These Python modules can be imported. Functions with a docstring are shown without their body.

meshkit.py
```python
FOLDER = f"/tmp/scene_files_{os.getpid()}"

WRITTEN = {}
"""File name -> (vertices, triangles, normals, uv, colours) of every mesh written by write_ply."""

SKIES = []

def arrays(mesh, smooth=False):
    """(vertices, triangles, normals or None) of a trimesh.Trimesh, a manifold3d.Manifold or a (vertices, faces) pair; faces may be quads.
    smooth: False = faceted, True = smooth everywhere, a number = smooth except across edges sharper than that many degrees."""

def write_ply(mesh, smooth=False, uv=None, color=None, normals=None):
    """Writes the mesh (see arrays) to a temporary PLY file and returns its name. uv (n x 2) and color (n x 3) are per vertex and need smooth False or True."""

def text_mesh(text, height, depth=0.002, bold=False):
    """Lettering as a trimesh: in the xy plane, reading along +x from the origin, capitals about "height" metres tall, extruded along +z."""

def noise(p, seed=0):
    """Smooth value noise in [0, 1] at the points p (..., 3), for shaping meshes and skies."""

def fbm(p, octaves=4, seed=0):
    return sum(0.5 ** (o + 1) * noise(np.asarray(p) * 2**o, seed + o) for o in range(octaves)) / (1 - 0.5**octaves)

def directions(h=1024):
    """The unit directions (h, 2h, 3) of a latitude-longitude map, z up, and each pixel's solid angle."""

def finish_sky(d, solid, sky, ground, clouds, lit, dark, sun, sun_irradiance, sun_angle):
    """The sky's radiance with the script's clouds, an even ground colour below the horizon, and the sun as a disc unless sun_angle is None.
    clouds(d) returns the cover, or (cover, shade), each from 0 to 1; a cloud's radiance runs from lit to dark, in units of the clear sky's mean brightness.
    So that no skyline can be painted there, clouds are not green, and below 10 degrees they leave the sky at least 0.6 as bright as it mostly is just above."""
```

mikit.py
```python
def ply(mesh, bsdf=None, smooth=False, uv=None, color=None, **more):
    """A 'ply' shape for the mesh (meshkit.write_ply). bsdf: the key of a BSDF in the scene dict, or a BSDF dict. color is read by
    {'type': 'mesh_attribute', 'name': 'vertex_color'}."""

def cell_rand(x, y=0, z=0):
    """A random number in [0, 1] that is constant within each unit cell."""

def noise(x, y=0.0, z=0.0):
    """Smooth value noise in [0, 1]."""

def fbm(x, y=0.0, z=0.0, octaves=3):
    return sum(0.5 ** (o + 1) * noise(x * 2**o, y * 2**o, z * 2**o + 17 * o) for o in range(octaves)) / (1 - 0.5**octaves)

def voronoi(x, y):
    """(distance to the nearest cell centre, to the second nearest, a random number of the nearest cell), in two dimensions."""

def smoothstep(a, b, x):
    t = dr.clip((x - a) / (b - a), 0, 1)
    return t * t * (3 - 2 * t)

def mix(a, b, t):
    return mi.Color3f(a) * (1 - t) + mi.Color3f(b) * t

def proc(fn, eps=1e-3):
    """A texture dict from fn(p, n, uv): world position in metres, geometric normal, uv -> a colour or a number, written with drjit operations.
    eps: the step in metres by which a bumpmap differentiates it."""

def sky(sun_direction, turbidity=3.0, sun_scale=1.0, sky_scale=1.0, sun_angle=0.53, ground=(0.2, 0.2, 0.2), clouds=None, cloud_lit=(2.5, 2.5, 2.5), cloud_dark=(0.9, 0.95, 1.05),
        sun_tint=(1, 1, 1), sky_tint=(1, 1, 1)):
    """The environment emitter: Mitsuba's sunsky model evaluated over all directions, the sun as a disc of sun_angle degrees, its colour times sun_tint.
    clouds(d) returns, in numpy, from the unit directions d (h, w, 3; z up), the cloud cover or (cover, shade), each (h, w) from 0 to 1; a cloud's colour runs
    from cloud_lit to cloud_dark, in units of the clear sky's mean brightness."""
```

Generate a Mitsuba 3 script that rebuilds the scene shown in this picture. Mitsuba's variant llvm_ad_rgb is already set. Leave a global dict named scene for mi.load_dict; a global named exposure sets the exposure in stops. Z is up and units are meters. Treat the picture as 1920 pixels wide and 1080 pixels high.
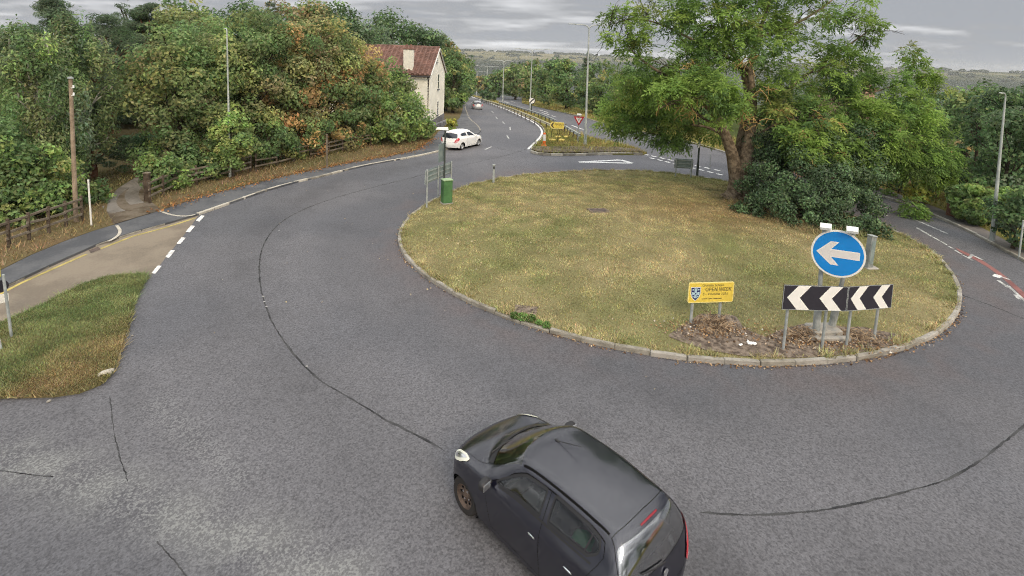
"""A small roundabout on the edge of a wood, seen from a pole, on an overcast late summer afternoon. Metres, z up, y is the way the camera looks."""
import math, random
import numpy as np
import trimesh, shapely
from shapely.geometry import Polygon, LineString, Point
from shapely import affinity
from scipy.spatial import Delaunay
from scipy.interpolate import splprep, splev
import drjit as dr
import mitsuba as mi
import mikit, meshkit

scene, labels = {}, {}
T = mi.ScalarTransform4f
PI = math.pi

# ---------------------------------------------------------------- camera, sky, exposure
CAM_H, FOCAL, PITCH, ROLL = 7.5, 1000.0, math.radians(6), math.radians(2)
fwd = np.array([0, math.cos(PITCH), -math.sin(PITCH)])
up0 = np.array([0, math.sin(PITCH), math.cos(PITCH)])
upv = up0 * math.cos(ROLL) - np.array([1.0, 0, 0]) * math.sin(ROLL)
eye = np.array([0, 0, CAM_H])
PRINCIPAL_Y = 105 + FOCAL * math.tan(PITCH)
scene['camera'] = {'type': 'perspective', 'fov': math.degrees(2 * math.atan(960 / FOCAL)), 'fov_axis': 'x', 'near_clip': 0.1, 'far_clip': 20000.0,
                   'principal_point_offset_x': 0.0, 'principal_point_offset_y': (540 - PRINCIPAL_Y) / 1080.0,
                   'to_world': T().look_at(origin=eye.tolist(), target=(eye + fwd).tolist(), up=upv.tolist())}


SUN = np.array([0.28, -0.74, 0.55])
SUN = SUN / np.linalg.norm(SUN)


def cloud_cover(d):
    """Overcast, brighter overhead and round the hidden sun: long flat layers of cloud with lighter edges."""
    z = np.maximum(d[..., 2], 0.0)
    s = 1.0 / (z + 0.085)
    p = np.stack([d[..., 0] * s * 0.9, d[..., 1] * s * 1.0, z * 0 + 3.3], -1)
    big = meshkit.fbm(p * np.array([0.38, 0.85, 1]), 5, 3)
    fine = meshkit.fbm(p * np.array([1.5, 3.4, 1]) + 9, 4, 11)
    glow = np.clip((d * SUN).sum(-1), 0, 1) ** 3
    light = -0.03 - 0.15 * np.clip(d[..., 0], 0, 1) * (1 - z) + 0.80 * z ** 0.9 + 0.45 * glow + 1.35 * (big - 0.5) * (1 - 0.5 * z) + 1.05 * (fine - 0.5) * (1 - 0.6 * z) + 0.13 * np.exp(-(z / 0.03) ** 2)
    return np.ones_like(z), np.clip(1 - light, 0, 1)


scene['sky'] = mikit.sky(SUN.tolist(), turbidity=4, sun_scale=0.30, sun_angle=22, clouds=cloud_cover, cloud_lit=(4.28, 4.30, 4.36), cloud_dark=(0.60, 0.635, 0.695), ground=(0.12, 0.12, 0.1))
exposure = 2.2

# ---------------------------------------------------------------- helpers


def hz(y):
    """Height of the land: level round the roundabout, falling away with the dual carriageway beyond it."""
    y = np.asarray(y, float)
    t = np.maximum(y - 44, 0)
    z = -0.05 * (t - 12 * (1 - np.exp(-t / 12)))
    u = np.maximum(y - 170, 0)
    return z - 0.09 * (u - 60 * (1 - np.exp(-u / 60)))


def numbered(key, table):
    if key not in table:
        return key
    n = 1
    while f'{key}_{n:03d}' in table:
        n += 1
    return f'{key}_{n:03d}'


USED = {}


def thing(name, label, cat, group=None, kind=None):
    key = numbered(name, USED)
    USED[key] = 1
    labels[key] = {'label': label, 'category': cat}
    if group:
        labels[key]['group'] = group
    if kind:
        labels[key]['kind'] = kind
    return key


def setting(name, label=None, kind='structure'):
    key = numbered(name, USED)
    USED[key] = 1
    labels[key] = {'kind': kind}
    if label:
        labels[key]['label'] = label
    return key


def put(key, mesh, bsdf, smooth=False, color=None, normals=None, uv=None):
    if normals is not None:
        path = meshkit.write_ply(mesh, False, normals=normals)
        scene[key] = {'type': 'ply', 'filename': path, 'face_normals': False, 'bsdf': {'type': 'ref', 'id': bsdf}}
    else:
        scene[key] = mikit.ply(mesh, bsdf, smooth=smooth, color=color, uv=uv)
    return key


def part(parent, name, mesh, bsdf, smooth=False, label=None, kind=None, **more):
    key = numbered(f'{parent}__{name}', scene)
    put(key, mesh, bsdf, smooth, **more)
    if label or kind:
        labels[key] = {}
        if label:
            labels[key]['label'] = label
        if kind:
            labels[key]['kind'] = kind
    return key


def cat(*ms):
    return trimesh.util.concatenate([m for m in ms if m is not None])


def moved(mesh, loc=(0, 0, 0), rz=0.0, rx=0.0, ry=0.0, s=1.0):
    m = mesh.copy()
    if s != 1.0:
        m.apply_scale(s)
    if rx:
        m.apply_transform(trimesh.transformations.rotation_matrix(rx, [1, 0, 0]))
    if ry:
        m.apply_transform(trimesh.transformations.rotation_matrix(ry, [0, 1, 0]))
    if rz:
        m.apply_transform(trimesh.transformations.rotation_matrix(rz, [0, 0, 1]))
    m.apply_translation(loc)
    return m


def box(size, at=(0, 0, 0), bevel=0.0):
    sx, sy, sz = size
    if bevel <= 0:
        m = trimesh.creation.box((sx, sy, sz))
    else:
        b = min(bevel, 0.45 * min(size))
        x, y, z = sx / 2, sy / 2, sz / 2
        pts = []
        for i in (-1, 1):
            for j in (-1, 1):
                for k in (-1, 1):
                    pts += [(i * x, j * (y - b), k * (z - b)), (i * (x - b), j * y, k * (z - b)), (i * (x - b), j * (y - b), k * z)]
        m = trimesh.convex.convex_hull(np.array(pts))
    m.apply_translation(at)
    return m


def tube(points, radii, n=8, caps=True):
    """A tube through the points, its radius given per point."""
    P = np.asarray(points, float)
    R = np.broadcast_to(np.asarray(radii, float), len(P))
    t = np.gradient(P, axis=0)
    t /= np.linalg.norm(t, axis=1, keepdims=True) + 1e-12
    ref = np.array([0, 0, 1.0]) if abs(t[0, 2]) < 0.9 else np.array([1.0, 0, 0])
    a = np.cross(t, ref)
    a /= np.linalg.norm(a, axis=1, keepdims=True) + 1e-12
    for i in range(1, len(a)):
        if a[i] @ a[i - 1] < 0:
            a[i] = -a[i]
    b = np.cross(t, a)
    ang = np.arange(n) * 2 * PI / n
    V = (P[:, None] + R[:, None, None] * (np.cos(ang)[None, :, None] * a[:, None] + np.sin(ang)[None, :, None] * b[:, None])).reshape(-1, 3)
    F = []
    for i in range(len(P) - 1):
        for k in range(n):
            p, q = i * n + k, i * n + (k + 1) % n
            F += [(p, p + n, q + n), (p, q + n, q)]
    if caps:
        V = np.vstack([V, P[0], P[-1]])
        c0, c1 = len(V) - 2, len(V) - 1
        e = (len(P) - 1) * n
        for k in range(n):
            F += [(c0, k, (k + 1) % n), (c1, e + (k + 1) % n, e + k)]
    m = trimesh.Trimesh(V, np.array(F), process=False)
    m.fix_normals()
    return m


def lathe(profile, n=32, axis='z'):
    m = trimesh.creation.revolve(np.array(profile, float), sections=n)
    if axis == 'y':
        m.apply_transform(trimesh.transformations.rotation_matrix(PI / 2, [1, 0, 0]))
    return m


def prism(poly, z0, z1):
    m = trimesh.creation.extrude_polygon(poly, z1 - z0, engine='earcut')
    m.apply_translation((0, 0, z0))
    return m


def face_frame(origin, normal, roll=0.0):
    """Local x to the right and y up as one looks at the face, z out of it."""
    n = np.asarray(normal, float)
    n = n / np.linalg.norm(n)
    x = np.cross([0, 0, 1.0], n)
    x /= np.linalg.norm(x)
    y = np.cross(n, x)
    M = np.eye(4)
    M[:3, 0] = x * math.cos(roll) + y * math.sin(roll)
    M[:3, 1] = y * math.cos(roll) - x * math.sin(roll)
    M[:3, 2] = n
    M[:3, 3] = origin
    return M


def in_frame(mesh, M):
    m = mesh.copy()
    m.apply_transform(M)
    return m


def dense(pts, step, closed=True):
    P = [np.asarray(p, float) for p in pts]
    out = []
    n = len(P) if closed else len(P) - 1
    for i in range(n):
        a, b = P[i], P[(i + 1) % len(P)]
        k = max(1, int(math.ceil(np.linalg.norm(b - a) / step)))
        out += [a + (b - a) * j / k for j in range(k)]
    if not closed:
        out.append(P[-1])
    return np.array(out)


def spline(pts, n, closed=False, smooth=0.0):
    P = np.array(pts, float)
    if closed:
        P = np.vstack([P, P[:1]])
    tck, _ = splprep(P.T, s=smooth, per=closed, k=3)
    return np.array(splev(np.linspace(0, 1, n, endpoint=not closed), tck)).T


def plan(poly, step):
    """Delaunay triangles of a flat polygon with points every step or so: (n x 2 points, triangles)."""
    pts = []
    for ring in [poly.exterior, *poly.interiors]:
        pts.append(dense(np.array(ring.coords)[:-1], step))
    x0, y0, x1, y1 = poly.bounds
    gx, gy = np.meshgrid(np.arange(x0 + step / 2, x1, step), np.arange(y0 + step / 2, y1, step))
    grid = np.stack([gx.ravel(), gy.ravel()], 1)
    if len(grid):
        inner = poly.buffer(-0.4 * step)
        if not inner.is_empty:
            pts.append(grid[shapely.contains_xy(inner, grid[:, 0], grid[:, 1])])
    P = np.unique(np.round(np.vstack(pts), 5), axis=0)
    tri = Delaunay(P).simplices
    c = P[tri].mean(1)
    area = np.abs(np.cross(P[tri[:, 1]] - P[tri[:, 0]], P[tri[:, 2]] - P[tri[:, 0]]))
    keep = shapely.contains_xy(poly.buffer(1e-6), c[:, 0], c[:, 1]) & (area > 1e-9)
    tri = tri[keep]
    e1, e2 = P[tri[:, 1]] - P[tri[:, 0]], P[tri[:, 2]] - P[tri[:, 0]]
    flip = e1[:, 0] * e2[:, 1] - e1[:, 1] * e2[:, 0] < 0
    tri[flip] = tri[flip][:, ::-1]
    return P, tri


def polys(g):
    g = g.buffer(0)
    return [p for p in getattr(g, 'geoms', [g]) if p.area > 1e-6]


def sheet(poly, z=0.0, step=2.0, bump=0.0, seed=1, skirt=0.0, dome=None):
    """A sheet that lies on the land, z above it."""
    ms = []
    for pg in polys(poly):
        P, F = plan(pg, step)
        h = hz(P[:, 1]) + z
        if bump:
            edge = shapely.distance(shapely.points(P), pg.boundary)
            h = h + bump * (meshkit.fbm(np.c_[P * 0.35, P[:, 0] * 0], 3, seed) - 0.4) * np.clip(edge / 1.0, 0, 1)
        if dome:
            h = h + dome(P)
        m = trimesh.Trimesh(np.c_[P, h], F, process=False)
        ms.append(m)
        if skirt:
            for ring in [pg.exterior, *pg.interiors]:
                r = dense(np.array(ring.coords)[:-1], step)
                n = len(r)
                top = np.c_[r, hz(r[:, 1]) + z]
                V = np.vstack([top, top - [0, 0, skirt]])
                i = np.arange(n)
                j = (i + 1) % n
                ms.append(trimesh.Trimesh(V, np.vstack([np.c_[i, i + n, j], np.c_[j, i + n, j + n]]), process=False))
    return cat(*ms)


def strip(pts, width, z, step=0.5):
    """A painted or sealed line along the points."""
    P = dense(pts, step, closed=False)
    t = np.gradient(P, axis=0)
    t /= np.linalg.norm(t, axis=1, keepdims=True) + 1e-9
    nrm = np.c_[-t[:, 1], t[:, 0]]
    w = np.broadcast_to(np.asarray(width, float), len(P))[:, None] / 2 if np.ndim(width) == 0 else np.interp(np.linspace(0, 1, len(P)), np.linspace(0, 1, len(width)), width)[:, None] / 2
    a, b = P + nrm * w, P - nrm * w
    V = np.vstack([np.c_[a, hz(a[:, 1]) + z], np.c_[b, hz(b[:, 1]) + z]])
    n = len(P)
    i = np.arange(n - 1)
    return trimesh.Trimesh(V, np.vstack([np.c_[i, i + n, i + 1], np.c_[i + 1, i + n, i + n + 1]]), process=False)


# ---------------------------------------------------------------- materials
def rgb(*c):
    return {'type': 'rgb', 'value': list(c)}


def mat(name, color, rough=0.6, spec=0.4, metal=0.0, **more):
    b = {'type': 'principled', 'base_color': rgb(*color) if isinstance(color, tuple) else color, 'roughness': rough, 'specular': spec, 'metallic': metal, **more}
    scene[name] = {'type': 'twosided', 'bsdf': b}
    return name


def speckled(name, a, b, scale, rough=0.7, spec=0.3, fine=None, bump=0.0, metal=0.0):
    """A material mottled between two colours; scale is the size of the mottles in metres."""
    def fn(p, n, uv):
        k = mikit.fbm(p.x / scale, p.y / scale, p.z / scale, octaves=3)
        k = mikit.smoothstep(0.25, 0.75, k)
        if fine:
            k = dr.clip(k + (mikit.noise(p.x / fine, p.y / fine, p.z / fine) - 0.5) * 0.7, 0, 1)
        return mikit.mix(a, b, k)
    inner = {'type': 'principled', 'base_color': mikit.proc(fn), 'roughness': rough, 'specular': spec, 'metallic': metal}
    if bump:
        s2 = fine or scale
        inner = {'type': 'bumpmap', 'tex': mikit.proc(lambda p, n, uv: mikit.fbm(p.x / s2, p.y / s2, p.z / s2, octaves=2), eps=s2 * 0.15), 'scale': bump, 'bsdf': inner}
    scene[name] = {'type': 'twosided', 'bsdf': inner}
    return name


def seg_dist(p, pts):
    d = mi.Float(1e9)
    for (ax, ay), (bx, by) in zip(pts[:-1], pts[1:]):
        ex, ey = bx - ax, by - ay
        t = dr.clip(((p.x - ax) * ex + (p.y - ay) * ey) / (ex * ex + ey * ey), 0, 1)
        d = dr.minimum(d, dr.sqrt(dr.square(p.x - ax - t * ex) + dr.square(p.y - ay - t * ey)))
    return d


WORN = [(-9.7, 8.99), (-8.28, 8.71), (-6.89, 8.38), (-5.56, 7.9), (-4.43, 7.58), (-3.28, 7.24), (-2.2, 6.87)]
WORN2 = [(-7.13, 10.4), (-5.75, 9.39), (-4.51, 8.55)]
ISLE = (6.6, 23.9)


def asphalt(p, n, uv):
    r = dr.sqrt(dr.square(p.x - ISLE[0]) + dr.square(p.y - ISLE[1]))
    big = mikit.fbm(p.x * 0.22, p.y * 0.22, 0.0, octaves=3)
    mid = mikit.fbm(p.x * 1.6, p.y * 1.6, 4.0, octaves=2)
    grit = mikit.noise(p.x * 34, p.y * 34, 1.0) * 0.6 + mikit.noise(p.x * 72, p.y * 72, 7.0) * 0.4
    c = mikit.mix((0.098, 0.098, 0.101), (0.117, 0.114, 0.114), mikit.smoothstep(0.3, 0.7, big))
    c = c * (0.93 + 0.14 * mid)
    # the rubbed wheel lanes a little paler, the edge by the kerb reddish brown with dust
    lane = dr.exp(-dr.square((r - 15.2) / 1.1)) + dr.exp(-dr.square((r - 19.0) / 1.4))
    c = c * (1.0 + 0.13 * lane)
    dust = dr.exp(-dr.square((r - 11.7) / 0.9)) * mikit.smoothstep(0.3, 0.75, mid * 0.6 + big * 0.5)
    c = c * (1 - 0.5 * dust) + mi.Color3f(0.115, 0.088, 0.078) * 0.5 * dust
    wear = dr.exp(-dr.square(seg_dist(p, WORN) / 0.42)) * mikit.smoothstep(0.46, 0.74, grit * 0.85 + mid * 0.15)
    wear2 = dr.exp(-dr.square(seg_dist(p, WORN2) / 0.30)) * mikit.smoothstep(0.45, 0.7, grit)
    # oil and rubber between the wheel lanes, a few darker repairs
    oil = dr.exp(-dr.square((r - 17.1) / 0.7)) * mikit.smoothstep(0.35, 0.8, mikit.fbm(p.x * 0.7, p.y * 0.7, 9.0, octaves=2))
    c = c * (1 - 0.15 * oil)
    blot = mikit.smoothstep(0.66, 0.74, mikit.fbm(p.x * 0.9, p.y * 0.9, 21.0, octaves=3))
    c = c * (1 - 0.08 * blot)
    c = c * (0.48 + 1.00 * grit) * mi.Color3f(0.94, 0.955, 1.02)
    haze_w = dr.exp(-dr.square(seg_dist(p, WORN) / 0.55)) * mikit.smoothstep(0.25, 0.7, mid)
    return mikit.mix(c, (0.30, 0.31, 0.285), dr.clip(0.16 * haze_w + 0.36 * wear + 0.2 * wear2, 0, 1))


scene['mat_asphalt'] = {'type': 'twosided', 'bsdf': {'type': 'principled', 'base_color': mikit.proc(asphalt), 'roughness': 0.62, 'specular': 0.35}}
speckled('mat_buff_asphalt', (0.175, 0.148, 0.115), (0.235, 0.20, 0.155), 0.9, 0.8, 0.2, fine=0.04)
speckled('mat_path_asphalt', (0.075, 0.079, 0.087), (0.115, 0.118, 0.123), 0.8, 0.75, 0.25, fine=0.05)
speckled('mat_old_path', (0.105, 0.10, 0.10), (0.165, 0.15, 0.14), 0.9, 0.8, 0.2, fine=0.06)
speckled('mat_track', (0.085, 0.068, 0.048), (0.155, 0.13, 0.10), 0.5, 0.9, 0.1, fine=0.08)
speckled('mat_wheel_path', (0.13, 0.118, 0.102), (0.205, 0.19, 0.17), 0.6, 0.9, 0.1, fine=0.08)
speckled('mat_seal', (0.014, 0.014, 0.015), (0.055, 0.055, 0.055), 0.25, 0.5, 0.4)
speckled('mat_paint_white', (0.52, 0.52, 0.50), (0.75, 0.75, 0.73), 0.12, 0.6, 0.3, fine=0.03)
speckled('mat_paint_old', (0.22, 0.22, 0.215), (0.52, 0.52, 0.50), 0.15, 0.6, 0.3, fine=0.03)
speckled('mat_paint_yellow', (0.34, 0.28, 0.085), (0.50, 0.41, 0.13), 0.3, 0.6, 0.3, fine=0.04)
speckled('mat_paint_red', (0.17, 0.075, 0.07), (0.25, 0.115, 0.105), 0.4, 0.7, 0.25, fine=0.04)
speckled('mat_kerb', (0.19, 0.175, 0.145), (0.315, 0.295, 0.25), 0.22, 0.85, 0.2, fine=0.02, bump=0.003)
speckled('mat_kerb_pale', (0.36, 0.335, 0.28), (0.50, 0.47, 0.40), 0.22, 0.85, 0.2, fine=0.02, bump=0.003)
speckled('mat_concrete', (0.25, 0.235, 0.205), (0.38, 0.36, 0.32), 0.3, 0.85, 0.2, fine=0.03, bump=0.003)
speckled('mat_soil', (0.075, 0.058, 0.046), (0.24, 0.195, 0.155), 0.10, 0.95, 0.1, fine=0.03, bump=0.01)
speckled('mat_iron', (0.06, 0.05, 0.045), (0.12, 0.09, 0.075), 0.15, 0.7, 0.4, fine=0.02)
speckled('mat_wood_rail', (0.13, 0.105, 0.078), (0.22, 0.19, 0.15), 0.2, 0.85, 0.15, fine=0.03)
speckled('mat_wood_dark', (0.05, 0.038, 0.028), (0.11, 0.085, 0.065), 0.25, 0.9, 0.1, fine=0.03)
speckled('mat_pole_wood', (0.22, 0.165, 0.115), (0.36, 0.285, 0.21), 0.3, 0.85, 0.15, fine=0.04)
speckled('mat_bark', (0.105, 0.08, 0.055), (0.27, 0.215, 0.155), 0.16, 0.95, 0.1, fine=0.035, bump=0.02)
speckled('mat_bark_dark', (0.035, 0.028, 0.022), (0.09, 0.07, 0.052), 0.3, 0.95, 0.1, fine=0.05)
speckled('mat_bark_pale', (0.30, 0.28, 0.24), (0.55, 0.53, 0.48), 0.25, 0.9, 0.1, fine=0.05)
speckled('mat_bark_red', (0.13, 0.06, 0.035), (0.24, 0.12, 0.07), 0.3, 0.9, 0.1, fine=0.05)
speckled('mat_twig', (0.30, 0.19, 0.075), (0.45, 0.30, 0.12), 0.3, 0.8, 0.2)
speckled('mat_dead_twig', (0.13, 0.085, 0.055), (0.50, 0.38, 0.25), 0.10, 0.9, 0.1)
speckled('mat_pillar', (0.16, 0.18, 0.175), (0.25, 0.27, 0.265), 0.25, 0.6, 0.4, fine=0.05)
speckled('mat_galvanised', (0.25, 0.275, 0.27), (0.37, 0.395, 0.39), 0.2, 0.55, 0.5, fine=0.05)
speckled('mat_lamp_column', (0.33, 0.36, 0.34), (0.46, 0.49, 0.47), 0.5, 0.5, 0.5, fine=0.1)
speckled('mat_sign_back', (0.17, 0.22, 0.22), (0.25, 0.30, 0.29), 0.4, 0.6, 0.4, fine=0.1)
speckled('mat_green_cabinet', (0.05, 0.13, 0.045), (0.08, 0.19, 0.07), 0.35, 0.55, 0.4, fine=0.05)
speckled('mat_cabinet_lid', (0.22, 0.32, 0.17), (0.33, 0.44, 0.26), 0.2, 0.6, 0.3)
mat('mat_post_dark', (0.05, 0.06, 0.055), 0.5)
mat('mat_black_plastic', (0.022, 0.022, 0.024), 0.5)
mat('mat_white_plastic', (0.78, 0.80, 0.76), 0.4)
mat('mat_white_face', (0.74, 0.73, 0.68), 0.45)
mat('mat_arrow_grey', (0.66, 0.635, 0.60), 0.5)
mat('mat_blue_face', (0.008, 0.215, 0.60), 0.4)
mat('mat_black_face', (0.024, 0.022, 0.030), 0.45)
mat('mat_yellow_face', (0.66, 0.50, 0.075), 0.5)
mat('mat_yellow_rim', (0.80, 0.68, 0.25), 0.5)
mat('mat_print_brown', (0.13, 0.10, 0.03), 0.5)
mat('mat_navy', (0.018, 0.022, 0.10), 0.5)
mat('mat_pale_blue', (0.36, 0.50, 0.56), 0.5)
mat('mat_red_face', (0.40, 0.025, 0.03), 0.45)
mat('mat_orange', (0.75, 0.16, 0.03), 0.5)
mat('mat_sandbag', (0.62, 0.50, 0.14), 0.8)
mat('mat_litter', (0.80, 0.80, 0.78), 0.7)
scene['mat_leaf'] = {'type': 'principledthin', 'base_color': {'type': 'mesh_attribute', 'name': 'vertex_color'}, 'roughness': 0.6, 'diff_trans': 0.95, 'spec_trans': 0.0, 'eta': 1.4}
scene['mat_leaf_glossy'] = {'type': 'twosided', 'bsdf': {'type': 'principled', 'base_color': {'type': 'mesh_attribute', 'name': 'vertex_color'}, 'roughness': 0.48, 'specular': 0.3}}
scene['mat_blade'] = {'type': 'twosided', 'bsdf': {'type': 'diffuse', 'reflectance': {'type': 'mesh_attribute', 'name': 'vertex_color'}}}

# ---------------------------------------------------------------- the land, roads and kerbs
rng = np.random.default_rng(5)
speckled('mat_ground', (0.05, 0.052, 0.024), (0.10, 0.09, 0.045), 6.0, 0.95, 0.1, fine=0.8)


def lawn_color(P, seed=0):
    """Dry lawn in patches from green to straw, per point: used for turf and blades alike."""
    q = np.c_[P[:, 0], P[:, 1], P[:, 0] * 0]
    a = meshkit.fbm(q * 0.33, 4, 21 + seed)
    b = meshkit.fbm(q * 1.7, 3, 22 + seed)
    return a, b


def mixv(a, b, t):
    return np.asarray(a)[None] * (1 - t[:, None]) + np.asarray(b)[None] * t[:, None]


def isle_color(P):
    a, b = lawn_color(P)
    straw, green, brown = (0.475, 0.41, 0.22), (0.29, 0.30, 0.13), (0.38, 0.265, 0.135)
    r = np.hypot(P[:, 0] - ISLE[0], P[:, 1] - ISLE[1])
    bands = 0.5 + 0.5 * np.sin(r * 5.2 + 2.0 * b)                       # the mower goes round
    far = np.clip((P[:, 1] - 24) / 6, 0, 1)
    g = np.clip(0.42 + 1.5 * (a - 0.5) + 0.5 * (b - 0.5) - 0.16 * bands * far, 0, 1)
    east = np.clip((P[:, 0] - 14.2) / 2.5, 0, 1) * np.clip((21 - P[:, 1]) / 3, 0, 1)
    weedy = np.clip(meshkit.fbm(np.c_[P[:, :2] * 0.9, P[:, 0] * 0 + 7], 3, 41) - 0.60, 0, 1) * 3.0
    g = np.clip(g + 0.55 * east + weedy, 0, 1)
    c = mixv(straw, green, g) * (0.74 + 0.52 * meshkit.fbm(np.c_[P[:, :2] * 1.9, P[:, 0] * 0], 3, 43))[:, None]
    arcs = np.clip(np.sin((np.hypot(P[:, 0] - 16.0, P[:, 1] - 47.0) + 0.35 * b) * 3.3) - 0.45, 0, 1) * np.clip((P[:, 1] - 23) / 5, 0, 1)
    c = c * (1 - 0.26 * arcs[:, None])
    worn = np.clip(1.35 - np.hypot((P[:, 0] - 10.5) / 4.5, (P[:, 1] - 25.0) / 3.2), 0, 1) * np.clip(0.2 + 1.5 * b, 0, 1)
    return c * (1 - 0.7 * worn[:, None]) + np.asarray(brown) * 0.7 * worn[:, None]


def verge_color(P):
    a, b = lawn_color(P, 5)
    c = mixv((0.160, 0.222, 0.090), (0.33, 0.31, 0.15), np.clip(0.18 + 1.5 * (a - 0.5) + 0.6 * (b - 0.5), 0, 1))
    edge = np.clip((P[:, 0] + 9.6 + 0.25 * (17.5 - P[:, 1])) / 1.0, 0, 1) * np.clip(0.3 + b, 0, 1)
    return c * (1 - 0.75 * edge[:, None]) + np.array((0.36, 0.26, 0.14)) * 0.75 * edge[:, None]


def bank_color(P):
    a, b = lawn_color(P, 9)
    return mixv((0.31, 0.225, 0.125), (0.185, 0.205, 0.085), np.clip(0.32 + 1.3 * (a - 0.5) + 0.9 * (b - 0.5), 0, 1))


def rough_color(P):
    a, b = lawn_color(P, 13)
    return mixv((0.40, 0.325, 0.125), (0.20, 0.24, 0.07), np.clip(0.35 + 1.6 * (a - 0.5) + 0.8 * (b - 0.5), 0, 1))


def turf(key, poly, z, step, color, **kw):
    m = sheet(poly, z, step, **kw)
    put(key, m, 'mat_blade', smooth=False, color=np.clip(color(m.vertices) * 0.55, 0, 1))
    return m


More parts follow.
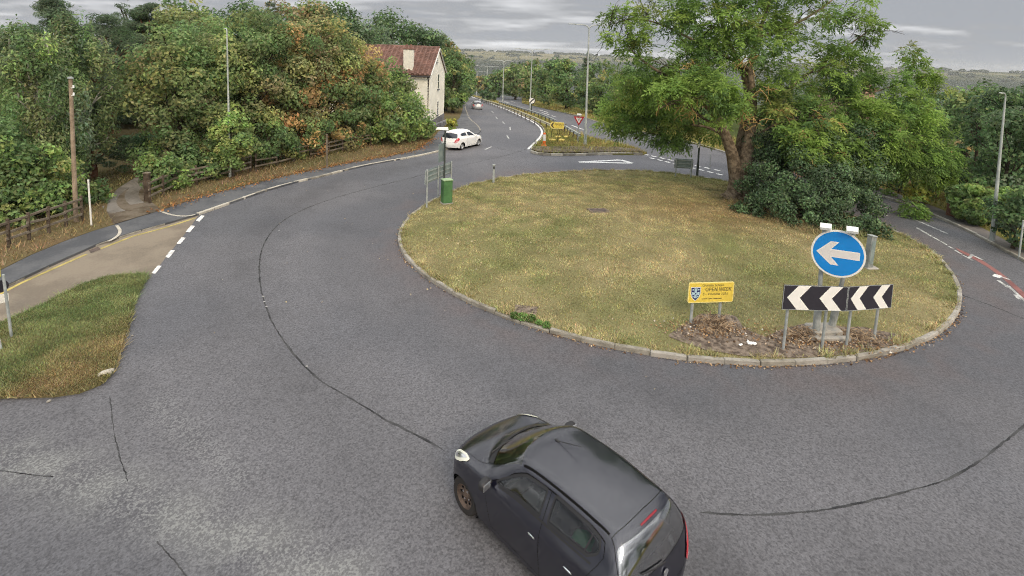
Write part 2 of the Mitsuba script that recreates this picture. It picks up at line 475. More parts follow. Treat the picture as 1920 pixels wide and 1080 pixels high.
def blades(n, poly, z, color, h=(0.03, 0.08), w=0.018, seed=1, bump=None, dome=None, lean=0.6):
    """Single grass blades, rooted on the sheet."""
    r = np.random.default_rng(seed)
    x0, y0, x1, y1 = poly.bounds
    P = np.zeros((0, 2))
    while len(P) < n:
        Q = np.c_[r.uniform(x0, x1, 2 * n), r.uniform(y0, y1, 2 * n)]
        P = np.vstack([P, Q[shapely.contains_xy(poly, Q[:, 0], Q[:, 1])]])
    P = P[:n]
    base = hz(P[:, 1]) + z + (dome(P) if dome else 0)
    if bump:
        edge = shapely.distance(shapely.points(P), poly.boundary)
        base = base + bump[0] * (meshkit.fbm(np.c_[P * 0.35, P[:, 0] * 0], 3, bump[1]) - 0.4) * np.clip(edge, 0, 1)
    clump = meshkit.noise(np.c_[P * 2.3, P[:, 0] * 0], 31)
    hh = r.uniform(h[0], h[1], n) * (0.5 + clump)
    a = r.uniform(0, 2 * PI, n)
    l = r.normal(0, lean, (n, 2)) * hh[:, None]
    ww = w * r.uniform(0.6, 1.4, n)
    dx, dy = np.cos(a) * ww / 2, np.sin(a) * ww / 2
    V = np.stack([np.c_[P[:, 0] - dx, P[:, 1] - dy, base - 0.01], np.c_[P[:, 0] + dx, P[:, 1] + dy, base - 0.01],
                  np.c_[P[:, 0] + l[:, 0], P[:, 1] + l[:, 1], base + hh]], 1).reshape(-1, 3)
    C = np.repeat(color(P) * r.uniform(0.52, 1.42, (n, 1)) * (0.72 + 0.56 * clump[:, None]) * (1 + 0.10 * r.normal(0, 1, (n, 3))), 3, axis=0)
    return trimesh.Trimesh(V, np.arange(3 * n).reshape(-1, 3), process=False), np.clip(C, 0.004, 1)


def kerb_run(key, pts, mats, width=0.13, height=0.12, length=0.9, z=0.0, closed=False, jitter=0.012, sunk=(), offset=0.0):
    """Kerb stones one by one along a line; the line is their road face."""
    P = dense(pts, 0.05, closed)
    if closed:
        P = np.vstack([P, P[:1]])
    s = np.r_[0, np.cumsum(np.linalg.norm(np.diff(P, axis=0), axis=1))]
    n = max(1, int(round(s[-1] / length)))
    r = np.random.default_rng(len(pts) * 7 + n)
    for i in range(n):
        a = np.array([np.interp(s[-1] * i / n, s, P[:, k]) for k in (0, 1)])
        b = np.array([np.interp(s[-1] * (i + 1) / n, s, P[:, k]) for k in (0, 1)])
        d = b - a
        L = np.linalg.norm(d)
        ang = math.atan2(d[1], d[0]) + r.normal(0, 0.012)
        nn = np.array([-d[1], d[0]]) / L
        c = (a + b) / 2 + nn * (width / 2 + offset) + r.normal(0, jitter, 2) * 0.5
        drop = 0.05 if any(math.hypot(c[0] - x, c[1] - y) < q for x, y, q in sunk) else 0.0
        st = box((L - 0.016, width, height + 0.2), (0, 0, (height - 0.2) / 2), 0.02)
        st = moved(st, (0, 0, 0), rx=r.normal(0, 0.03), ry=r.normal(0, 0.006))
        slope = math.atan2(float(hz(b[1]) - hz(a[1])), L)
        st = moved(st, (c[0], c[1], float(hz(c[1])) + z - drop + r.normal(0, jitter * 0.5)), rz=ang, ry=0)
        if abs(slope) > 0.002:
            st = moved(moved(moved(st, (-c[0], -c[1], -float(hz(c[1])))), rz=-ang), ry=-slope)
            st = moved(st, (c[0], c[1], float(hz(c[1]))), rz=ang)
        part(key, 'kerb_stone', st, mats[r.integers(len(mats))])


# far land and the hills across the valley
k = setting('ground', 'dark field land below the verges')
gx = np.r_[np.arange(-400, 401, 20)]
gy = np.r_[np.arange(-120, 60, 10), np.arange(60, 700, 10)]
X, Y = np.meshgrid(gx, gy)
gv = np.c_[X.ravel(), Y.ravel(), (hz(Y) - 0.35).ravel()]
nx, ny = len(gx), len(gy)
ii = (np.arange(ny - 1)[:, None] * nx + np.arange(nx - 1)[None]).ravel()
put(k, trimesh.Trimesh(gv, np.vstack([np.c_[ii, ii + 1, ii + nx + 1], np.c_[ii, ii + nx + 1, ii + nx]]), process=False), 'mat_ground', smooth=True)


def hill_fn(p, n, uv):
    f, s, c = mikit.voronoi(p.x / 150, p.y / 330)
    wood = mikit.smoothstep(0.50, 0.58, mikit.fbm(p.x / 260, p.y / 420, 2.0, octaves=3))
    field = mikit.mix((0.105, 0.115, 0.055), (0.23, 0.205, 0.115), c)
    edge = mikit.smoothstep(0.02, 0.10, s - f)
    high = mikit.smoothstep(-35.0, 12.0, p.z)
    return mikit.mix((0.030, 0.042, 0.026), field, edge * dr.clip(high * 1.1 - wood * 0.75, 0, 1))


scene['mat_hill'] = {'type': 'twosided', 'bsdf': {'type': 'diffuse', 'reflectance': mikit.proc(hill_fn)}}
az = np.radians(np.linspace(-62, 62, 420))
rr = np.r_[np.linspace(640, 1500, 12), np.linspace(1560, 3900, 60)]
A, R = np.meshgrid(az, rr)
hx, hy = R * np.sin(A), R * np.cos(A)
t = np.clip((R - 1450) / 2050, 0, 1)
ridge = 34 + 16 * (meshkit.fbm(np.stack([A * 5, R * 0, R * 0], -1), 4, 4) - 0.5) - 26 * np.clip((A - 0.12) / 0.5, 0, 1)
hzv = -105 + (ridge + 105) * (t * t * (3 - 2 * t)) ** 0.8 + 16 * (meshkit.fbm(np.stack([hx / 330, hy / 330, hx * 0], -1), 3, 8) - 0.5) * np.clip(t * 3, 0, 1) * (1 - 0.7 * t)
hzv = np.where(R < 1450, -60 - 45 * np.clip((R - 640) / 500, 0, 1), hzv)
n1 = len(az)
ii = (np.arange(len(rr) - 1)[:, None] * n1 + np.arange(n1 - 1)[None]).ravel()
k = setting('hills', 'far wooded hillside with pale fields along the skyline')
put(k, trimesh.Trimesh(np.c_[hx.ravel(), hy.ravel(), hzv.ravel()], np.vstack([np.c_[ii, ii + n1, ii + 1], np.c_[ii + 1, ii + n1, ii + n1 + 1]]), process=False), 'mat_hill', smooth=True)
# hedgerow trees and woods along the far skyline and slopes
rf = np.random.default_rng(77)
fb = []
ico = trimesh.creation.icosphere(subdivisions=1)
for i in range(520):
    a = math.radians(rf.uniform(-24, 50))
    R0 = rf.choice([3350, 3450, 3250, 2900, 2600, 2300]) + rf.normal(0, 60)
    j = np.argmin(abs(az - a))
    q = np.argmin(abs(rr - R0))
    s = rf.uniform(5, 12)
    m = ico.copy()
    m.vertices *= (1 + 0.25 * rf.normal(0, 1, (len(m.vertices), 1)))
    m.vertices *= [s * rf.uniform(0.9, 3.2), s, s * 0.75]
    m.apply_translation((rr[q] * math.sin(a), rr[q] * math.cos(a), hzv[q, j] + s * 0.4))
    fb.append(m)
mat('mat_far_wood', (0.028, 0.04, 0.022), 0.9, 0.1)
k = setting('far_woods', 'dark far woods and hedge trees on the hills', 'stuff')
put(k, cat(*fb), 'mat_far_wood')

# outlines on the ground
KERB_LEFT = [(-15.02, 14.22), (-15.1, 15.23), (-15.15, 17.14), (-15.11, 19.18), (-14.79, 20.41), (-14.26, 21.54), (-13.71, 22.95), (-13.22, 25.09), (-12.7, 27.3), (-11.88, 29.44), (-11.15, 30.74), (-10.22, 32.8), (-9.08, 34.81), (-7.42, 37.14), (-5.9, 39.51), (-5, 41.29), (-3.99, 44.87), (-3.26, 49.33), (-3.05, 53.21), (-3.71, 58.38), (-4.94, 65.02), (-6.37, 76.48), (-8.26, 94.21), (-10.25, 117.92), (-12.06, 148.7), (-13.22, 171.28)]
PATH_LEFT = [(-16.16, 15.33), (-16.25, 16.43), (-16.44, 17.79), (-16.44, 19.11), (-16.3, 20.32), (-16.07, 21.14)]
PATH_MID = [(-15.54, 23.22), (-15.33, 24.54), (-14.9, 26.25), (-13.62, 29.31), (-12.06, 32.35), (-10.76, 34.52), (-8.92, 37.06), (-7.22, 40.15), (-6.8, 46.03), (-7.05, 51.11), (-6.63, 53.53), (-6.43, 57.39), (-6.65, 67.74), (-8.21, 88.63), (-10.74, 114.33), (-12.6, 143.04), (-13.99, 170.15)]
TRACK_L = [(-16.11, 21.13), (-17.67, 22.8), (-18.91, 24.55), (-19.87, 26.42), (-20.42, 28.05), (-20.75, 29.13)]
TRACK_R = [(-20.16, 28.71), (-19, 27.2), (-17.51, 25.11), (-15.54, 23.22)]
VERGE_L = [(-11.68, 16.57), (-12.71, 16.28), (-13, 15.59), (-13.01, 14.3), (-13.2, 13.25), (-13.29, 12.26), (-11.27, 10.31), (-10.49, 10.43), (-9.47, 10.53), (-9.03, 10.68), (-8.81, 10.99), (-8.85, 11.29), (-8.99, 11.63), (-9.42, 12.39), (-9.88, 13.26), (-10.56, 14.39), (-11.14, 15.55), (-11.46, 16.3)]
MED_L = [(1.76, 42.88), (2.62, 47.3), (3.33, 51.95), (3.56, 56.85), (3.16, 64.49), (1.57, 77.2), (-2.11, 103.14), (-7.56, 135.25), (-13.07, 171.52)]
MED_R = [(-11.39, 167.04), (-8.57, 152.95), (-4.95, 138.04), (-1.17, 111.34), (1.84, 91.9), (3.96, 78.49), (5.31, 65.38), (5.93, 58.21), (6.81, 53.39), (7.71, 50.32), (9.29, 47.9), (10.45, 45.44), (11.07, 42.76)]
MED_F = [(10.53, 41.96), (7.27, 41.57), (4.23, 40.54), (2.17, 40.6), (1.66, 41.42)]
EDGE_R = [(-0.02, 0.5), (-3.34, 159.31), (1.82, 125.94), (4.4, 110.67), (7.88, 92.38), (9.88, 81.71), (11.55, 67.18), (13.28, 59.56), (15.19, 54.47), (16.77, 50.04), (17.73, 45.86), (18.7, 41.67), (19.84, 38.07), (21, 34.16), (21.78, 31.18), (22.05, 28.94), (21.96, 26.59), (21.6, 24.25), (21.11, 22.32), (20.69, 20.67), (19.89, 18.24), (19.16, 16.23)]
PATH_R = [(22.54, 34.39), (23.13, 33.19), (23.31, 30.67), (23.29, 28.27), (22.84, 25.4), (22.23, 23.3), (21.78, 21.82), (20.92, 19.24)]

FAR_ROAD = [(-22, 300), (8, 300)]
k = setting('road', 'grey asphalt carriageway round the grass roundabout')
big = Polygon([(-80, -40), (120, -40), (120, 48), (40, 190), (0, 330), (-60, 330), (-80, 120)])
put(k, sheet(big, 0.0, 3.0), 'mat_asphalt', smooth=True)
ROAD = k

# side road in buff surfacing
buff = Polygon([(-15.03, 13.93), (-15.1, 15.23), (-15.15, 17.14), (-15.11, 19.18), (-14.79, 20.41), (-14.26, 21.54), (-13.71, 22.95), (-13, 21), (-12.52, 19.61), (-12.05, 18.19), (-11.59, 16.84), (-11.61, 16.41), (-12.5, 16.01), (-12.83, 15.38), (-12.88, 14.15), (-13.07, 13.12), (-13.18, 12.15)])
k = setting('side_road', 'buff surfaced side road behind the left verge')
put(k, sheet(buff, 0.004, 1.0), 'mat_buff_asphalt', smooth=True)

# footpath on the left
path_poly = Polygon(KERB_LEFT + (PATH_LEFT + PATH_MID)[::-1])
k = setting('pavement', 'grey asphalt footpath between the kerb and the wood')
put(k, sheet(path_poly, 0.09, 1.0, skirt=0.3), 'mat_path_asphalt', smooth=False)
kerb_pts = spline(KERB_LEFT[6:18], 120)
k = setting('footpath_kerb', 'pale kerb stones along the left footpath')
kerb_run(k, kerb_pts, ['mat_kerb_pale', 'mat_kerb', 'mat_kerb_pale'], height=0.105, length=0.92, width=0.15)
kerb_run(k, KERB_LEFT[:6], ['mat_kerb'], height=0.075, length=0.92, width=0.14)
kerb_run(k, spline(KERB_LEFT[18:], 60), ['mat_kerb'], height=0.10, length=1.4, width=0.14)
# pale rounded kerbs of the track entrance
k = setting('entrance_kerb', 'pale curved kerb edging of the track entrance')
for pts in ([(-15.9, 21.02), (-15.48, 20.6), (-15.13, 20.13), (-14.95, 19.66), (-14.91, 19.26)], [(-15.54, 23.14), (-15.03, 22.8), (-14.46, 22.55), (-13.98, 22.53), (-13.76, 22.79)]):
    part(k, 'edging', strip(spline(pts, 14), 0.11, 0.098, 0.3), 'mat_kerb_pale')

# the wood floor and banks on the left
wood_poly = Polygon(PATH_LEFT + TRACK_L + [(-22.02, 30.15)] + [(-30, 60), (-30, 110), (-150, 150), (-150, 5), (-30, 5)]).buffer(0)
wood_poly2 = Polygon(PATH_MID[::-1] + TRACK_R[::-1] + [(-20.72, 29.27), (-22.02, 30.15)] + [(-30, 60), (-30, 110), (-150, 150), (-150, 300), (-28, 300)]).buffer(0)
k = setting('bank', 'brown leafy bank under the trees left of the track')
turf(k, wood_poly, 0.11, 1.5, bank_color, bump=0.25, seed=3, skirt=0.4)
k = setting('bank', 'brown leafy bank under the trees right of the track')
turf(k, wood_poly2, 0.11, 1.5, bank_color, bump=0.25, seed=4, skirt=0.4)
track_poly = Polygon(TRACK_L[::-1] + TRACK_R[::-1][0:0] + [TRACK_L[0]] + TRACK_R[::-1]).buffer(0)
track_poly = Polygon(TRACK_L + TRACK_R).buffer(0)
k = setting('track', 'rutted earth track leading into the wood')
put(k, sheet(track_poly, 0.105, 0.6), 'mat_track', smooth=True)
for pts in ([(-17.08, 22.71), (-18.11, 23.58), (-18.99, 24.82), (-19.65, 26.34), (-20.16, 27.97), (-20.45, 28.79)], [(-17.17, 24.04), (-18.27, 25.2), (-19.08, 26.53), (-19.64, 27.8)]):
    part(k, 'wheel_rut', strip(spline(pts, 24), 0.55, 0.109, 0.4), 'mat_wheel_path')

# verge at the left, between the side road and the roundabout
VL = Polygon(VERGE_L).buffer(0.15).buffer(-0.15)
k = setting('verge', 'green grass verge at the left edge')
vl_dome = lambda P: 0.16 * np.clip(shapely.distance(shapely.points(np.asarray(P)[:, :2]), VL.boundary) / 3.0, 0, 1)
turf(k, VL, 0.07, 0.4, verge_color, bump=0.06, seed=6, skirt=0.3, dome=vl_dome)
m, c = blades(95000, VL, 0.07, verge_color, (0.03, 0.085), 0.02, 8, (0.06, 6), vl_dome)
k = setting('verge_grass', 'short green and straw grass of the left verge', 'stuff')
put(k, m, 'mat_blade', color=c)

# median and splitter
MED = Polygon(MED_L + MED_R + MED_F).buffer(0)
k = setting('median', 'rough grass median of the dual carriageway')
turf(k, MED, 0.10, 1.2, rough_color, bump=0.12, seed=7, skirt=0.3)
k = setting('splitter_paving', 'dark asphalt nose of the median')
nose = Polygon([(1.85, 43.15), (3.63, 43.51), (6.35, 44.06), (9.08, 44.36), (10.49, 43.62), (10.78, 42.47), (7.31, 41.81), (4.25, 40.77), (2.18, 40.83), (1.71, 41.66)])
put(k, sheet(nose, 0.215, 0.6), 'mat_track', smooth=True)
k = setting('median_kerb', 'kerb stones round the median nose')
kerb_run(k, spline(MED_F[::-1] , 30)[::-1], ['mat_kerb', 'mat_concrete', 'mat_kerb_pale'], width=0.13, height=0.19, length=0.92)
kerb_run(k, spline(MED_L[::-1], 80)[::-1][:40][::-1], ['mat_kerb_pale', 'mat_kerb'], width=0.13, height=0.12, length=0.92, offset=-0.13)

# right hand verge of the dual carriageway and the land behind it
VR = Polygon(EDGE_R[:11] + PATH_R + [(60, 14), (140, 14), (200, 60), (160, 330), (6, 330)]).buffer(0)
k = setting('far_verge', 'dry grass verge beyond the right carriageway')
ROAD_EDGE = LineString(EDGE_R)


def far_color(P):
    d = np.clip((shapely.distance(shapely.points(np.asarray(P)[:, :2]), ROAD_EDGE) - 4) / 4, 0, 1)[:, None]
    a, b = lawn_color(P, 17)
    return rough_color(P) * (1 - d) + mixv((0.10, 0.14, 0.05), (0.17, 0.19, 0.08), np.clip(a, 0, 1)) * d


turf(k, VR, 0.10, 1.6, far_color, bump=0.15, seed=9, skirt=0.3)
k = setting('footpath', 'narrow footpath along the right hand road')
fp = Polygon(EDGE_R[13:-1] + PATH_R[::-1])
put(k, sheet(fp.buffer(0).difference(LineString(EDGE_R).buffer(0.13)), 0.108, 1.0, skirt=0.4), 'mat_old_path', smooth=False)
k = setting('roadside_kerb', 'kerb stones along the right hand road')
kerb_run(k, spline(EDGE_R[4:-1], 160)[::-1], ['mat_kerb', 'mat_concrete'], width=0.14, height=0.115, length=1.2, offset=-0.14)

# behind the camera: the other side of the road (outside the frame, what the car's glass and paint reflect)
k = setting('rear_verge', 'grass verge behind the near road')
turf(k, Polygon([(-80, -9), (26, -9), (34, 4), (48, 9), (140, 12), (140, -60), (-80, -60)]), 0.10, 4.0, rough_color, skirt=0.3)

# ---------------------------------------------------------------- the island
isle_px = [(-4.71, 21.54), (-4.22, 20.03), (-3.56, 18.57), (-2.66, 17.16), (-1.64, 16.04), (-0.66, 15.09), (0.21, 14.42), (1.23, 13.9), (2.33, 13.43), (3.52, 13.04), (4.66, 12.75), (5.8, 12.58), (7.15, 12.62), (8.3, 12.76), (9.65, 13.15), (11.26, 13.82), (12.54, 14.6), (13.77, 15.63), (14.83, 16.78), (16.03, 18.46), (17.12, 20.35), (18.17, 22.69)] + [(17.3, 26.2), (15.8, 30.0), (14.0, 33.0)] + [(12.32, 34.2), (10.89, 35.24), (8.06, 35.45), (5.11, 34.97), (2.92, 34.13), (0.14, 32.48), (-1.73, 30.67), (-3.08, 28.75), (-4.02, 25.5), (-4.52, 23.39)]
isle_line = spline(isle_px, 400, True, smooth=0.35)
ISLAND = Polygon(isle_line)
inner = ISLAND.buffer(-0.13)
k = setting('island', 'domed dry grass island of the roundabout')
isle_dome = lambda P: 0.35 * np.clip(shapely.distance(shapely.points(np.asarray(P)[:, :2]), inner.boundary) / 9.0, 0, 1) ** 1.1
turf(k, inner, 0.105, 0.45, isle_color, bump=0.07, seed=12, skirt=0.3, dome=isle_dome)
SOIL = Polygon([(4.56, 13.68), (5.21, 14.34), (5.79, 14.81), (6.6, 14.8), (6.57, 14.14), (7.1, 13.63), (7.77, 14.11), (8.55, 14.45), (10.21, 14.45), (10.91, 14.15), (10.78, 13.76), (9.8, 13.39), (8.51, 13.11), (7.34, 12.98), (6.1, 12.98), (5.22, 13.2)]).buffer(0.12).intersection(ISLAND.buffer(-0.15))
LAWN = inner.difference(affinity.scale(SOIL, 0.97, 0.9))
m, c = blades(330000, LAWN, 0.105, isle_color, (0.02, 0.066), 0.021, 9, (0.07, 12), isle_dome)
k = setting('island_grass', 'short dry mown grass of the island', 'stuff')
put(k, m, 'mat_blade', color=c)
k = setting('island_kerb', 'weathered kerb stones round the island')
weed_gap = [(0.44, 14.49), (0.81, 14.22), (1.13, 14.06)]
kerb_run(k, isle_line[::-1] if Polygon(isle_line).exterior.is_ccw is False else isle_line, ['mat_kerb', 'mat_concrete', 'mat_kerb'], closed=True, sunk=[(x, y, 0.45) for x, y in weed_gap], height=0.125)


def isle_z(x, y):
    P = np.array([[x, y]], float)
    return float(0.105 + isle_dome(P)[0] + 0.07 * (meshkit.fbm(np.c_[P * 0.35, P[:, 0] * 0], 3, 12) - 0.4)[0])


# taller tufts against the kerb and around the posts
def tufts(spots, n, spread, h, color, seed, z=0.1):
    r = np.random.default_rng(seed)
    ms, cs = [], []
    for x, y in spots:
        pg = Point(x, y).buffer(spread)
        m, c = blades(n, pg, z, color, h, 0.022, int(r.integers(1e6)), lean=0.7)
        ms.append(m)
        cs.append(c)
    return cat(*ms), np.vstack(cs)


edge_line = [tuple(p) for p in np.array(inner.buffer(-0.08).exterior.coords)[::1]]
rt = np.random.default_rng(3)
pick = [edge_line[i] for i in rt.permutation(len(edge_line))[:170]]
m, c = tufts(pick, 90, 0.16, (0.05, 0.16), isle_color, 4)
k = setting('edge_tufts', 'longer dry grass tufts along the island kerb', 'stuff')
put(k, m, 'mat_blade', color=c)
vl_edge = [tuple(p) for p in dense(np.array(VL.buffer(-0.05).exterior.coords)[:-1], 0.10) if p[0] > -17]
vt = [blades(60, Point(*vl_edge[i]).buffer(0.13), 0.06, verge_color, (0.04, 0.15), 0.02, 500 + i, lean=0.9) for i in range(0, len(vl_edge), 2)]
k = setting('verge_tufts', 'ragged grass tufts along the edge of the left verge', 'stuff')
put(k, cat(*[q[0] for q in vt]), 'mat_blade', color=np.vstack([q[1] for q in vt]))
# rough grass of the median, the banks and the far verge
m1, c1 = blades(26000, MED, 0.12, rough_color, (0.10, 0.34), 0.045, 14)
k = setting('median_grass', 'long yellow and green grass of the median', 'stuff')
put(k, m1, 'mat_blade', color=c1)
near_bank = wood_poly.union(wood_poly2).intersection(Polygon([(-15.02, 14.22), (-13.73, 20.4), (-5.9, 37.03), (-6.07, 55.25), (-12.72, 48.7), (-20.54, 36.29), (-21.3, 29.58), (-21.78, 20.85)]).buffer(2.0))
bk = [blades(max(2000, int(90 * pg.area)), pg, 0.14, bank_color, (0.05, 0.22), 0.03, 15 + i) for i, pg in enumerate(polys(near_bank))]
k = setting('bank_grass', 'brown and green grass and litter of the banks', 'stuff')
put(k, cat(*[b[0] for b in bk]), 'mat_blade', color=np.vstack([b[1] for b in bk]))
vr_near = VR.intersection(LineString(EDGE_R).buffer(7))
m2, c2 = blades(26000, polys(vr_near)[0], 0.16, rough_color, (0.08, 0.34), 0.05, 16)
k = setting('far_verge_grass', 'long straw coloured grass of the far verge', 'stuff')
put(k, m2, 'mat_blade', color=c2)

# ---------------------------------------------------------------- marks on the road (pieces of the road)
def line_part(parent, name, pts, width, m, z=0.004, **kw):
    part(parent, name, strip(pts, width, z, 0.4), m, **kw)


def wobble(pts, n, amp, seed):
    L = spline(pts, 2 * n)
    n = 2 * n
    r = np.random.default_rng(seed)
    t = np.gradient(L, axis=0)
    t /= np.linalg.norm(t, axis=1, keepdims=True)
    return L + np.c_[-t[:, 1], t[:, 0]] * ((np.convolve(r.normal(0, amp, n + 4), np.ones(5) / 5, 'valid') + np.convolve(r.normal(0, 2.5 * amp, n + 30), np.ones(31) / 31, 'valid')))[:, None]


seam = [(-1.04, 9.39), (-1.67, 9.8), (-2.41, 10.23), (-3.23, 10.79), (-3.99, 11.31), (-4.74, 11.99), (-5.57, 12.89), (-6.47, 14.06), (-7.37, 15.48), (-8.25, 17.12), (-9.11, 19.1), (-9.6, 20.83), (-9.81, 22.55), (-9.64, 24.18), (-9.13, 25.9), (-8.31, 27.57), (-7.11, 29.63), (-5.68, 31.73)]
rw_ = np.random.default_rng(8)
line_part(ROAD, 'joint_seal', wobble(seam, 260, 0.0110, 1), [0.0] + list(rw_.uniform(0.022, 0.066, 60)) + list(rw_.uniform(0.04, 0.08, 40)) + [0.0], 'mat_seal', label='dark sealed joint curving past the island on the left')
line_part(ROAD, 'joint_seal', wobble([(3.37, 8.21), (4.16, 8.19), (5.1, 8.27), (6.13, 8.48), (7.3, 8.81), (8.35, 9.16), (9.37, 9.66), (10.48, 10.29), (11.62, 10.96)], 140, 0.0083, 2), [0.0] + list(rw_.uniform(0.018, 0.055, 50)) + [0.02], 'mat_seal')
line_part(ROAD, 'joint_seal', wobble([(-8.39, 10.68), (-7.99, 10.19), (-7.61, 9.73), (-7.25, 9.34), (-6.92, 8.99), (-6.58, 8.63), (-6.33, 8.37)], 60, 0.0110, 3), [0.0] + list(rw_.uniform(0.006, 0.032, 24)) + [0.0], 'mat_seal')
line_part(ROAD, 'joint_seal', wobble([(-5.15, 7.34), (-4.85, 7.14), (-4.59, 6.96), (-4.36, 6.79)], 30, 0.0083, 4), 0.018, 'mat_seal')
line_part(ROAD, 'joint_seal', wobble([(-9.09, 8.58), (-8.5, 8.55), (-8.09, 8.5), (-7.7, 8.47)], 30, 0.0066, 5), 0.02, 'mat_seal')
line_part(ROAD, 'joint_seal', wobble([(15.36, 17.45), (15.68, 16.69), (15.9, 15.99), (16.1, 15.18)], 40, 0.0165, 6), 0.05, 'mat_seal')
line_part(ROAD, 'joint_seal', wobble([(-5.94, 31.4), (-4.37, 34.08), (-2.14, 37.12), (0.11, 40.66), (1.89, 44.2)], 60, 0.0165, 7), 0.06, 'mat_seal')
line_part(ROAD, 'joint_seal', wobble([(-1.21, 43.3), (0.11, 41.82), (1.36, 41.13), (2.55, 40.01)], 30, 0.0165, 8), 0.05, 'mat_seal')
# cat's-eye studs and chips along the left joint
rs = np.random.default_rng(12)
for x, y in [(-7.34, 15.45), (-7.14, 15.11), (-6.95, 14.82), (-4.66, 11.95), (-9.46, 21.38)]:
    part(ROAD, 'road_stud', box((0.06, 0.035, 0.014), (x, y, 0.007), 0.004), 'mat_paint_old')

for q in ([(366,413),(374,404),(384,405),(376,415)], [(347,433),(357,423),(366,424),(356,435)], [(330,456),(339,445),(348,446),(339,457)], [(309,481),(318,470),(328,470),(318,483)], [(283,512),(294,499),(303,500),(293,513)]):
    pass
for q in ([(-13.4, 22.22), (-13.6, 22.97), (-13.41, 22.91), (-13.17, 22.1)], [(-12.96, 20.8), (-13.22, 21.59), (-13.02, 21.54), (-12.77, 20.76)], [(-12.51, 19.5), (-12.74, 20.19), (-12.56, 20.15), (-12.34, 19.46)], [(-12.08, 18.19), (-12.31, 18.85), (-12.13, 18.81), (-11.9, 18.11)], [(-11.65, 16.83), (-11.85, 17.44), (-11.7, 17.41), (-11.48, 16.76)]):
    part(ROAD, 'white_dash', sheet(Polygon(q), 0.009, 0.3), 'mat_paint_white')
line_part('side_road', 'yellow_line', [(-14.88, 15), (-14.96, 15.77), (-14.93, 16.89), (-14.89, 17.93), (-14.87, 18.18)], 0.11, 'mat_paint_yellow', z=0.009)
line_part('side_road', 'yellow_line', [(-14.79, 18.72), (-14.59, 20.12), (-14.05, 21.22), (-13.63, 22.57)], 0.11, 'mat_paint_yellow', z=0.009)
part('side_road', 'gully_grate', sheet(Polygon([(-15.07, 18.53), (-15.02, 18.91), (-14.73, 18.67), (-14.79, 18.29)]), 0.012, 0.3), 'mat_iron')
# hollow triangle before the give way line
A0, B0, C0 = [(4.97, 38.18), (8.31, 39.58), (8.91, 38.48)]
for a, b in ((A0, B0), (B0, C0), (C0, A0)):
    line_part(ROAD, 'triangle_stroke', [a, b], 0.34, 'mat_paint_white', z=0.006 + 0.002 * (a is B0) + 0.004 * (a is C0))
# double broken give way line
def broken(a, b, n, width, mt, parent=ROAD, name='white_dash', fill=0.6, z=0.005):
    a, b = np.array(a), np.array(b)
    for i in range(n):
        s, e = a + (b - a) * (i / n), a + (b - a) * ((i + fill) / n)
        line_part(parent, name, [s, e], width, mt, z=z)


broken(*[(10.74, 42.46), (14.92, 36.56)], 9, 0.22, 'mat_paint_white')
broken(*[(10.85, 40.9), (14.52, 35.17)], 9, 0.22, 'mat_paint_white', fill=0.62)
# lane lines of the dual carriageway
for a, b in (((884,184),(887,188)), ((899,199),(902,203)), ((922,209),(926,212)), ((930,219),(933,223)), ((942,228),(946,232)), ((956,238),(957,243)), ((950,256),(954,261)), ((909,281),(922,275))):
    pass
for q in ([(-3.32, 86.84), (-2.85, 81.14)], [(-2.25, 72.92), (-1.85, 69.08)], [(-1.14, 65.04), (-0.83, 62.13)], [(-0.18, 58.43), (-0.1, 55.12)], [(-0.43, 50.49), (-0.21, 48.3)], [(-2.1, 41.87), (-1.57, 43.48)]):
    line_part(ROAD, 'white_dash', q, 0.13, 'mat_paint_old', z=0.005)
edge = spline(MED_L, 90)
line_part(ROAD, 'edge_line', edge + np.array([-0.35, 0]), 0.2, 'mat_paint_white', z=0.005)
for q in ([(-1.23, 116.9), (-0.38, 109.38)], [(-2.09, 132.93), (-0.69, 123.61)], [(0.17, 107.31), (1.17, 99.06)], [(1.47, 99.28), (2.4, 92.27)], [(-0.36, 134.67), (0.69, 128.31)], [(2.64, 94.24), (3.45, 87.94)], [(3.59, 84.98), (4.36, 79.96)], [(4.89, 95.77), (6.01, 87.96)], [(4.91, 87.28), (5.79, 82.06)], [(7.18, 63.15), (7.94, 58.33)], [(10.83, 59.31), (11.16, 56.65)], [(5.94, 79.56), (6.41, 77.4)], [(10.52, 54.48), (11.11, 52.02)]):
    line_part(ROAD, 'white_dash', q, 0.17, 'mat_paint_white', z=0.005)
# right hand road
line_part(ROAD, 'white_dash', [(20.39, 28.95), (20.51, 27.93)], 0.12, 'mat_paint_old', z=0.005)
line_part(ROAD, 'white_dash', [(19.37, 27.6), (19.46, 26.75)], 0.10, 'mat_paint_old', z=0.005)
line_part(ROAD, 'white_dash', [(20.51, 26.69), (20.4, 24.12)], 0.11, 'mat_paint_old', z=0.005)
line_part(ROAD, 'white_dash', [(19.56, 24.88), (19.27, 23.57)], 0.10, 'mat_paint_old', z=0.005)
for q in ([(19.26, 23.49), (19.16, 22.99)], [(19.15, 22.92), (19.05, 22.45)], [(18.98, 22.31), (18.95, 21.99)], [(18.88, 21.86), (18.76, 21.36)], [(18.72, 21.23), (18.62, 20.65)]):
    line_part(ROAD, 'white_dash', q, 0.09, 'mat_paint_old', z=0.009)
part(ROAD, 'red_surfacing', sheet(Polygon([(19.17, 22.2), (19.16, 21.51), (19.05, 20.64), (18.74, 19.65), (18.37, 18.75), (17.82, 17.57), (17.17, 16.88), (17.72, 17.85), (18.24, 18.92), (18.65, 20.06), (18.84, 20.95), (18.91, 21.61)]), 0.005, 0.4), 'mat_paint_red', label='red surfaced hatched area of the right hand road')
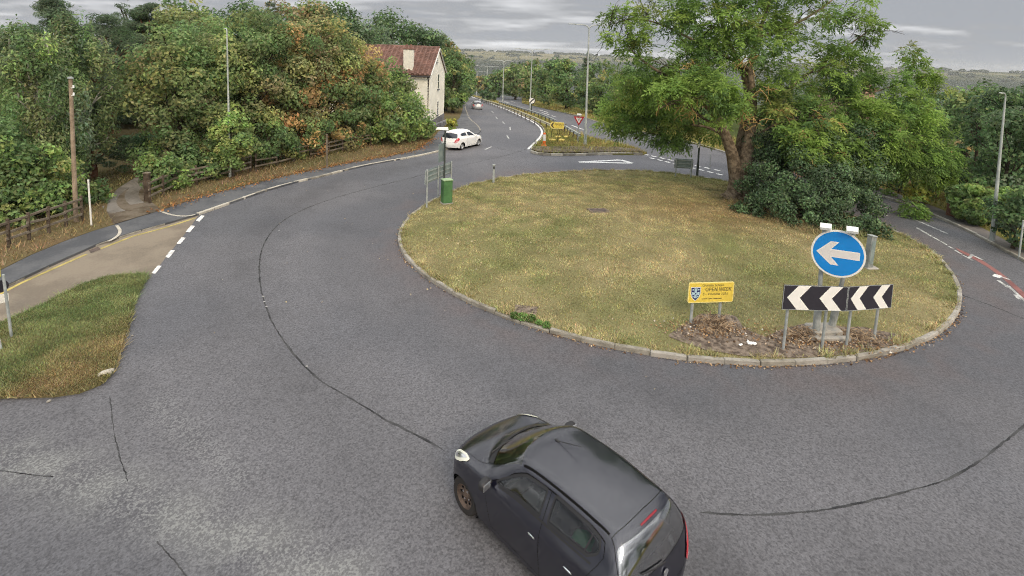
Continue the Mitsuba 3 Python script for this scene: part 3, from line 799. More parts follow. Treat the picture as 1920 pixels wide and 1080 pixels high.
for q in ([(18.72, 20.94), (19.24, 21.4)], [(19.15, 21.28), (19.11, 20.75)], [(18.26, 19.21), (18.39, 18.79)], [(17.88, 18.71), (17.64, 18.06)], [(17.81, 18.25), (17.17, 16.88)], [(17.35, 17.49), (17.14, 17.11)]):
    line_part(ROAD, 'white_dash', q, 0.10, 'mat_paint_old', z=0.010)
line_part(ROAD, 'arrow_head', [(18.05, 19), (18.35, 19.22)], 0.22, 'mat_paint_white', z=0.013)

# ---------------------------------------------------------------- trees and shrubs
MID, DARK, YEL, ORA, BRO = (0.118, 0.190, 0.068), (0.070, 0.118, 0.052), (0.250, 0.268, 0.085), (0.43, 0.25, 0.095), (0.225, 0.180, 0.090)
PINE, LIME, OLIVE, BLUE = (0.100, 0.140, 0.082), (0.210, 0.300, 0.075), (0.168, 0.195, 0.080), (0.135, 0.185, 0.112)


def unit(v):
    return v / (np.linalg.norm(v, axis=-1, keepdims=True) + 1e-9)


def leaf_mesh(r, C, N, size, aspect=0.55, droop=0.25, spread=1.0):
    """Rhombic leaves at the points C facing about N."""
    n = len(C)
    N = unit(N + spread * r.normal(0, 0.55, (n, 3)))
    a = r.normal(0, 1, (n, 3))
    a[:, 2] -= droop * 2
    a = unit(a - (a * N).sum(1, keepdims=True) * N)
    b = np.cross(N, a)
    L = size * r.uniform(0.65, 1.35, (n, 1))
    W = L * aspect
    fold = N * L * 0.10
    V = np.stack([C - a * L * 0.5, C + b * W * 0.5 + fold, C + a * L * 0.5, C - b * W * 0.5 + fold], 1).reshape(-1, 3)
    i = np.arange(n)[:, None] * 4
    F = np.hstack([i, i + 1, i + 2, i, i + 2, i + 3]).reshape(-1, 3)
    return V, F


def pick_colors(r, pal, n):
    """n tones between the colours of the palette [(colour, weight), ...]."""
    w = np.array([p[1] for p in pal], float)
    c = np.array([p[0] for p in pal])
    i, j = r.choice(len(pal), n, p=w / w.sum()), r.choice(len(pal), n, p=w / w.sum())
    t = r.uniform(0, 0.6, (n, 1))
    return c[i] * (1 - t) + c[j] * t


def clumped(r, centres, radii, n, size, pal, flat=0.75, aspect=0.55, droop=0.25, shell=0.5, hang=0.0, core=None, tone=0.28):
    """Leaves in clumps round the centres: (mesh, colour)."""
    K = len(centres)
    radii = np.asarray(radii, float)
    w = radii ** 2
    k = r.choice(K, n, p=w / w.sum())
    d = unit(r.normal(0, 1, (n, 3)))
    rad = radii[k] * np.where(r.random(n) < shell, r.uniform(0.72, 1.06, n), r.uniform(0.15, 1.0, n) ** 0.6)
    off = d * rad[:, None] * np.array([1, 1, flat])
    off[:, 2] -= hang * r.random(n) * radii[k] * 1.5
    C = centres[k] + off
    mid = centres.mean(0) if core is None else np.asarray(core)
    out = unit(C - mid)
    N = 0.6 * d + 0.5 * out + np.array([0, 0, 0.25])
    V, F = leaf_mesh(r, C, N, size, aspect, droop)
    base = pick_colors(r, pal, K) * r.uniform(1 - tone, 1 + tone, (K, 1))
    col = base[k] * r.uniform(0.62, 1.42, (n, 1)) * (1 + 0.08 * r.normal(0, 1, (n, 3)))
    grey = col.mean(1, keepdims=True)
    col = (col * 0.84 + grey * 0.16) * 1.68
    return trimesh.Trimesh(V, F, process=False), np.clip(np.repeat(col, 4, axis=0), 0.004, 0.9)


def crooked(r, a, b, r0, r1, bend=0.12, n=5, sides=6):
    a, b = np.asarray(a, float), np.asarray(b, float)
    t = np.linspace(0, 1, n)[:, None]
    L = np.linalg.norm(b - a)
    P = a + (b - a) * t
    P[1:-1] += r.normal(0, bend * L / n, (n - 2, 3))
    P += np.array([0, 0, 1]) * (np.sin(t * PI) * L * bend * 0.35)
    return tube(P, np.linspace(r0, r1, n), sides, caps=False)


LEAVES_SCALE = 1.0


def tree(name, label, spot, kind, seed, group=None, pal=None, leaf=None, n=None, cat_='tree', lean=0.0, low=None, bark=None):
    """A tree as trunk (with limbs) and crown. spot = (x, y, height, width)."""
    x, y, h, w = spot
    r = np.random.default_rng(seed)
    zb = float(hz(y)) + 0.02
    k = thing(name, label, cat_, group)
    dist = math.hypot(x, y)
    leaf = leaf or max(0.17, 0.0056 * dist)
    R = w / 2
    tr = max(0.07, 0.022 * h)
    if kind == 'broad':
        low = 0.28 if low is None else low
        K = int(44 + 4 * R * R + 2 * h)
        d = unit(r.normal(0, 1, (K, 3)))
        f = 0.35 + 0.65 * r.random(K) ** 0.45
        rz = h * (1 - low) / 2
        cz = h * low + rz
        cc = d * f[:, None] * [R * 0.92, R * 0.92, rz * 0.92]
        taper = 1 - 0.28 * np.clip(cc[:, 2:3] / rz, 0, 1) ** 2
        cc[:, :2] *= taper
        cc += [0, 0, cz]
        f2 = r.random(K) < 0.16
        cc[f2, :] = (cc[f2, :] - [0, 0, cz]) * r.uniform(1.0, 1.16, (int(f2.sum()), 1)) + [0, 0, cz]
        rad = r.uniform(0.09, 0.24, K) * (R + rz) * 0.62
        flat, aspect, droop, hang = 0.72, 0.6, 0.3, 0.0
    elif kind == 'birch':
        low = 0.2 if low is None else low
        K = int(40 + 4 * h)
        t = r.random(K) ** 0.9
        prof = np.sin(np.clip(0.12 + 0.86 * t, 0, 1) * PI) ** 0.7
        a = r.uniform(0, 2 * PI, K)
        q = R * prof * np.sqrt(r.random(K))
        cc = np.c_[np.cos(a) * q, np.sin(a) * q, h * (low + (1 - low) * t)]
        rad = r.uniform(0.12, 0.22, K) * (R + 1.0)
        flat, aspect, droop, hang = 1.5, 0.42, 0.8, 1.0
    elif kind == 'pine':
        low = 0.12 if low is None else low
        K = int(46 + 5 * h)
        t = r.random(K)
        a = r.uniform(0, 2 * PI, K)
        prof = np.clip(1.08 - t ** 1.6, 0.12, 1) * np.where(t < 0.12, 0.8, 1)
        q = R * prof * (0.35 + 0.65 * np.sqrt(r.random(K)))
        cc = np.c_[np.cos(a) * q, np.sin(a) * q, h * (low + (1 - low) * t) - 0.10 * q]
        rad = r.uniform(0.15, 0.27, K) * (R + 0.6) * 0.75
        flat, aspect, droop, hang = 0.42, 0.16, 0.1, 0.0
    elif kind == 'spire':
        low = 0.08 if low is None else low
        K = int(40 + 7 * h)
        t = r.random(K) ** 1.1
        a = r.uniform(0, 2 * PI, K)
        q = R * (1 - t) ** 0.85 * (0.5 + 0.5 * np.sqrt(r.random(K)))
        cc = np.c_[np.cos(a) * q, np.sin(a) * q, h * (low + (1 - low) * t)]
        rad = np.maximum(0.16, 0.30 * R * (1.15 - t))
        flat, aspect, droop, hang = 0.5, 0.2, 0.4, 0.0
    elif kind == 'shrub':
        low = 0.02 if low is None else low
        K = int(26 + 14 * R)
        d = unit(r.normal(0, 1, (K, 3)))
        f = 0.3 + 0.7 * r.random(K) ** 0.5
        cc = d * f[:, None] * [R * 0.85, R * 0.85, h * 0.46] + [0, 0, h * 0.50]
        rad = r.uniform(0.11, 0.30, K) * (R + h / 2) * 0.6
        flat, aspect, droop, hang = 0.8, 0.6, 0.2, 0.0
    elif kind == 'hedge':
        K = int(50 + 20 * R)
        d = unit(r.normal(0, 1, (K, 3)))
        d = np.sign(d) * np.abs(d) ** 0.55
        f = 0.4 + 0.6 * r.random(K) ** 0.4
        cc = d * f[:, None] * [R * 0.80, R * 0.62, h * 0.42] + [0, 0, h * 0.47]
        rad = r.uniform(0.10, 0.24, K) * (R + h / 2) * 0.6
        flat, aspect, droop, hang = 0.8, 0.55, 0.2, 0.0
    if lean:
        cc[:, 0] += lean * cc[:, 2]
    cc = cc + [x, y, zb]
    area = PI * R * h * 0.5
    if n is None:
        n = int(LEAVES_SCALE * 4.6 * area / (leaf * leaf * max(aspect, 0.3) * 0.5))
        n = min(n, 21000)
    m, c = clumped(r, cc, rad, n, leaf, pal, flat, aspect, droop, 0.5, hang, core=(x + lean * h * 0.5, y, zb + h * 0.45))
    bark = bark or {'birch': 'mat_bark_pale', 'pine': 'mat_bark_red'}.get(kind, 'mat_bark_dark')
    top = 0.88 if kind in ('pine', 'spire', 'birch') else 0.62
    nT = 7
    tt = np.linspace(0, 1, nT)[:, None]
    tp = np.array([x, y, zb - 0.15]) + tt * np.array([lean * h * top, 0, h * top + 0.15])
    tp[1:] += r.normal(0, 0.012 * h, (nT - 1, 3)) * [1, 1, 0]
    ms = [tube(tp, tr * (1.25 - 1.05 * tt[:, 0]) * np.where(tt[:, 0] < 0.02, 1.35, 1), 8, caps=False)]
    for q in r.permutation(len(cc))[:min(len(cc), 22 if kind not in ('shrub', 'hedge') else 9)]:
        zc = cc[q, 2] - zb
        s = np.clip((zc * 0.62) / (h * top), 0.04, 0.95)
        a0 = np.array([np.interp(s, tt[:, 0], tp[:, i]) for i in range(3)])
        ms.append(crooked(r, a0, cc[q], tr * 0.42 * (1.1 - s), 0.012 + 0.0006 * dist, 0.14))
    part(k, 'trunk', cat(*ms), bark, smooth=True)
    part(k, 'crown', m, 'mat_leaf', color=c)
    return k


P_GREEN = [(MID, 5), (DARK, 1.5), (YEL, 1.2), (LIME, 0.8)]
P_BRIGHT = [(MID, 3), (LIME, 3), (YEL, 1)]
P_AUTUMN = [(MID, 5), (OLIVE, 2), (YEL, 1.7), (LIME, 0.5), (BRO, 0.25)]
P_ORANGE = [(ORA, 2.2), (OLIVE, 1.6), (YEL, 1.7), (BRO, 0.9), (MID, 2.8)]
P_RUST = [(BRO, 1.2), (OLIVE, 2), (ORA, 1.0), (MID, 3.5), (YEL, 0.8)]
P_DARK = [(DARK, 4), (MID, 2), (BLUE, 1)]
P_PINE = [(PINE, 4), (DARK, 2), (BLUE, 1.5)]
P_BIRCH = [(MID, 3), (BLUE, 1.5), (OLIVE, 2), (LIME, 0.6)]
P_YELLOW = [((0.30, 0.29, 0.035), 3), (LIME, 2)]

G_WOOD = 'trees of the roadside wood on the left'
# behind: the tall row that makes the skyline of the wood
tree('pine_tree', 'tall dark pine with drooping top at the far left end of the wood', (-30.97, 36, 10.21, 7.2), 'pine', 101, G_WOOD, P_PINE)
tree('birch_tree', 'grey green weeping birch at the left picture edge of the wood', (-28.09, 30, 7.92, 4.5), 'birch', 102, G_WOOD, P_BIRCH)
tree('conifer_tree', 'narrow dark spire rising over the wood above the track entrance', (-34.77, 48, 11.83, 6.72), 'spire', 103, G_WOOD, P_PINE)
tree('pine_tree', 'dark bushy pine overhanging the track entrance behind the wooden pole', (-29.56, 39, 9.28, 8.97), 'pine', 104, G_WOOD, P_PINE, low=0.34)
tree('pine_tree', 'dark green pine behind the track, right of the spire', (-29.91, 44, 10.66, 6.6), 'pine', 105, G_WOOD, P_PINE, low=0.3)
tree('ash_tree', 'thin topped tree with bare upper twigs behind the yellowing maple', (-27.89, 46, 11.37, 7.82), 'broad', 106, G_WOOD, P_AUTUMN)
tree('ash_tree', 'tall dark tree behind the left lamp column', (-26.24, 52, 11.95, 10.4), 'broad', 107, G_WOOD, P_DARK)
tree('conifer_tree', 'slim dark conifer top showing above the autumn trees', (-25.33, 56, 13.04, 6.72), 'spire', 108, G_WOOD, P_PINE)
tree('ash_tree', 'thin brownish tree with bare twigs on the skyline right of the conifer top', (-23.26, 58, 13.23, 11.02), 'broad', 109, G_WOOD, P_RUST)
tree('ash_tree', 'dark green tree with thin top between the orange trees and the skyline', (-20.22, 60, 13.04, 10.2), 'broad', 110, G_WOOD, P_DARK)
# the front rows along the fences
tree('birch_tree', 'pale stemmed birch with hanging light green twigs near the left edge', (-21.34, 23.8, 7.77, 3.57), 'birch', 111, G_WOOD, P_BIRCH)
tree('birch_tree', 'weeping birch left of the wooden pole', (-21.88, 26.5, 8.49, 3.98), 'birch', 112, G_WOOD, P_BIRCH)
tree('maple_tree', 'broad bright green maple bush behind the left fence', (-19.9, 21.9, 3.27, 3.83), 'shrub', 113, G_WOOD, P_BRIGHT)
tree('maple_tree', 'green maple at the extreme left behind the fence end', (-20.59, 21, 4.47, 3.15), 'shrub', 114, G_WOOD, P_GREEN)
tree('hazel_bush', 'low green bush at the foot of the white marker post', (-19.01, 24, 1.15, 1.49), 'shrub', 115, G_WOOD, P_GREEN, cat_='bush')
tree('pine_tree', 'low branched dark pine behind the white marker post', (-22.69, 28.5, 5.01, 3.42), 'pine', 116, G_WOOD, P_PINE)
tree('sycamore_tree', 'yellow green sycamore just right of the track entrance', (-19.34, 30.5, 8.84, 6.56), 'broad', 117, G_WOOD, P_AUTUMN, low=0.06)
tree('sycamore_tree', 'olive green tree left of the tall left lamp column', (-18.62, 33, 9.55, 5.61), 'broad', 118, G_WOOD, P_AUTUMN, low=0.05)
tree('sycamore_tree', 'olive and yellow tree right of the tall left lamp column', (-16.87, 35, 10.11, 5.78), 'broad', 119, G_WOOD, P_AUTUMN, low=0.05)
tree('cherry_tree', 'vivid orange leaved tree in the middle of the wood', (-15.61, 37.5, 9.29, 5.62), 'broad', 120, G_WOOD, [(ORA, 3.2), (OLIVE, 2), (YEL, 1.5), (MID, 2), (BRO, 1)], low=0.05)
tree('cherry_tree', 'rusty orange tree right of the vivid orange one', (-14.17, 40.5, 10, 6.08), 'broad', 121, G_WOOD, P_RUST, low=0.05)
tree('cherry_tree', 'tall orange brown tree left of the cream house', (-12.66, 43, 8.46, 5.59), 'broad', 122, G_WOOD, P_ORANGE, low=0.05)
tree('elder_bush', 'leafy green bush in front of the cream house wall', (-9.19, 43, 4.48, 5.59), 'shrub', 123, G_WOOD, P_BRIGHT, cat_='bush')
tree('sycamore_tree', 'green young tree between the orange tree and the cream house', (-11.49, 47, 7.45, 5.64), 'broad', 124, G_WOOD, [(MID, 4), (LIME, 1), (OLIVE, 2), (ORA, 0.5)], low=0.03)
tree('elder_bush', 'bright green bush at the foot of the house corner', (-8.06, 45, 2.72, 3.38), 'shrub', 125, G_WOOD, P_BRIGHT, cat_='bush')
for i, (px_spot, lab, pal) in enumerate([
        ((-17.59, 26.2, 2.2, 1.94), 'round bush with yellowing leaves behind the gate post', [(MID, 3), (YEL, 2), (LIME, 1)]),
        ((-17.75, 28.9, 2.13, 3.12), 'green undergrowth bush behind the fence right of the gate post', P_GREEN),
        ((-15.79, 29.7, 3.89, 2.49), 'yellow green bush round the tall left lamp column', [(LIME, 2), (YEL, 2), (MID, 2)]),
        ((-15.26, 33.3, 2.96, 3.73), 'dark green undergrowth bush behind the middle of the right fence', P_GREEN),
        ((-14.02, 36.2, 3.39, 3.98), 'mixed orange and green bush behind the right fence', [(MID, 3), (ORA, 1.4), (YEL, 1)]),
        ((-12.42, 39.2, 3.54, 4.12), 'green and rust bush near the right end of the fence', [(MID, 3), (ORA, 1.0), (OLIVE, 2)]),
        ((-10.83, 42.2, 2.9, 3.59), 'green bush over the broken fence end', P_BRIGHT),
        ((-19.63, 20.4, 1.73, 2.24), 'dark green bush under the maples at the left edge', P_GREEN),
        ((-19.23, 22.3, 1.38, 2.34), 'green bush behind the left fence by the wooden pole', P_GREEN),
        ((-19.31, 23.5, 0.92, 1.32), 'small bush round the foot of the wooden pole', P_GREEN),
        ((-26.33, 36, 1.03, 3.42), 'dark bush closing the view along the track', P_DARK),
        ((-23.26, 33.5, 2.14, 2.85), 'dark bush right of the track behind the gate post', P_DARK),
        ((-17.11, 26.5, 1.68, 2.07), 'leafy bush hanging over the fence right of the gate post', P_BRIGHT),
        ((-16.64, 28.8, 1.83, 2.42), 'leafy bush hanging over the fence left of the lamp column', P_GREEN)]):
    tree('undergrowth_bush', lab, px_spot, 'shrub', 140 + i, 'undergrowth bushes behind the fences', pal, cat_='bush')
# dark wood floor growth deep under the trees, so that nothing shows through
for i, (px, D, w) in enumerate([(20, 34, 200), (120, 40, 200), (205, 50, 210), (300, 52, 190), (400, 52, 190), (500, 56, 200), (590, 60, 190), (670, 62, 150)]):
    pass
for i, spot in enumerate([(-35.92, 38, 3.79, 8.74), (-38.61, 46, 3.41, 10.12), (-42.81, 58, 3.7, 12.76), (-34.96, 54, 4.57, 10.8), (-30.91, 56, 5.26, 11.2), (-27.71, 60, 6.01, 12), (-23.8, 64, 6.56, 12.16), (-18.62, 66, 5.81, 9.9)]):
    tree('thicket_tree', 'dark understorey tree deep in the wood behind ' + ('the leftmost birch', 'the wooden pole', 'the end of the track', 'the yellow green sycamore', 'the left lamp column', 'the olive and yellow tree', 'the vivid orange tree', 'the tall orange brown tree')[i], spot, 'shrub', 160 + i, 'understorey trees deep in the left wood', P_DARK, leaf=0.42)

# behind the house and along the left carriageway
G_BACK = 'tall trees behind the cream house'
tree('oak_tree', 'tall dark oak on the skyline behind the cream house', (-19.64, 86, 15.52, 14.62), 'broad', 201, G_BACK, P_DARK, low=0.1)
tree('oak_tree', 'dark oak left behind the house, over the orange trees', (-24.19, 80, 13.4, 12), 'broad', 202, G_BACK, P_DARK, low=0.1)
tree('willow_tree', 'grey green weeping tree just above the house roof', (-19.59, 76, 11.39, 9.88), 'birch', 203, G_BACK, [(BLUE, 3), (MID, 1)], bark='mat_bark_dark')
tree('oak_tree', 'tall green tree behind the house gable', (-13.76, 84, 13.41, 10.08), 'broad', 204, G_BACK, P_DARK, low=0.05)
tree('oak_tree', 'mid green tree right of the house gable', (-10.03, 80, 9.73, 6.8), 'broad', 205, G_BACK, P_GREEN, low=0.02)
tree('oak_tree', 'green tree overhanging the left carriageway beside the house', (-8.43, 76, 7.73, 5.17), 'broad', 206, G_BACK, P_GREEN, low=0.0)
tree('oak_tree', 'green roadside tree beyond the house on the left carriageway', (-10.11, 100, 9.46, 6.2), 'broad', 207, G_BACK, P_GREEN, low=0.0)
tree('oak_tree', 'farthest green tree on the left of the carriageway', (-12.65, 130, 11.93, 8.06), 'broad', 208, G_BACK, P_GREEN, low=0.0)
tree('ash_tree', 'bare twigged tree top on the skyline right of the house', (-12.23, 95, 12.51, 6.65), 'broad', 209, G_BACK, P_RUST, low=0.3)
tree('privet_bush', 'small yellow green bush at the foot of the house gable', (-5.85, 52.35, 1.33, 1.36), 'shrub', 210, None, P_YELLOW, cat_='bush')

# the row right of the dual carriageway
G_ROW = 'trees beyond the right carriageway'
row = [
    ((-9.57, 170, 6.97, 6.8), P_RUST, 'rusty brown tree at the far end of the carriageway row', 'broad'),
    ((-4.42, 165, 9.04, 8.58), P_GREEN, 'green tree second from the far end of the carriageway row', 'broad'),
    ((0.7, 150, 10.6, 9), P_AUTUMN, 'yellow green tree behind the third lamp column', 'broad'),
    ((4.89, 135, 11.23, 8.1), P_AUTUMN, 'olive topped tree behind the speed sign lamp column', 'broad'),
    ((7.64, 112, 9.8, 6.94), P_GREEN, 'green tree right of the speed sign', 'broad'),
    ((9.98, 98, 9.67, 7.06), P_GREEN, 'round green tree left of the tall double lamp column', 'broad'),
    ((14.79, 108, 11.58, 5.4), P_PINE, 'dark pointed conifer top behind the tall double lamp column', 'spire'),
    ((14.07, 86, 8.92, 7.74), P_GREEN, 'green tree right of the tall double lamp column', 'broad'),
    ((16.82, 78, 8.22, 7.02), P_AUTUMN, 'olive tree behind the left edge of the big island tree', 'broad'),
    ((20.2, 72, 7.64, 7.2), P_GREEN, 'green tree seen beneath the big tree, left of its trunk', 'broad'),
    ((24.12, 66, 7.3, 7.92), P_GREEN, 'green tree hidden behind the big island tree trunk', 'broad'),
    ((11.33, 140, 11.69, 8.4), P_DARK, 'dark tree at the back of the carriageway row', 'broad'),
    ((3.65, 170, 12.16, 10.2), P_DARK, 'dark tree at the far back of the carriageway row', 'broad')]
for i, (spot, pal, lab, kd) in enumerate(row):
    tree('row_tree', lab, spot, kd, 220 + i, G_ROW, pal, low=0.02 if kd == 'broad' else None)
for i, (spot, lab) in enumerate([((13.11, 77.4, 2.03, 2.63), 'bright green bush on the far verge right of the double lamp column'), ((-5.95, 122, 3.19, 3.66), 'dark bush in the median near the far bend'), ((-4.54, 130.47, 2.36, 2.09), 'small dark bush in the median beside the far white vehicle')]):
    tree('verge_bush', lab, spot, 'shrub', 240 + i, None, P_BRIGHT if i == 0 else P_DARK, cat_='bush')

# right side of the picture
tree('laurel_hedge', 'bright green laurel hedge beside the right lamp column', (23.16, 25.6, 2.17, 2.87), 'hedge', 251, None, P_BRIGHT, leaf=0.2, cat_='hedge', n=9000)
tree('laurel_hedge', 'green laurel hedge end left of the brick pier on the right', (23.44, 31.5, 1.41, 3.94), 'hedge', 252, None, [(LIME, 2), (MID, 3)], leaf=0.22, cat_='hedge')
tree('golden_bush', 'small golden yellow bush by the right hand footpath', (22.75, 29, 1.46, 1.62), 'shrub', 253, None, P_YELLOW, cat_='bush')
tree('thorn_tree', 'dark spiky topped tree left of the right lamp column', (26.38, 30, 5.34, 2.85), 'spire', 254, None, P_DARK)
tree('thorn_tree', 'tall dark tree at the right picture edge', (25.48, 27, 6.1, 3.24), 'broad', 255, None, P_DARK, low=0.02)
tree('thorn_tree', 'dark leafy tree behind the right lamp column', (28.4, 31, 3.61, 4.03), 'shrub', 256, None, P_DARK)
tree('rowan_tree', 'reddish brown tree in the gap right of the big tree', (37.31, 44, 1.87, 3.08), 'broad', 257, None, P_RUST, low=0.0)
tree('garden_tree', 'dull green tree in the gap behind the reddish one', (45.16, 52, 1.63, 5.72), 'broad', 258, None, P_DARK, low=0.0)
tree('ivy_bush', 'dark ivy covered bush at the right edge behind the short post', (21.46, 22, 2.79, 2.42), 'shrub', 259, None, P_DARK, cat_='bush')
tree('garden_tree', 'green garden tree right of the golden bush', (27.75, 34, 2.14, 2.72), 'broad', 260, None, P_GREEN, low=0.0)
tree('garden_tree', 'dark garden tree behind the right end of the big tree', (34.85, 48, 1.77, 7.68), 'broad', 261, None, P_DARK, low=0.0)
tree('garden_tree', 'dark garden tree behind the big tree and its evergreen bush', (31.39, 52, 2.2, 8.32), 'broad', 262, None, P_DARK, low=0.0)
for i, (spot, lab, pal) in enumerate([((46.68, 62, 5.06, 9.3), 'pale green tree row end behind the big tree', P_GREEN), ((53.59, 66, 5.57, 7.26), 'dull green far tree in the gap right of the big tree', P_DARK), ((52.49, 60, 6.53, 7.8), 'green far tree behind the right lamp column', P_GREEN), ((47.26, 50, 6.98, 7.5), 'tall far tree at the right edge behind the thorn trees', P_DARK), ((36.48, 70, 2.55, 10.5), 'far tree hidden behind the big tree crown', P_GREEN), ((45.65, 70, 2.17, 10.5), 'far green tree behind the right half of the big tree', P_GREEN)]):
    tree('far_tree', lab, spot, 'broad', 300 + i, None, pal, low=0.0)
# off to the right and behind, only met in the car's glass
for i, (spot, pal, lab) in enumerate([((37, 2.0, 4.6, 15), [((0.55, 0.16, 0.05), 5), (BRO, 1)], 'orange leaved bush outside the frame on the right'), ((39, -5.5, 5.0, 5), P_DARK, 'dark bush outside the frame on the right'), ((36, -9, 9, 8), P_DARK, 'dark tree outside the frame behind the near road'), ((12, -16, 11, 8), P_DARK, 'dark tree behind the viewpoint'), ((22, -15, 12, 9), P_PINE, 'dark pine behind the viewpoint')]):
    tree('outside_tree', lab, spot, 'broad', 270 + i, None, pal, low=0.03, n=5000)

# ---------------------------------------------------------------- the big tree on the island and the evergreen bush at its foot
r = np.random.default_rng(900)
D0 = 24.6
k = thing('ash_tree', 'big spreading tree with pinnate green leaves and forked trunk on the island', 'tree')
BIG = k
tb = [(12.42, 28.04, 0.24), (12.34, 28.04, 1.26), (12.37, 28.04, 2.27)]
zb = isle_z(tb[0][0], tb[0][1])
base = np.array([tb[0][0], tb[0][1], zb - 0.1])
trunk, limb_tips = [], []


def limb(name, pts, r0, r1, sides=10):
    P = spline([np.array(p, float) for p in pts], 22)
    rad = np.linspace(r0, r1, len(P)) * (1 + 0.06 * np.sin(np.arange(len(P)) * 1.7))
    m = tube(P, rad, sides, caps=False)
    part(BIG, name, m, 'mat_bark', smooth=True)
    return P


# the bole: three stems grown together
for dx, dy, pts in ((-0.26, 0.0, [(12.09, 28.04, 1.54), (11.5, 27.93, 3.32), (10.73, 27.7, 4.63), (9.79, 27.36, 5.47)]), (0.26, -0.08, [(12.55, 27.93, 1.58), (12.52, 27.82, 3.38), (12.55, 27.82, 5.16), (12.29, 27.93, 7.24)]), (0.02, 0.12, [(12.41, 28.27, 1.5), (12.42, 28.39, 3.46), (12.59, 28.5, 5.52), (11.88, 28.73, 7.77)])):
    b = base + [dx, dy, 0]
    P = spline([b + [dx * 0.9, dy * 0.5, 0], b + [0, 0, 0.9]] + [np.array(p) for p in pts], 26)
    rad = np.interp(np.linspace(0, 1, 26), [0, 0.08, 0.3, 0.6, 1], [0.62, 0.47, 0.36, 0.25, 0.15])
    m = tube(P, rad, 12, caps=False)
    m.vertices += (meshkit.fbm(m.vertices * [5, 5, 1.2], 3, 5) - 0.5)[:, None] * 0.10 * np.sign(m.vertices - np.array([base[0], base[1], 0])) * [1, 1, 0]
    part(BIG, 'trunk', m, 'mat_bark', smooth=True)
limbs = [
    ([(9.79, 27.36, 5.47), (8.59, 27.02, 6.32), (6.96, 26.68, 7.14), (5.52, 26.45, 8.29)], 0.11, 0.025),
    ([(11.5, 27.93, 3.32), (10.77, 28.84, 3.97), (8.98, 29.64, 3.86), (7.01, 29.98, 3.08)], 0.09, 0.02),
    ([(10.73, 27.7, 4.63), (9.22, 26.22, 4.94), (7.92, 25.54, 5.48), (6.98, 25.31, 5.22)], 0.07, 0.02),
    ([(11.88, 28.73, 7.77), (11.25, 28.84, 9.17), (10.58, 28.96, 11.12), (10.05, 29.07, 13.07)], 0.13, 0.05),
    ([(12.29, 27.93, 7.24), (12.62, 28.04, 8.91), (13.09, 28.16, 10.57), (13.23, 28.27, 12.76)], 0.12, 0.05),
    ([(12.42, 28.39, 3.46), (13.87, 28.84, 5.1), (15.77, 29.41, 6.74), (18.08, 29.87, 8.42), (20.09, 30.21, 9.83)], 0.14, 0.03),
    ([(12.52, 27.82, 3.38), (13.51, 27.36, 4.41), (14.49, 26.68, 4.8), (15.11, 26.22, 3.95)], 0.08, 0.02),
    ([(13.87, 28.84, 5.1), (16.35, 29.18, 5.45), (19.22, 29.64, 5.96), (22.28, 30.32, 6.92)], 0.10, 0.03),
    ([(16.35, 29.18, 5.45), (18.49, 28.73, 4.55), (20.74, 28.5, 3.65), (22.52, 28.39, 2.42)], 0.08, 0.02),
    ([(12.29, 27.93, 7.24), (10.48, 27.36, 8), (8.65, 26.9, 8.73), (6.69, 26.68, 9.44), (4.81, 26.45, 9.23)], 0.09, 0.02),
    ([(12.62, 28.04, 8.91), (15.12, 28.73, 9.86), (16.97, 29.18, 11.08), (18.28, 29.64, 12.32)], 0.09, 0.03),
    ([(15.28, 28.96, 2.34), (15.3, 28.96, 3.47), (15.39, 29.07, 4.4), (15.75, 29.18, 5.58)], 0.16, 0.09)]
LP = [limb('limb', p, a, b) for p, a, b in limbs]
# thin bare and dead twigs
tw = []
for P in LP:
    for j in range(9):
        q = P[r.integers(8, 22)]
        d = unit(r.normal(0, 1, 3) + [0, 0, 0.35])
        L = r.uniform(0.8, 2.2)
        tw.append(crooked(r, q, q + d * L, 0.03, 0.008, 0.25, 6, 5))
        e = q + d * L * 0.6
        tw.append(crooked(r, e, e + unit(d + r.normal(0, 0.7, 3)) * L * 0.5, 0.016, 0.006, 0.2, 4, 4))
part(BIG, 'branches', cat(*tw), 'mat_bark_dark', smooth=True, kind='stuff')
dead = []
for p in [(20.09, 30.21, 9.83), (18.78, 29.98, 9.48), (19.68, 30.1, 8.78), (18.07, 29.87, 10.03), (4.81, 26.45, 9.23), (5.52, 26.45, 8.29)]:
    for j in range(7):
        d = unit(np.array([r.normal(0.1, 0.5), r.normal(0, 0.5), r.normal(0.35, 0.5)]))
        q = np.array(p) + r.normal(0, 0.25, 3)
        L = r.uniform(0.5, 1.5)
        dead.append(crooked(r, q, q + d * L, 0.022, 0.007, 0.2, 6, 4))
        for s in range(3):
            e = q + d * L * r.uniform(0.3, 0.9)
            dead.append(crooked(r, e, e + unit(d + r.normal(0, 0.6, 3)) * L * 0.35, 0.011, 0.006, 0.2, 4, 4))
part(BIG, 'dead_twigs', cat(*dead), 'mat_bark_dark', smooth=True, kind='stuff', label='bare dead twigs at the crown edge')

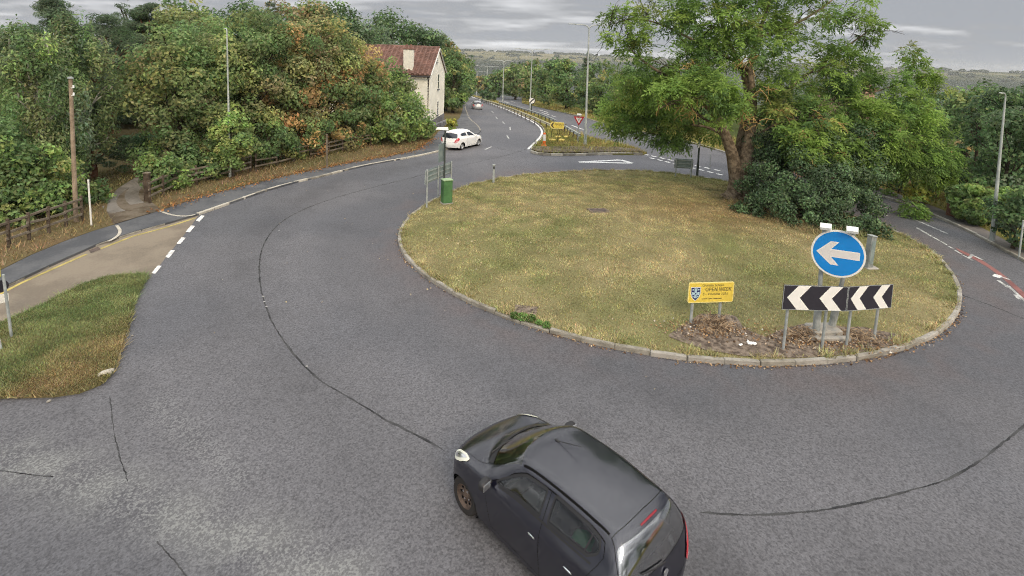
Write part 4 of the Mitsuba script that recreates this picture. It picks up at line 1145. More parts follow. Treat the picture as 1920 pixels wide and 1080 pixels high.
# pinnate leaves: lobes given by (picture column, row, depth) with radius and weight
lobes = []
for (cx, cy, cz), R, wgt in [(p, q, s) for p, q, s in [
    ((5.33, 26.45, 9.25), (1.0, 0.9, 0.7), 0.8), ((6.64, 26.68, 8), (1.2, 1.0, 0.45), 0.7), ((7.47, 26.79, 9.99), (1.5, 1.2, 1.0), 1.5), ((9.88, 27.59, 9.87), (1.7, 1.6, 1.5), 2.4), ((12.45, 27.93, 10.26), (1.7, 1.7, 1.7), 2.6),
    ((9.96, 27.36, 7.71), (1.2, 1.2, 0.8), 1.4), ((15.01, 28.5, 9.7), (1.3, 1.3, 1.2), 1.4), ((17.59, 29.18, 10.54), (1.2, 1.2, 1.0), 0.9), ((13.84, 28.04, 7.57), (1.2, 1.2, 0.8), 1.2),
    ((6.5, 29.64, 5.51), (1.3, 1.2, 0.8), 1.5), ((6.17, 29.87, 4.13), (1.2, 1.2, 0.75), 1.5), ((8.25, 29.41, 5), (1.5, 1.3, 1.0), 2.0), ((8.63, 29.41, 3.67), (1.4, 1.2, 0.7), 1.5), ((10.64, 30.21, 4.24), (1.3, 1.1, 0.9), 1.2),
    ((6.83, 28.27, 6.76), (1.2, 1.0, 0.6), 1.0), ((8.53, 26.9, 6.6), (1.1, 1.0, 0.6), 1.0), ((8.81, 25.76, 6.66), (0.9, 0.8, 0.5), 1.1), ((9.92, 25.54, 6.19), (0.9, 0.8, 0.6), 1.3), ((10.61, 25.54, 5.45), (0.6, 0.6, 0.5), 0.9), ((7.63, 25.54, 5.99), (0.8, 0.7, 0.4), 0.9),
    ((15.13, 28.04, 5.65), (1.4, 1.2, 1.0), 2.0), ((13.13, 27.36, 5.64), (0.9, 0.9, 0.8), 1.0), ((16.95, 29.18, 6.79), (1.3, 1.2, 0.9), 1.5), ((18.78, 29.64, 7.42), (1.2, 1.1, 0.8), 1.1), ((15.31, 26.68, 4.56), (1.2, 1.0, 0.7), 1.6), ((13.94, 25.99, 3.89), (0.9, 0.8, 0.55), 1.3), ((15.94, 26.22, 3.57), (1.0, 0.9, 0.6), 1.3), ((17.22, 26.45, 2.9), (0.7, 0.7, 0.5), 1.0), ((14.28, 25.76, 3.07), (0.5, 0.5, 0.35), 0.5),
    ((18.72, 28.27, 5.05), (1.4, 1.2, 1.0), 2.2), ((21.19, 28.96, 5.2), (1.3, 1.2, 1.0), 2.0), ((19.56, 28.04, 3.68), (1.4, 1.2, 0.9), 2.2), ((21.6, 28.27, 3.42), (1.3, 1.2, 1.0), 2.2), ((22.91, 28.39, 2.78), (1.0, 1.0, 0.8), 1.5), ((20.8, 28.04, 2.72), (1.3, 1.1, 0.8), 2.0), ((19.22, 27.82, 2.82), (1.1, 1.0, 0.7), 1.4), ((22.76, 29.18, 4.35), (0.8, 0.9, 0.7), 1.0), ((23.38, 28.39, 2.01), (0.6, 0.6, 0.45), 0.7), ((20.61, 26.9, 0.7), (0.32, 0.4, 0.4), 0.35),
    ((20.76, 29.87, 6.89), (0.9, 0.9, 0.6), 0.9), ((22.82, 30.32, 7.54), (0.6, 0.7, 0.6), 0.6), ((23.84, 30.32, 6.52), (0.5, 0.6, 0.5), 0.5), ((22.42, 30.55, 8.58), (0.3, 0.4, 0.25), 0.2), ((19.45, 30.1, 9.51), (0.9, 0.9, 0.6), 0.5), ((17.47, 29.64, 8.69), (0.8, 0.8, 0.7), 0.8),
    ((11.67, 26.45, 8.43), (0.9, 0.9, 0.6), 0.8), ((11.78, 28.04, 12.41), (2.2, 2.0, 1.6), 2.0), ((8.36, 27.59, 12.22), (1.8, 1.6, 1.3), 1.4), ((15.45, 28.73, 12.37), (1.8, 1.6, 1.2), 1.2), ((15.27, 30.21, 3.48), (1.0, 0.9, 0.8), 1.0), ((18.63, 31.01, 5.21), (1.6, 1.0, 1.2), 1.4), ((11.01, 29.64, 8.76), (1.5, 1.0, 1.1), 1.0)]]:
    lobes.append((np.array([cx, cy, cz]), np.array(R) * 1.12, wgt))


def pinnate(r, P, D, N, length, pal_c, leaflets=7, lw=0.30):
    """Compound leaves: a hanging midrib with paired leaflets."""
    n = len(P)
    S = unit(np.cross(D, N))
    V, C = [], []
    L = length * r.uniform(0.7, 1.3, (n, 1))
    for j in range(leaflets):
        t = 0.15 + 0.85 * (j // 2 + 1) / (leaflets // 2 + 1) if j < leaflets - 1 else 1.0
        side = 0.0 if j == leaflets - 1 else (1 if j % 2 else -1)
        root = P + D * L * t - np.array([0, 0, 1]) * L * 0.35 * t * t
        dirn = unit(D * 0.55 + S * side * 0.95 + np.array([0, 0, -0.3]) + r.normal(0, 0.22, (n, 3)))
        l = L * (0.52 if side else 0.5)
        b = unit(np.cross(dirn, N + r.normal(0, 0.35, (n, 3)))) * l * lw * 0.5
        V.append(np.stack([root, root + dirn * l * 0.45 + b, root + dirn * l, root + dirn * l * 0.45 - b], 1))
        C.append(pal_c * r.uniform(0.75, 1.28, (n, 1)))
    V = np.stack(V, 1).reshape(-1, 3)
    C = np.repeat(np.stack(C, 1).reshape(-1, 3), 4, axis=0)
    i = np.arange(len(V) // 4)[:, None] * 4
    return trimesh.Trimesh(V, np.hstack([i, i + 1, i + 2, i, i + 2, i + 3]).reshape(-1, 3), process=False), np.clip(C, 0.004, 0.9)


N_LEAF = 22000
wsum = sum(l[2] for l in lobes)
ms, cs, twigs = [], [], []
heart = np.array(tb[2]) + [1.5, 0, 2.0]
for c, R, wgt in lobes:
    n = int(N_LEAF * wgt / wsum)
    nk = max(5, int(n / 26))
    d = unit(r.normal(0, 1, (nk, 3)))
    kc = c + d * R * (0.25 + 0.75 * r.random((nk, 1)) ** 0.5)
    kd = unit(0.6 * unit(kc - heart) + 0.5 * d + np.array([0, 0, -0.15]) + r.normal(0, 0.3, (nk, 3)))
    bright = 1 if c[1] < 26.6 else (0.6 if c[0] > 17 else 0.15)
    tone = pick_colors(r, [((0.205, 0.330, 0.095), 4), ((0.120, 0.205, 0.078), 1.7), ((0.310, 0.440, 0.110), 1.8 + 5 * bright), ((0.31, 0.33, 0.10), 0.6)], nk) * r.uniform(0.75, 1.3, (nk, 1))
    q = r.integers(0, nk, n)
    # leaves stand in rosettes round the twig end
    off = r.normal(0, 1, (n, 3)) * np.array([0.13, 0.13, 0.08])
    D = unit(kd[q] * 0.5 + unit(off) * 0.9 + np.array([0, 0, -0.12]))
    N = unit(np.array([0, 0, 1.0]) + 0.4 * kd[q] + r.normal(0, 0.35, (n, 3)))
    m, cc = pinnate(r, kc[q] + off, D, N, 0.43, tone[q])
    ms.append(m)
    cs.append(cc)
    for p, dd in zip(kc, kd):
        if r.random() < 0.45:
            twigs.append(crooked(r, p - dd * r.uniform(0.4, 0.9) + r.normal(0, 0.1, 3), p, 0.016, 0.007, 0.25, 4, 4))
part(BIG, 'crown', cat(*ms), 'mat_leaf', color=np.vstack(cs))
part(BIG, 'twigs', cat(*twigs), 'mat_bark_dark', smooth=True, kind='stuff')
# ochre seed stalks and leaf stalks hanging in front
st = []
for p in [(8.34, 25.31, 5.77), (8.63, 25.31, 5.27), (11.26, 25.99, 7.76), (11.77, 25.99, 7.91), (11.1, 25.42, 5.09), (11.7, 25.54, 4.71), (8.52, 26.22, 7.41), (13.86, 25.42, 4.29), (14.39, 25.31, 3.42), (15.12, 25.54, 3.92), (14.07, 25.31, 2.75), (16.22, 25.76, 3.27), (16.94, 25.99, 2.72), (15.13, 25.99, 5.17), (12.16, 25.99, 6.37), (7.15, 25.54, 5.58), (15.41, 25.99, 4.92), (13.28, 25.99, 5.37)]:
    for j in range(6):
        d = unit(np.array([r.normal(0, 0.7), r.normal(0, 0.5), r.normal(-0.6, 0.4)]))
        q = np.array(p) + r.normal(0, 0.12, 3)
        L = r.uniform(0.4, 1.0)
        st.append(crooked(r, q, q + d * L, 0.022, 0.010, 0.3, 6, 5))
        e = q + d * L * 0.55
        st.append(crooked(r, e, e + unit(d + r.normal(0, 0.8, 3)) * L * 0.5, 0.013, 0.007, 0.25, 4, 4))
part(BIG, 'seed_stalks', cat(*st), 'mat_twig', smooth=True, kind='stuff', label='ochre hanging stalks in the crown')

# evergreen bush
k = thing('evergreen_bush', 'dark glossy evergreen bush at the foot of the big tree', 'bush')
cen, rad = [], []
for (p, R) in [((14.89, 27.2, 3.37), 1.4), ((13.42, 27.6, 3.53), 1.1), ((17.22, 27, 3.62), 1.2), ((13.56, 25.96, 2.06), 1.5), ((12.6, 24.86, 0.86), 0.9), ((15.15, 26.62, 3.07), 1.5), ((14.93, 25.08, 1.79), 1.5), ((16.72, 25.96, 2.18), 1.4), ((13.41, 23.98, 0.76), 0.95), ((14.63, 23.54, 0.69), 0.95), ((16.08, 23.98, 1.11), 0.95), ((14.72, 27.94, 3.38), 1.3), ((16.83, 27.72, 3.63), 1.3), ((18.31, 27.28, 2.78), 1.2), ((12.62, 26.4, 1.52), 0.95), ((11.76, 25.19, 0.47), 0.5), ((16.12, 22.66, 0.42), 0.45), ((15.86, 22.99, 0.54), 0.5), ((13.67, 27.94, 2.48), 1.0), ((11.16, 25.3, 0.49), 0.3)]:
    P = np.array(p)
    R = R * 1.10
    P[2] = max(P[2], isle_z(P[0], P[1]) + 0.7 * R * 0.6)
    kk = int(10 + 14 * R)
    d = unit(r.normal(0, 1, (kk, 3)))
    cen.append(P + d * R * r.uniform(0.55, 1.0, (kk, 1)))
    rad.append(np.full(kk, 0.34 * R ** 0.6))
m, c = clumped(r, np.vstack(cen), np.concatenate(rad), 66000, 0.125, [((0.030, 0.058, 0.022), 5), ((0.052, 0.095, 0.034), 2.5), ((0.08, 0.13, 0.045), 0.8)], 0.85, 0.55, 0.2, core=(15.47, 26.95, 1.63))
part(k, 'foliage', m, 'mat_leaf_glossy', color=c)
sm = []
for i in range(16):
    b = np.array((14.05, 25.08, 0.19)) + r.normal(0, 0.9, 3) * [1.3, 0.6, 0]
    b[2] = isle_z(b[0], b[1])
    e = np.vstack(cen)[r.integers(len(np.vstack(cen)))]
    sm.append(crooked(r, b, e, 0.05, 0.012, 0.15, 6, 6))
part(k, 'stems', cat(*sm), 'mat_bark_dark', smooth=True)
k = setting('bush_foot_grass', 'longer dry grass at the foot of the evergreen bush', 'stuff')
foot = Polygon([(11.28, 27), (11.96, 26.15), (12.12, 24.23), (12.87, 22.83), (13.94, 22.27), (16.06, 22.68), (17.19, 23.64), (14.6, 23.37), (13.18, 24.34), (12.9, 26.44), (12.71, 27.88), (12.4, 29.23)]).buffer(0.2)
m, c = blades(5200, foot, 0.30, lambda P: isle_color(P) * 0.9, (0.08, 0.32), 0.022, 61)
put(k, m, 'mat_blade', color=c)

# ---------------------------------------------------------------- signs, posts and lamps
def post(spec, r0, r1=None, sides=10, z=None):
    """A post from (x, y, lean dx, height)."""
    x, y, dx, h = spec
    b = float(hz(y)) if z is None else z
    return tube([(x, y, b - 0.2), (x, y, b), (x + dx, y, b + h)], [r0, r0, r1 or r0], sides)


def lean(spec, keep=0.35):
    x, y, dx, h = spec
    return (x, y, dx * keep, h)


def plate(w, h, r=0.03, depth=0.012, at=(0, 0), z=0.0):
    pg = shapely.box(-w / 2 + r, -h / 2 + r, w / 2 - r, h / 2 - r).buffer(r) if r else shapely.box(-w / 2, -h / 2, w / 2, h / 2)
    return moved(prism(pg, 0, depth), (at[0], at[1], z))


# --- blue arrow sign with two posts, two lamps and a concrete foot
k = thing('arrow_sign', 'round blue sign with white left arrow on two grey posts', 'road sign')
SC = np.array((8.78, 13.72, 2.58))
sn = unit(np.array([-0.62, -1.0, 0.10]))
M = face_frame(SC, sn, math.radians(3.0))
RD = 0.625
part(k, 'disc', in_frame(cat(prism(Point(0, 0).buffer(RD, 48), -0.03, 0.0)), M), 'mat_white_face')
part(k, 'face', in_frame(prism(Point(0, 0).buffer(RD * 0.925, 48), 0.0, 0.004), M), 'mat_blue_face')
ar = Polygon([(-0.50, 0), (-0.17, 0.31), (0.02, 0.31), (-0.155, 0.105), (0.49, 0.105), (0.49, -0.105), (-0.155, -0.105), (0.02, -0.31), (-0.17, -0.31)])
part(k, 'arrow', in_frame(cat(prism(affinity.scale(ar, 1.0, 1.0), 0.004, 0.007)), M), 'mat_arrow_grey')
part(k, 'arrow_rim', in_frame(prism(ar.difference(ar.buffer(-0.022)), 0.007, 0.0085), M), 'mat_white_face')
FOOT = np.array((8.83, 14.01))
fz = isle_z(*FOOT)
pts = []
for s in (-1, 1):
    top = np.array(in_frame(trimesh.Trimesh([[0.33 * s, 0.62, -0.10]], []), M).vertices[0])
    bot = np.array([FOOT[0] + 0.30 * s + 0.02, FOOT[1] + 0.10 + 0.16 * s, fz])
    mid = bot + (top - bot) * 0.40
    part(k, 'post', cat(tube([bot - [0, 0, 0.2], bot, mid, mid + (top - bot) * 0.01], [0.095, 0.095, 0.095, 0.06], 16), tube([mid, top], [0.055, 0.055], 14)), 'mat_galvanised', smooth=30)
    lp = np.array(in_frame(trimesh.Trimesh([[0.30 * s, 0.665, 0.02]], []), M).vertices[0])
    hood = trimesh.convex.convex_hull(np.array([(-0.14, -0.06, -0.05), (0.14, -0.06, -0.05), (-0.14, 0.05, -0.05), (0.14, 0.05, -0.05), (-0.12, -0.05, 0.22), (0.12, -0.05, 0.22), (-0.12, 0.02, 0.26), (0.12, 0.02, 0.26), (-0.13, 0.10, 0.02), (0.13, 0.10, 0.02)]))
    lm = part(k, 'lamp', in_frame(moved(hood, (0.30 * s, 0.67, -0.02)), M), 'mat_white_plastic')
    part(lm, 'lens', in_frame(moved(box((0.20, 0.012, 0.10), (0, 0, 0), 0.004), (0.30 * s, 0.615, 0.02), rx=0.2), M), 'mat_lamp_column')
part(k, 'brackets', in_frame(cat(box((1.0, 0.05, 0.03), (0, 0.3, -0.055)), box((1.0, 0.05, 0.03), (0, -0.3, -0.055))), M), 'mat_galvanised', kind='stuff')
part(k, 'concrete_foot', cat(moved(box((0.82, 0.52, 0.34), (0, 0, 0.02), 0.04), (FOOT[0] + 0.02, FOOT[1] + 0.12, fz), rz=0.1), moved(box((1.15, 0.16, 0.13), (0, 0, 0), 0.03), (FOOT[0], FOOT[1] - 0.24, fz + 0.03), rz=0.05)), 'mat_concrete')

# --- the two chevron boards
def chevron_board(label, PA, PB, topA, topB, h, side_a, side_b, seed):
    """A board of two chevrons on two posts standing at PA and PB; the tops are picture free 3-D points of the board's upper corners."""
    k = thing('chevron_board', label, 'chevron sign', 'black and white chevron boards at the island edge')
    a, b = np.array(topA, float), np.array(topB, float)
    x = unit(b - a)
    L = np.linalg.norm(b - a)
    n = unit(np.cross(x, [0, 0, 1.0]) + np.array([0, 0, 0.06]))
    y = np.cross(n, x)
    M = np.eye(4)
    M[:3, 0], M[:3, 1], M[:3, 2], M[:3, 3] = x, y, n, (a + b) / 2 - y * h / 2
    part(k, 'board', in_frame(moved(box((L, h, 0.025), (0, 0, -0.0125), 0.004)), M), 'mat_black_face')
    part(k, 'rim', in_frame(prism(shapely.box(-L / 2, -h / 2, L / 2, h / 2).difference(shapely.box(-L / 2 + 0.012, -h / 2 + 0.012, L / 2 - 0.012, h / 2 - 0.012)), 0.0, 0.004), M), 'mat_galvanised')
    w = L * 0.195
    for c in (-0.44, 0.06):
        x0 = L * c
        t = h * 0.5 * 0.97
        ch = Polygon([(x0, 0), (x0 + t * 0.95, t), (x0 + t * 0.95 + w, t), (x0 + w, 0), (x0 + t * 0.95 + w, -t), (x0 + t * 0.95, -t)])
        e = part(k, 'chevron', in_frame(prism(ch, 0.004, 0.0055), M), 'mat_white_face')
    for P, u in ((PA, side_a), (PB, side_b)):
        q = M @ np.array([L * u, h * 0.42, -0.095, 1])
        bx, by = q[0] - 0.03, q[1]
        z = isle_z(bx, by)
        part(k, 'post', tube([(bx, by, z - 0.2), (bx, by, z), q[:3]], 0.036, 12), 'mat_galvanised', smooth=30)
    part(k, 'back_rails', in_frame(cat(box((L * 0.96, 0.04, 0.03), (0, h * 0.28, -0.040)), box((L * 0.96, 0.04, 0.03), (0, -h * 0.28, -0.040))), M), 'mat_galvanised', kind='stuff')


chevron_board('left chevron board, square on to the road', (7.41, 13.54), (8.72, 13.76), (7.11, 13.12, 1.93), (8.91, 13.36, 1.83), 0.645, -0.37, 0.24, 1)
chevron_board('right chevron board, turned away beside the left one', (9.17, 13.71), (10.26, 14.02), (8.93, 13.37, 1.83), (10.51, 13.95, 1.7), 0.645, -0.32, 0.30, 2)

# --- yellow open week board
k = thing('event_sign', 'yellow board with blue shield announcing an open week', 'sign')
SA, SB = np.array((5.1, 14.3, 1.39)), np.array((6.5, 14.62, 1.33))
x = unit(SB - SA)
L = np.linalg.norm(SB - SA)
n = unit(np.cross(x, [0, 0, 1.0]) + np.array([0, 0, 0.05]))
y = np.cross(n, x)
h = 0.58
M = np.eye(4)
M[:3, 0], M[:3, 1], M[:3, 2], M[:3, 3] = x, y, n, (SA + SB) / 2 - y * h / 2
rb = shapely.box(-L / 2 + 0.05, -h / 2 + 0.05, L / 2 - 0.05, h / 2 - 0.05).buffer(0.05)
part(k, 'board', in_frame(prism(rb, -0.02, 0.0), M), 'mat_yellow_rim')
part(k, 'face', in_frame(prism(rb.buffer(-0.022), 0.0, 0.003), M), 'mat_yellow_face')
for txt, size, px, py in (('Chorister School', 0.062, -0.30, 0.175), ('OPEN WEEK', 0.104, -0.20, 0.035), ('5 - 9 October 2026', 0.062, -0.27, -0.075), ('www.choristers.durham.uk', 0.036, -0.25, -0.19)):
    tm = meshkit.text_mesh(txt, size, 0.002, bold=size > 0.05)
    if size == 0.036:
        continue
    part(k, 'lettering', in_frame(moved(tm, (px, py, 0.003)), M), 'mat_print_brown')
# a last line too small to read: short strokes
rr_ = np.random.default_rng(2)
for x0, w in ((-0.29, 0.18), (-0.08, 0.13), (0.08, 0.26)):
    part(k, 'small_print', in_frame(moved(prism(shapely.box(0, 0, w, 0.022), 0.003, 0.0045), (x0, -0.19, 0)), M), 'mat_print_brown')
shp = lambda s: affinity.scale(Polygon([(-0.145, 0.17), (0.145, 0.17), (0.145, 0.0), (0.115, -0.09), (0.06, -0.155), (0, -0.20), (-0.06, -0.155), (-0.115, -0.09), (-0.145, 0.0)]), s, s)
sx0, sy0 = -L / 2 + 0.225, -0.02
sh = part(k, 'shield', in_frame(moved(prism(shp(1.08), 0.003, 0.0045), (sx0, sy0, 0)), M), 'mat_white_face')
part(sh, 'field', in_frame(moved(prism(shp(0.98), 0.0045, 0.006), (sx0, sy0, 0)), M), 'mat_navy')
cr = shapely.union_all([Polygon([(-0.05, 0.15), (0.05, 0.15), (0.026, 0.0), (0.045, -0.13), (-0.045, -0.13), (-0.026, 0.0)]), Polygon([(-0.125, 0.05), (-0.125, -0.05), (0, -0.024), (0.125, -0.05), (0.125, 0.05), (0, 0.024)])])
part(sh, 'cross', in_frame(moved(prism(cr, 0.006, 0.0072), (sx0, sy0 + 0.0, 0)), M), 'mat_pale_blue')
part(sh, 'cross_centre', in_frame(moved(prism(Point(0, 0).buffer(0.022), 0.0072, 0.008), (sx0, sy0, 0)), M), 'mat_navy')
part(sh, 'corner_lion', in_frame(moved(cat(*[prism(Point(a, b).buffer(0.024, 3), 0.006, 0.0072) for a, b in ((-0.085, 0.11), (0.085, 0.11), (-0.075, -0.085), (0.075, -0.085))]), (sx0, sy0, 0)), M), 'mat_pale_blue')
for P, u in (((5.39, 14.72), -0.36), ((6.37, 14.97), 0.26)):
    q = M @ np.array([L * u, h * 0.35, -0.065, 1])
    z = isle_z(q[0], q[1])
    part(k, 'post', tube([(q[0] - 0.02, q[1], z - 0.2), (q[0] - 0.02, q[1], z), q[:3]], 0.04, 10), 'mat_galvanised', smooth=30)

# --- grey feeder pillar behind the blue sign
P = (13.29, 18.98, 0.01, 1.22)
k = thing('feeder_pillar', 'tall narrow grey metal pillar behind the blue arrow sign', 'pillar')
z = isle_z(P[0], P[1])
part(k, 'body', moved(box((0.25, 0.20, P[3] + 0.2), (0, 0, P[3] / 2 - 0.1), 0.015), (P[0], P[1], z), rz=0.35, ry=0.05), 'mat_pillar')
part(k, 'cap', moved(box((0.28, 0.23, 0.05), (0, 0, 0), 0.015), (P[0] + 0.05, P[1], z + P[3]), rz=0.35, ry=0.18), 'mat_galvanised')
part(k, 'door', moved(box((0.19, 0.006, P[3] * 0.7), (0.0, -0.103, P[3] / 2), 0.002), (P[0], P[1], z), rz=0.35, ry=0.05), 'mat_sign_back')
part(k, 'foot', moved(box((0.46, 0.30, 0.10), (0.1, -0.02, 0.0), 0.03), (P[0], P[1], z), rz=0.1), 'mat_concrete')

# --- green cabinet
Pc = np.array((-3.09, 25.61))
z = isle_z(*Pc)
k = thing('cabinet', 'green metal cabinet with pale lid on the island', 'cabinet')
rzc = 0.5
part(k, 'body', moved(box((0.46, 0.40, 1.22), (0, 0, 0.56), 0.012), (Pc[0], Pc[1] + 0.2, z), rz=rzc), 'mat_green_cabinet')
part(k, 'lid', moved(box((0.52, 0.46, 0.05), (0, 0, 1.19), 0.012), (Pc[0], Pc[1] + 0.2, z), rz=rzc), 'mat_cabinet_lid')
d_ = part(k, 'door', moved(box((0.40, 0.008, 1.02), (0, -0.203, 0.60), 0.003), (Pc[0], Pc[1] + 0.2, z), rz=rzc), 'mat_green_cabinet')
part(d_, 'handle', moved(box((0.03, 0.02, 0.10), (0.14, -0.215, 0.66), 0.005), (Pc[0], Pc[1] + 0.2, z), rz=rzc), 'mat_iron')
part(k, 'plinth', moved(box((0.54, 0.48, 0.10), (0, 0, 0.0), 0.02), (Pc[0], Pc[1] + 0.2, z), rz=rzc), 'mat_concrete')

# --- backs of direction signs
def sign_back(label, A, B, zA, zB, n_post, bases, mt='mat_sign_back'):
    k = thing('direction_sign', label, 'road sign')
    A, B = np.array(A, float), np.array(B, float)       # lower corners of the board, near and far
    x = unit(B - A)
    L = np.linalg.norm(B - A)
    n = unit(np.cross(x, [0, 0, 1.0]))
    hh = (zA + zB) / 2
    M = np.eye(4)
    M[:3, 0], M[:3, 1], M[:3, 2], M[:3, 3] = x, np.cross(n, x), n, (A + B) / 2 + [0, 0, hh / 2]
    part(k, 'board', in_frame(box((L, hh, 0.012), (0, 0, -0.05), 0.003), M), mt)
    for v in (-0.36, 0.0, 0.36):
        part(k, 'stiffener', in_frame(box((L * 0.99, 0.045, 0.03), (0, v * hh, -0.029), 0.004), M), 'mat_galvanised')
    for e in (-1, 1):
        part(k, 'end_frame', in_frame(box((0.04, hh, 0.03), (e * (L / 2 - 0.02), 0, -0.027)), M), 'mat_galvanised')
    for t in bases:
        q = A + (B - A) * t
        zz = isle_z(q[0], q[1])
        top = q[2] + hh
        part(k, 'post', tube([(q[0] + n[0] * 0.04, q[1] + n[1] * 0.04, zz - 0.2), (q[0] + n[0] * 0.04, q[1] + n[1] * 0.04, top + 0.06)], 0.042, 10), 'mat_galvanised', smooth=30)
    return k


sign_back('long grey sign seen from behind beside the green cabinet', (-3.99, 24.9, 1.27), (-3.31, 29.6, 0.79), 0.66, 0.66, 4, (0.02, 0.42, 0.66, 0.97))
sign_back('small grey sign seen from behind on the far island edge', (10.55, 33.8, 0.7), (11.69, 33.6, 0.71), 0.62, 0.62, 2, (0.10, 0.92))

# --- lit sign post by the cabinet, black post sign by the tree, marker posts
def lit_post(label, spec, r, sign, lamp=True):
    k = thing('sign_post', label, 'sign post')
    x, y, dx, h = spec
    z = isle_z(x, y)
    part(k, 'post', tube([(x, y, z - 0.2), (x, y, z + h * 0.28), (x, y, z + h * 0.30), (x, y, z + h)], [r * 1.35, r * 1.35, r, r], 12), 'mat_post_dark', smooth=30)
    if lamp:
        part(k, 'lamp', moved(trimesh.convex.convex_hull(np.array([(-0.48, -0.1, 0), (0.16, -0.12, -0.02), (-0.48, 0.1, 0), (0.16, 0.12, -0.02), (-0.40, -0.07, 0.10), (0.12, -0.08, 0.12), (-0.40, 0.07, 0.10), (0.12, 0.08, 0.12)])), (x, y, z + h)), 'mat_white_plastic')
    part(k, 'sign_plate', moved(box(sign[0], (0, 0, 0), 0.005), (x + sign[1], y + sign[2], z + sign[3]), rz=sign[4]), sign[5])
    return k


lit_post('dark post with white lamp and edge on grey sign behind the cabinet', lean((-3.37, 26.95, -0.1, 3.54), 0), 0.045, ((0.62, 0.02, 0.95), -0.17, -0.05, 2.35, 1.25, 'mat_sign_back'))
lit_post('black post with small edge on sign left of the tree trunk', lean((12.32, 34.51, -0.21, 2.48), 0), 0.06, ((0.34, 0.03, 0.42), -0.02, -0.06, 2.05, 0.9, 'mat_white_face'), lamp=False)
P = lean((-0.94, 30.53, -0.04, 1.17), 0)
k = thing('marker_post', 'short grey reflector post on the far left edge of the island', 'bollard')
z = isle_z(P[0], P[1])
part(k, 'post', moved(box((0.13, 0.10, 1.05), (0, 0, 0.5), 0.02), (P[0], P[1], z)), 'mat_galvanised')
part(k, 'reflector', moved(box((0.09, 0.012, 0.16), (0.01, -0.055, 0.88), 0.003), (P[0], P[1], z)), 'mat_black_plastic')
part(k, 'cap', moved(box((0.16, 0.13, 0.05), (0, 0, 1.04), 0.015), (P[0], P[1], z)), 'mat_lamp_column')
for i, (spec, rad, lab, mt) in enumerate([((-16.79, 20.85, -0.08, 1.97), 0.035, 'thin white marker pole by the track entrance', 'mat_white_face'), ((-11.49, 32.91, -0.03, 2.23), 0.06, 'pale wooden marker post in front of the right fence', 'mat_wood_rail'), ((20.8, 21.02, -0.04, 1.6), 0.035, 'short pale post at the right picture edge', 'mat_lamp_column'), ((13.99, 36.75, -0.12, 1.13), 0.03, 'thin grey post on the road beyond the tree trunk', 'mat_galvanised'), ((8.47, 47.07, -0.08, 1.44), 0.04, 'pale post under the left edge of the big tree', 'mat_lamp_column')]):
    k = thing('pole', lab, 'pole')
    part(k, 'shaft', post(lean(spec, 0.5), rad, rad * 0.9), mt, smooth=30)
    x, y, dx, hh = lean(spec, 0.5)
    part(k, 'cap', moved(lathe([(0, 0), (rad * 1.15, 0), (rad * 1.1, 0.03), (0, 0.04)], 12), (x + dx, y, float(hz(y)) + hh - 0.005)), mt)

# wooden pole with bands
P = lean((-17.67, 21.17, 0.16, 5.99), 0.45)
k = thing('utility_pole', 'weathered brown wooden pole among the trees on the left', 'pole')
part(k, 'shaft', post(P, 0.088, 0.066, 12), 'mat_pole_wood', smooth=30)
tp = np.array([P[0] + P[2], P[1], float(hz(P[1])) + P[3]])
part(k, 'cap', moved(lathe([(0, 0), (0.11, 0), (0.10, 0.06), (0, 0.09)], 14), tp), 'mat_galvanised')
for t in (0.06, 0.11):
    q = np.array([P[0], P[1], float(hz(P[1]))]) * t + tp * (1 - t)
    part(k, 'insulator', cat(moved(lathe([(0, 0), (0.04, 0), (0.03, 0.08), (0.045, 0.09), (0, 0.12)], 10), q + [0.13, -0.03, 0]), moved(box((0.16, 0.04, 0.03), (0.06, -0.03, 0), 0.005), q)), 'mat_white_plastic')


# --- lamp columns
def lamp_column(label, spec, arms, r0, r1, head, group=None, arm_rise=0.35, rz=0.0):
    k = thing('lamp_column', label, 'street lamp', group)
    x, y, dx, h = spec
    z = float(hz(y)) + 0.08
    top = np.array([x + dx, y, z + h - arm_rise])
    part(k, 'column', tube([(x, y, z - 0.3), (x, y, z + 1.4), (x + dx * 1.45 / h, y, z + 1.5), top], [r0 * 1.35, r0 * 1.35, r0, r1], 12), 'mat_lamp_column', smooth=30)
    part(k, 'access_door', moved(box((0.11, 0.01, 0.5), (0, -r0 * 1.35, 0.75), 0.004), (x, y, z)), 'mat_sign_back')
    for L in arms:
        d = np.array([math.cos(rz), math.sin(rz), 0]) * L
        P = spline([top, top + d * 0.10 + [0, 0, arm_rise * 0.55], top + d * 0.45 + [0, 0, arm_rise * 0.95], top + d + [0, 0, arm_rise]], 12)
        a = part(k, 'arm', tube(P, np.linspace(r1 * 0.9, r1 * 0.6, 12), 8), 'mat_lamp_column', smooth=30)
        e = P[-1]
        u = d / (abs(L) + 1e-9)
        hd = trimesh.convex.convex_hull(np.vstack([e + u * s * head * 1.0 + np.cross(u, [0, 0, 1]) * w * head * 0.30 + [0, 0, v * head * 0.2] for s, w, v in ((-0.2, .5, .1), (-0.2, -.5, .1), (0.85, .55, -.1), (0.85, -.55, -.1), (1.0, .3, .15), (1.0, -.3, .15), (0.1, .5, .5), (0.1, -.5, .5), (0.7, .5, .45), (0.7, -.5, .45), (0.0, .5, -.15), (0, -.5, -.15))]))
        part(a, 'lantern', hd, 'mat_lamp_column')
    return k


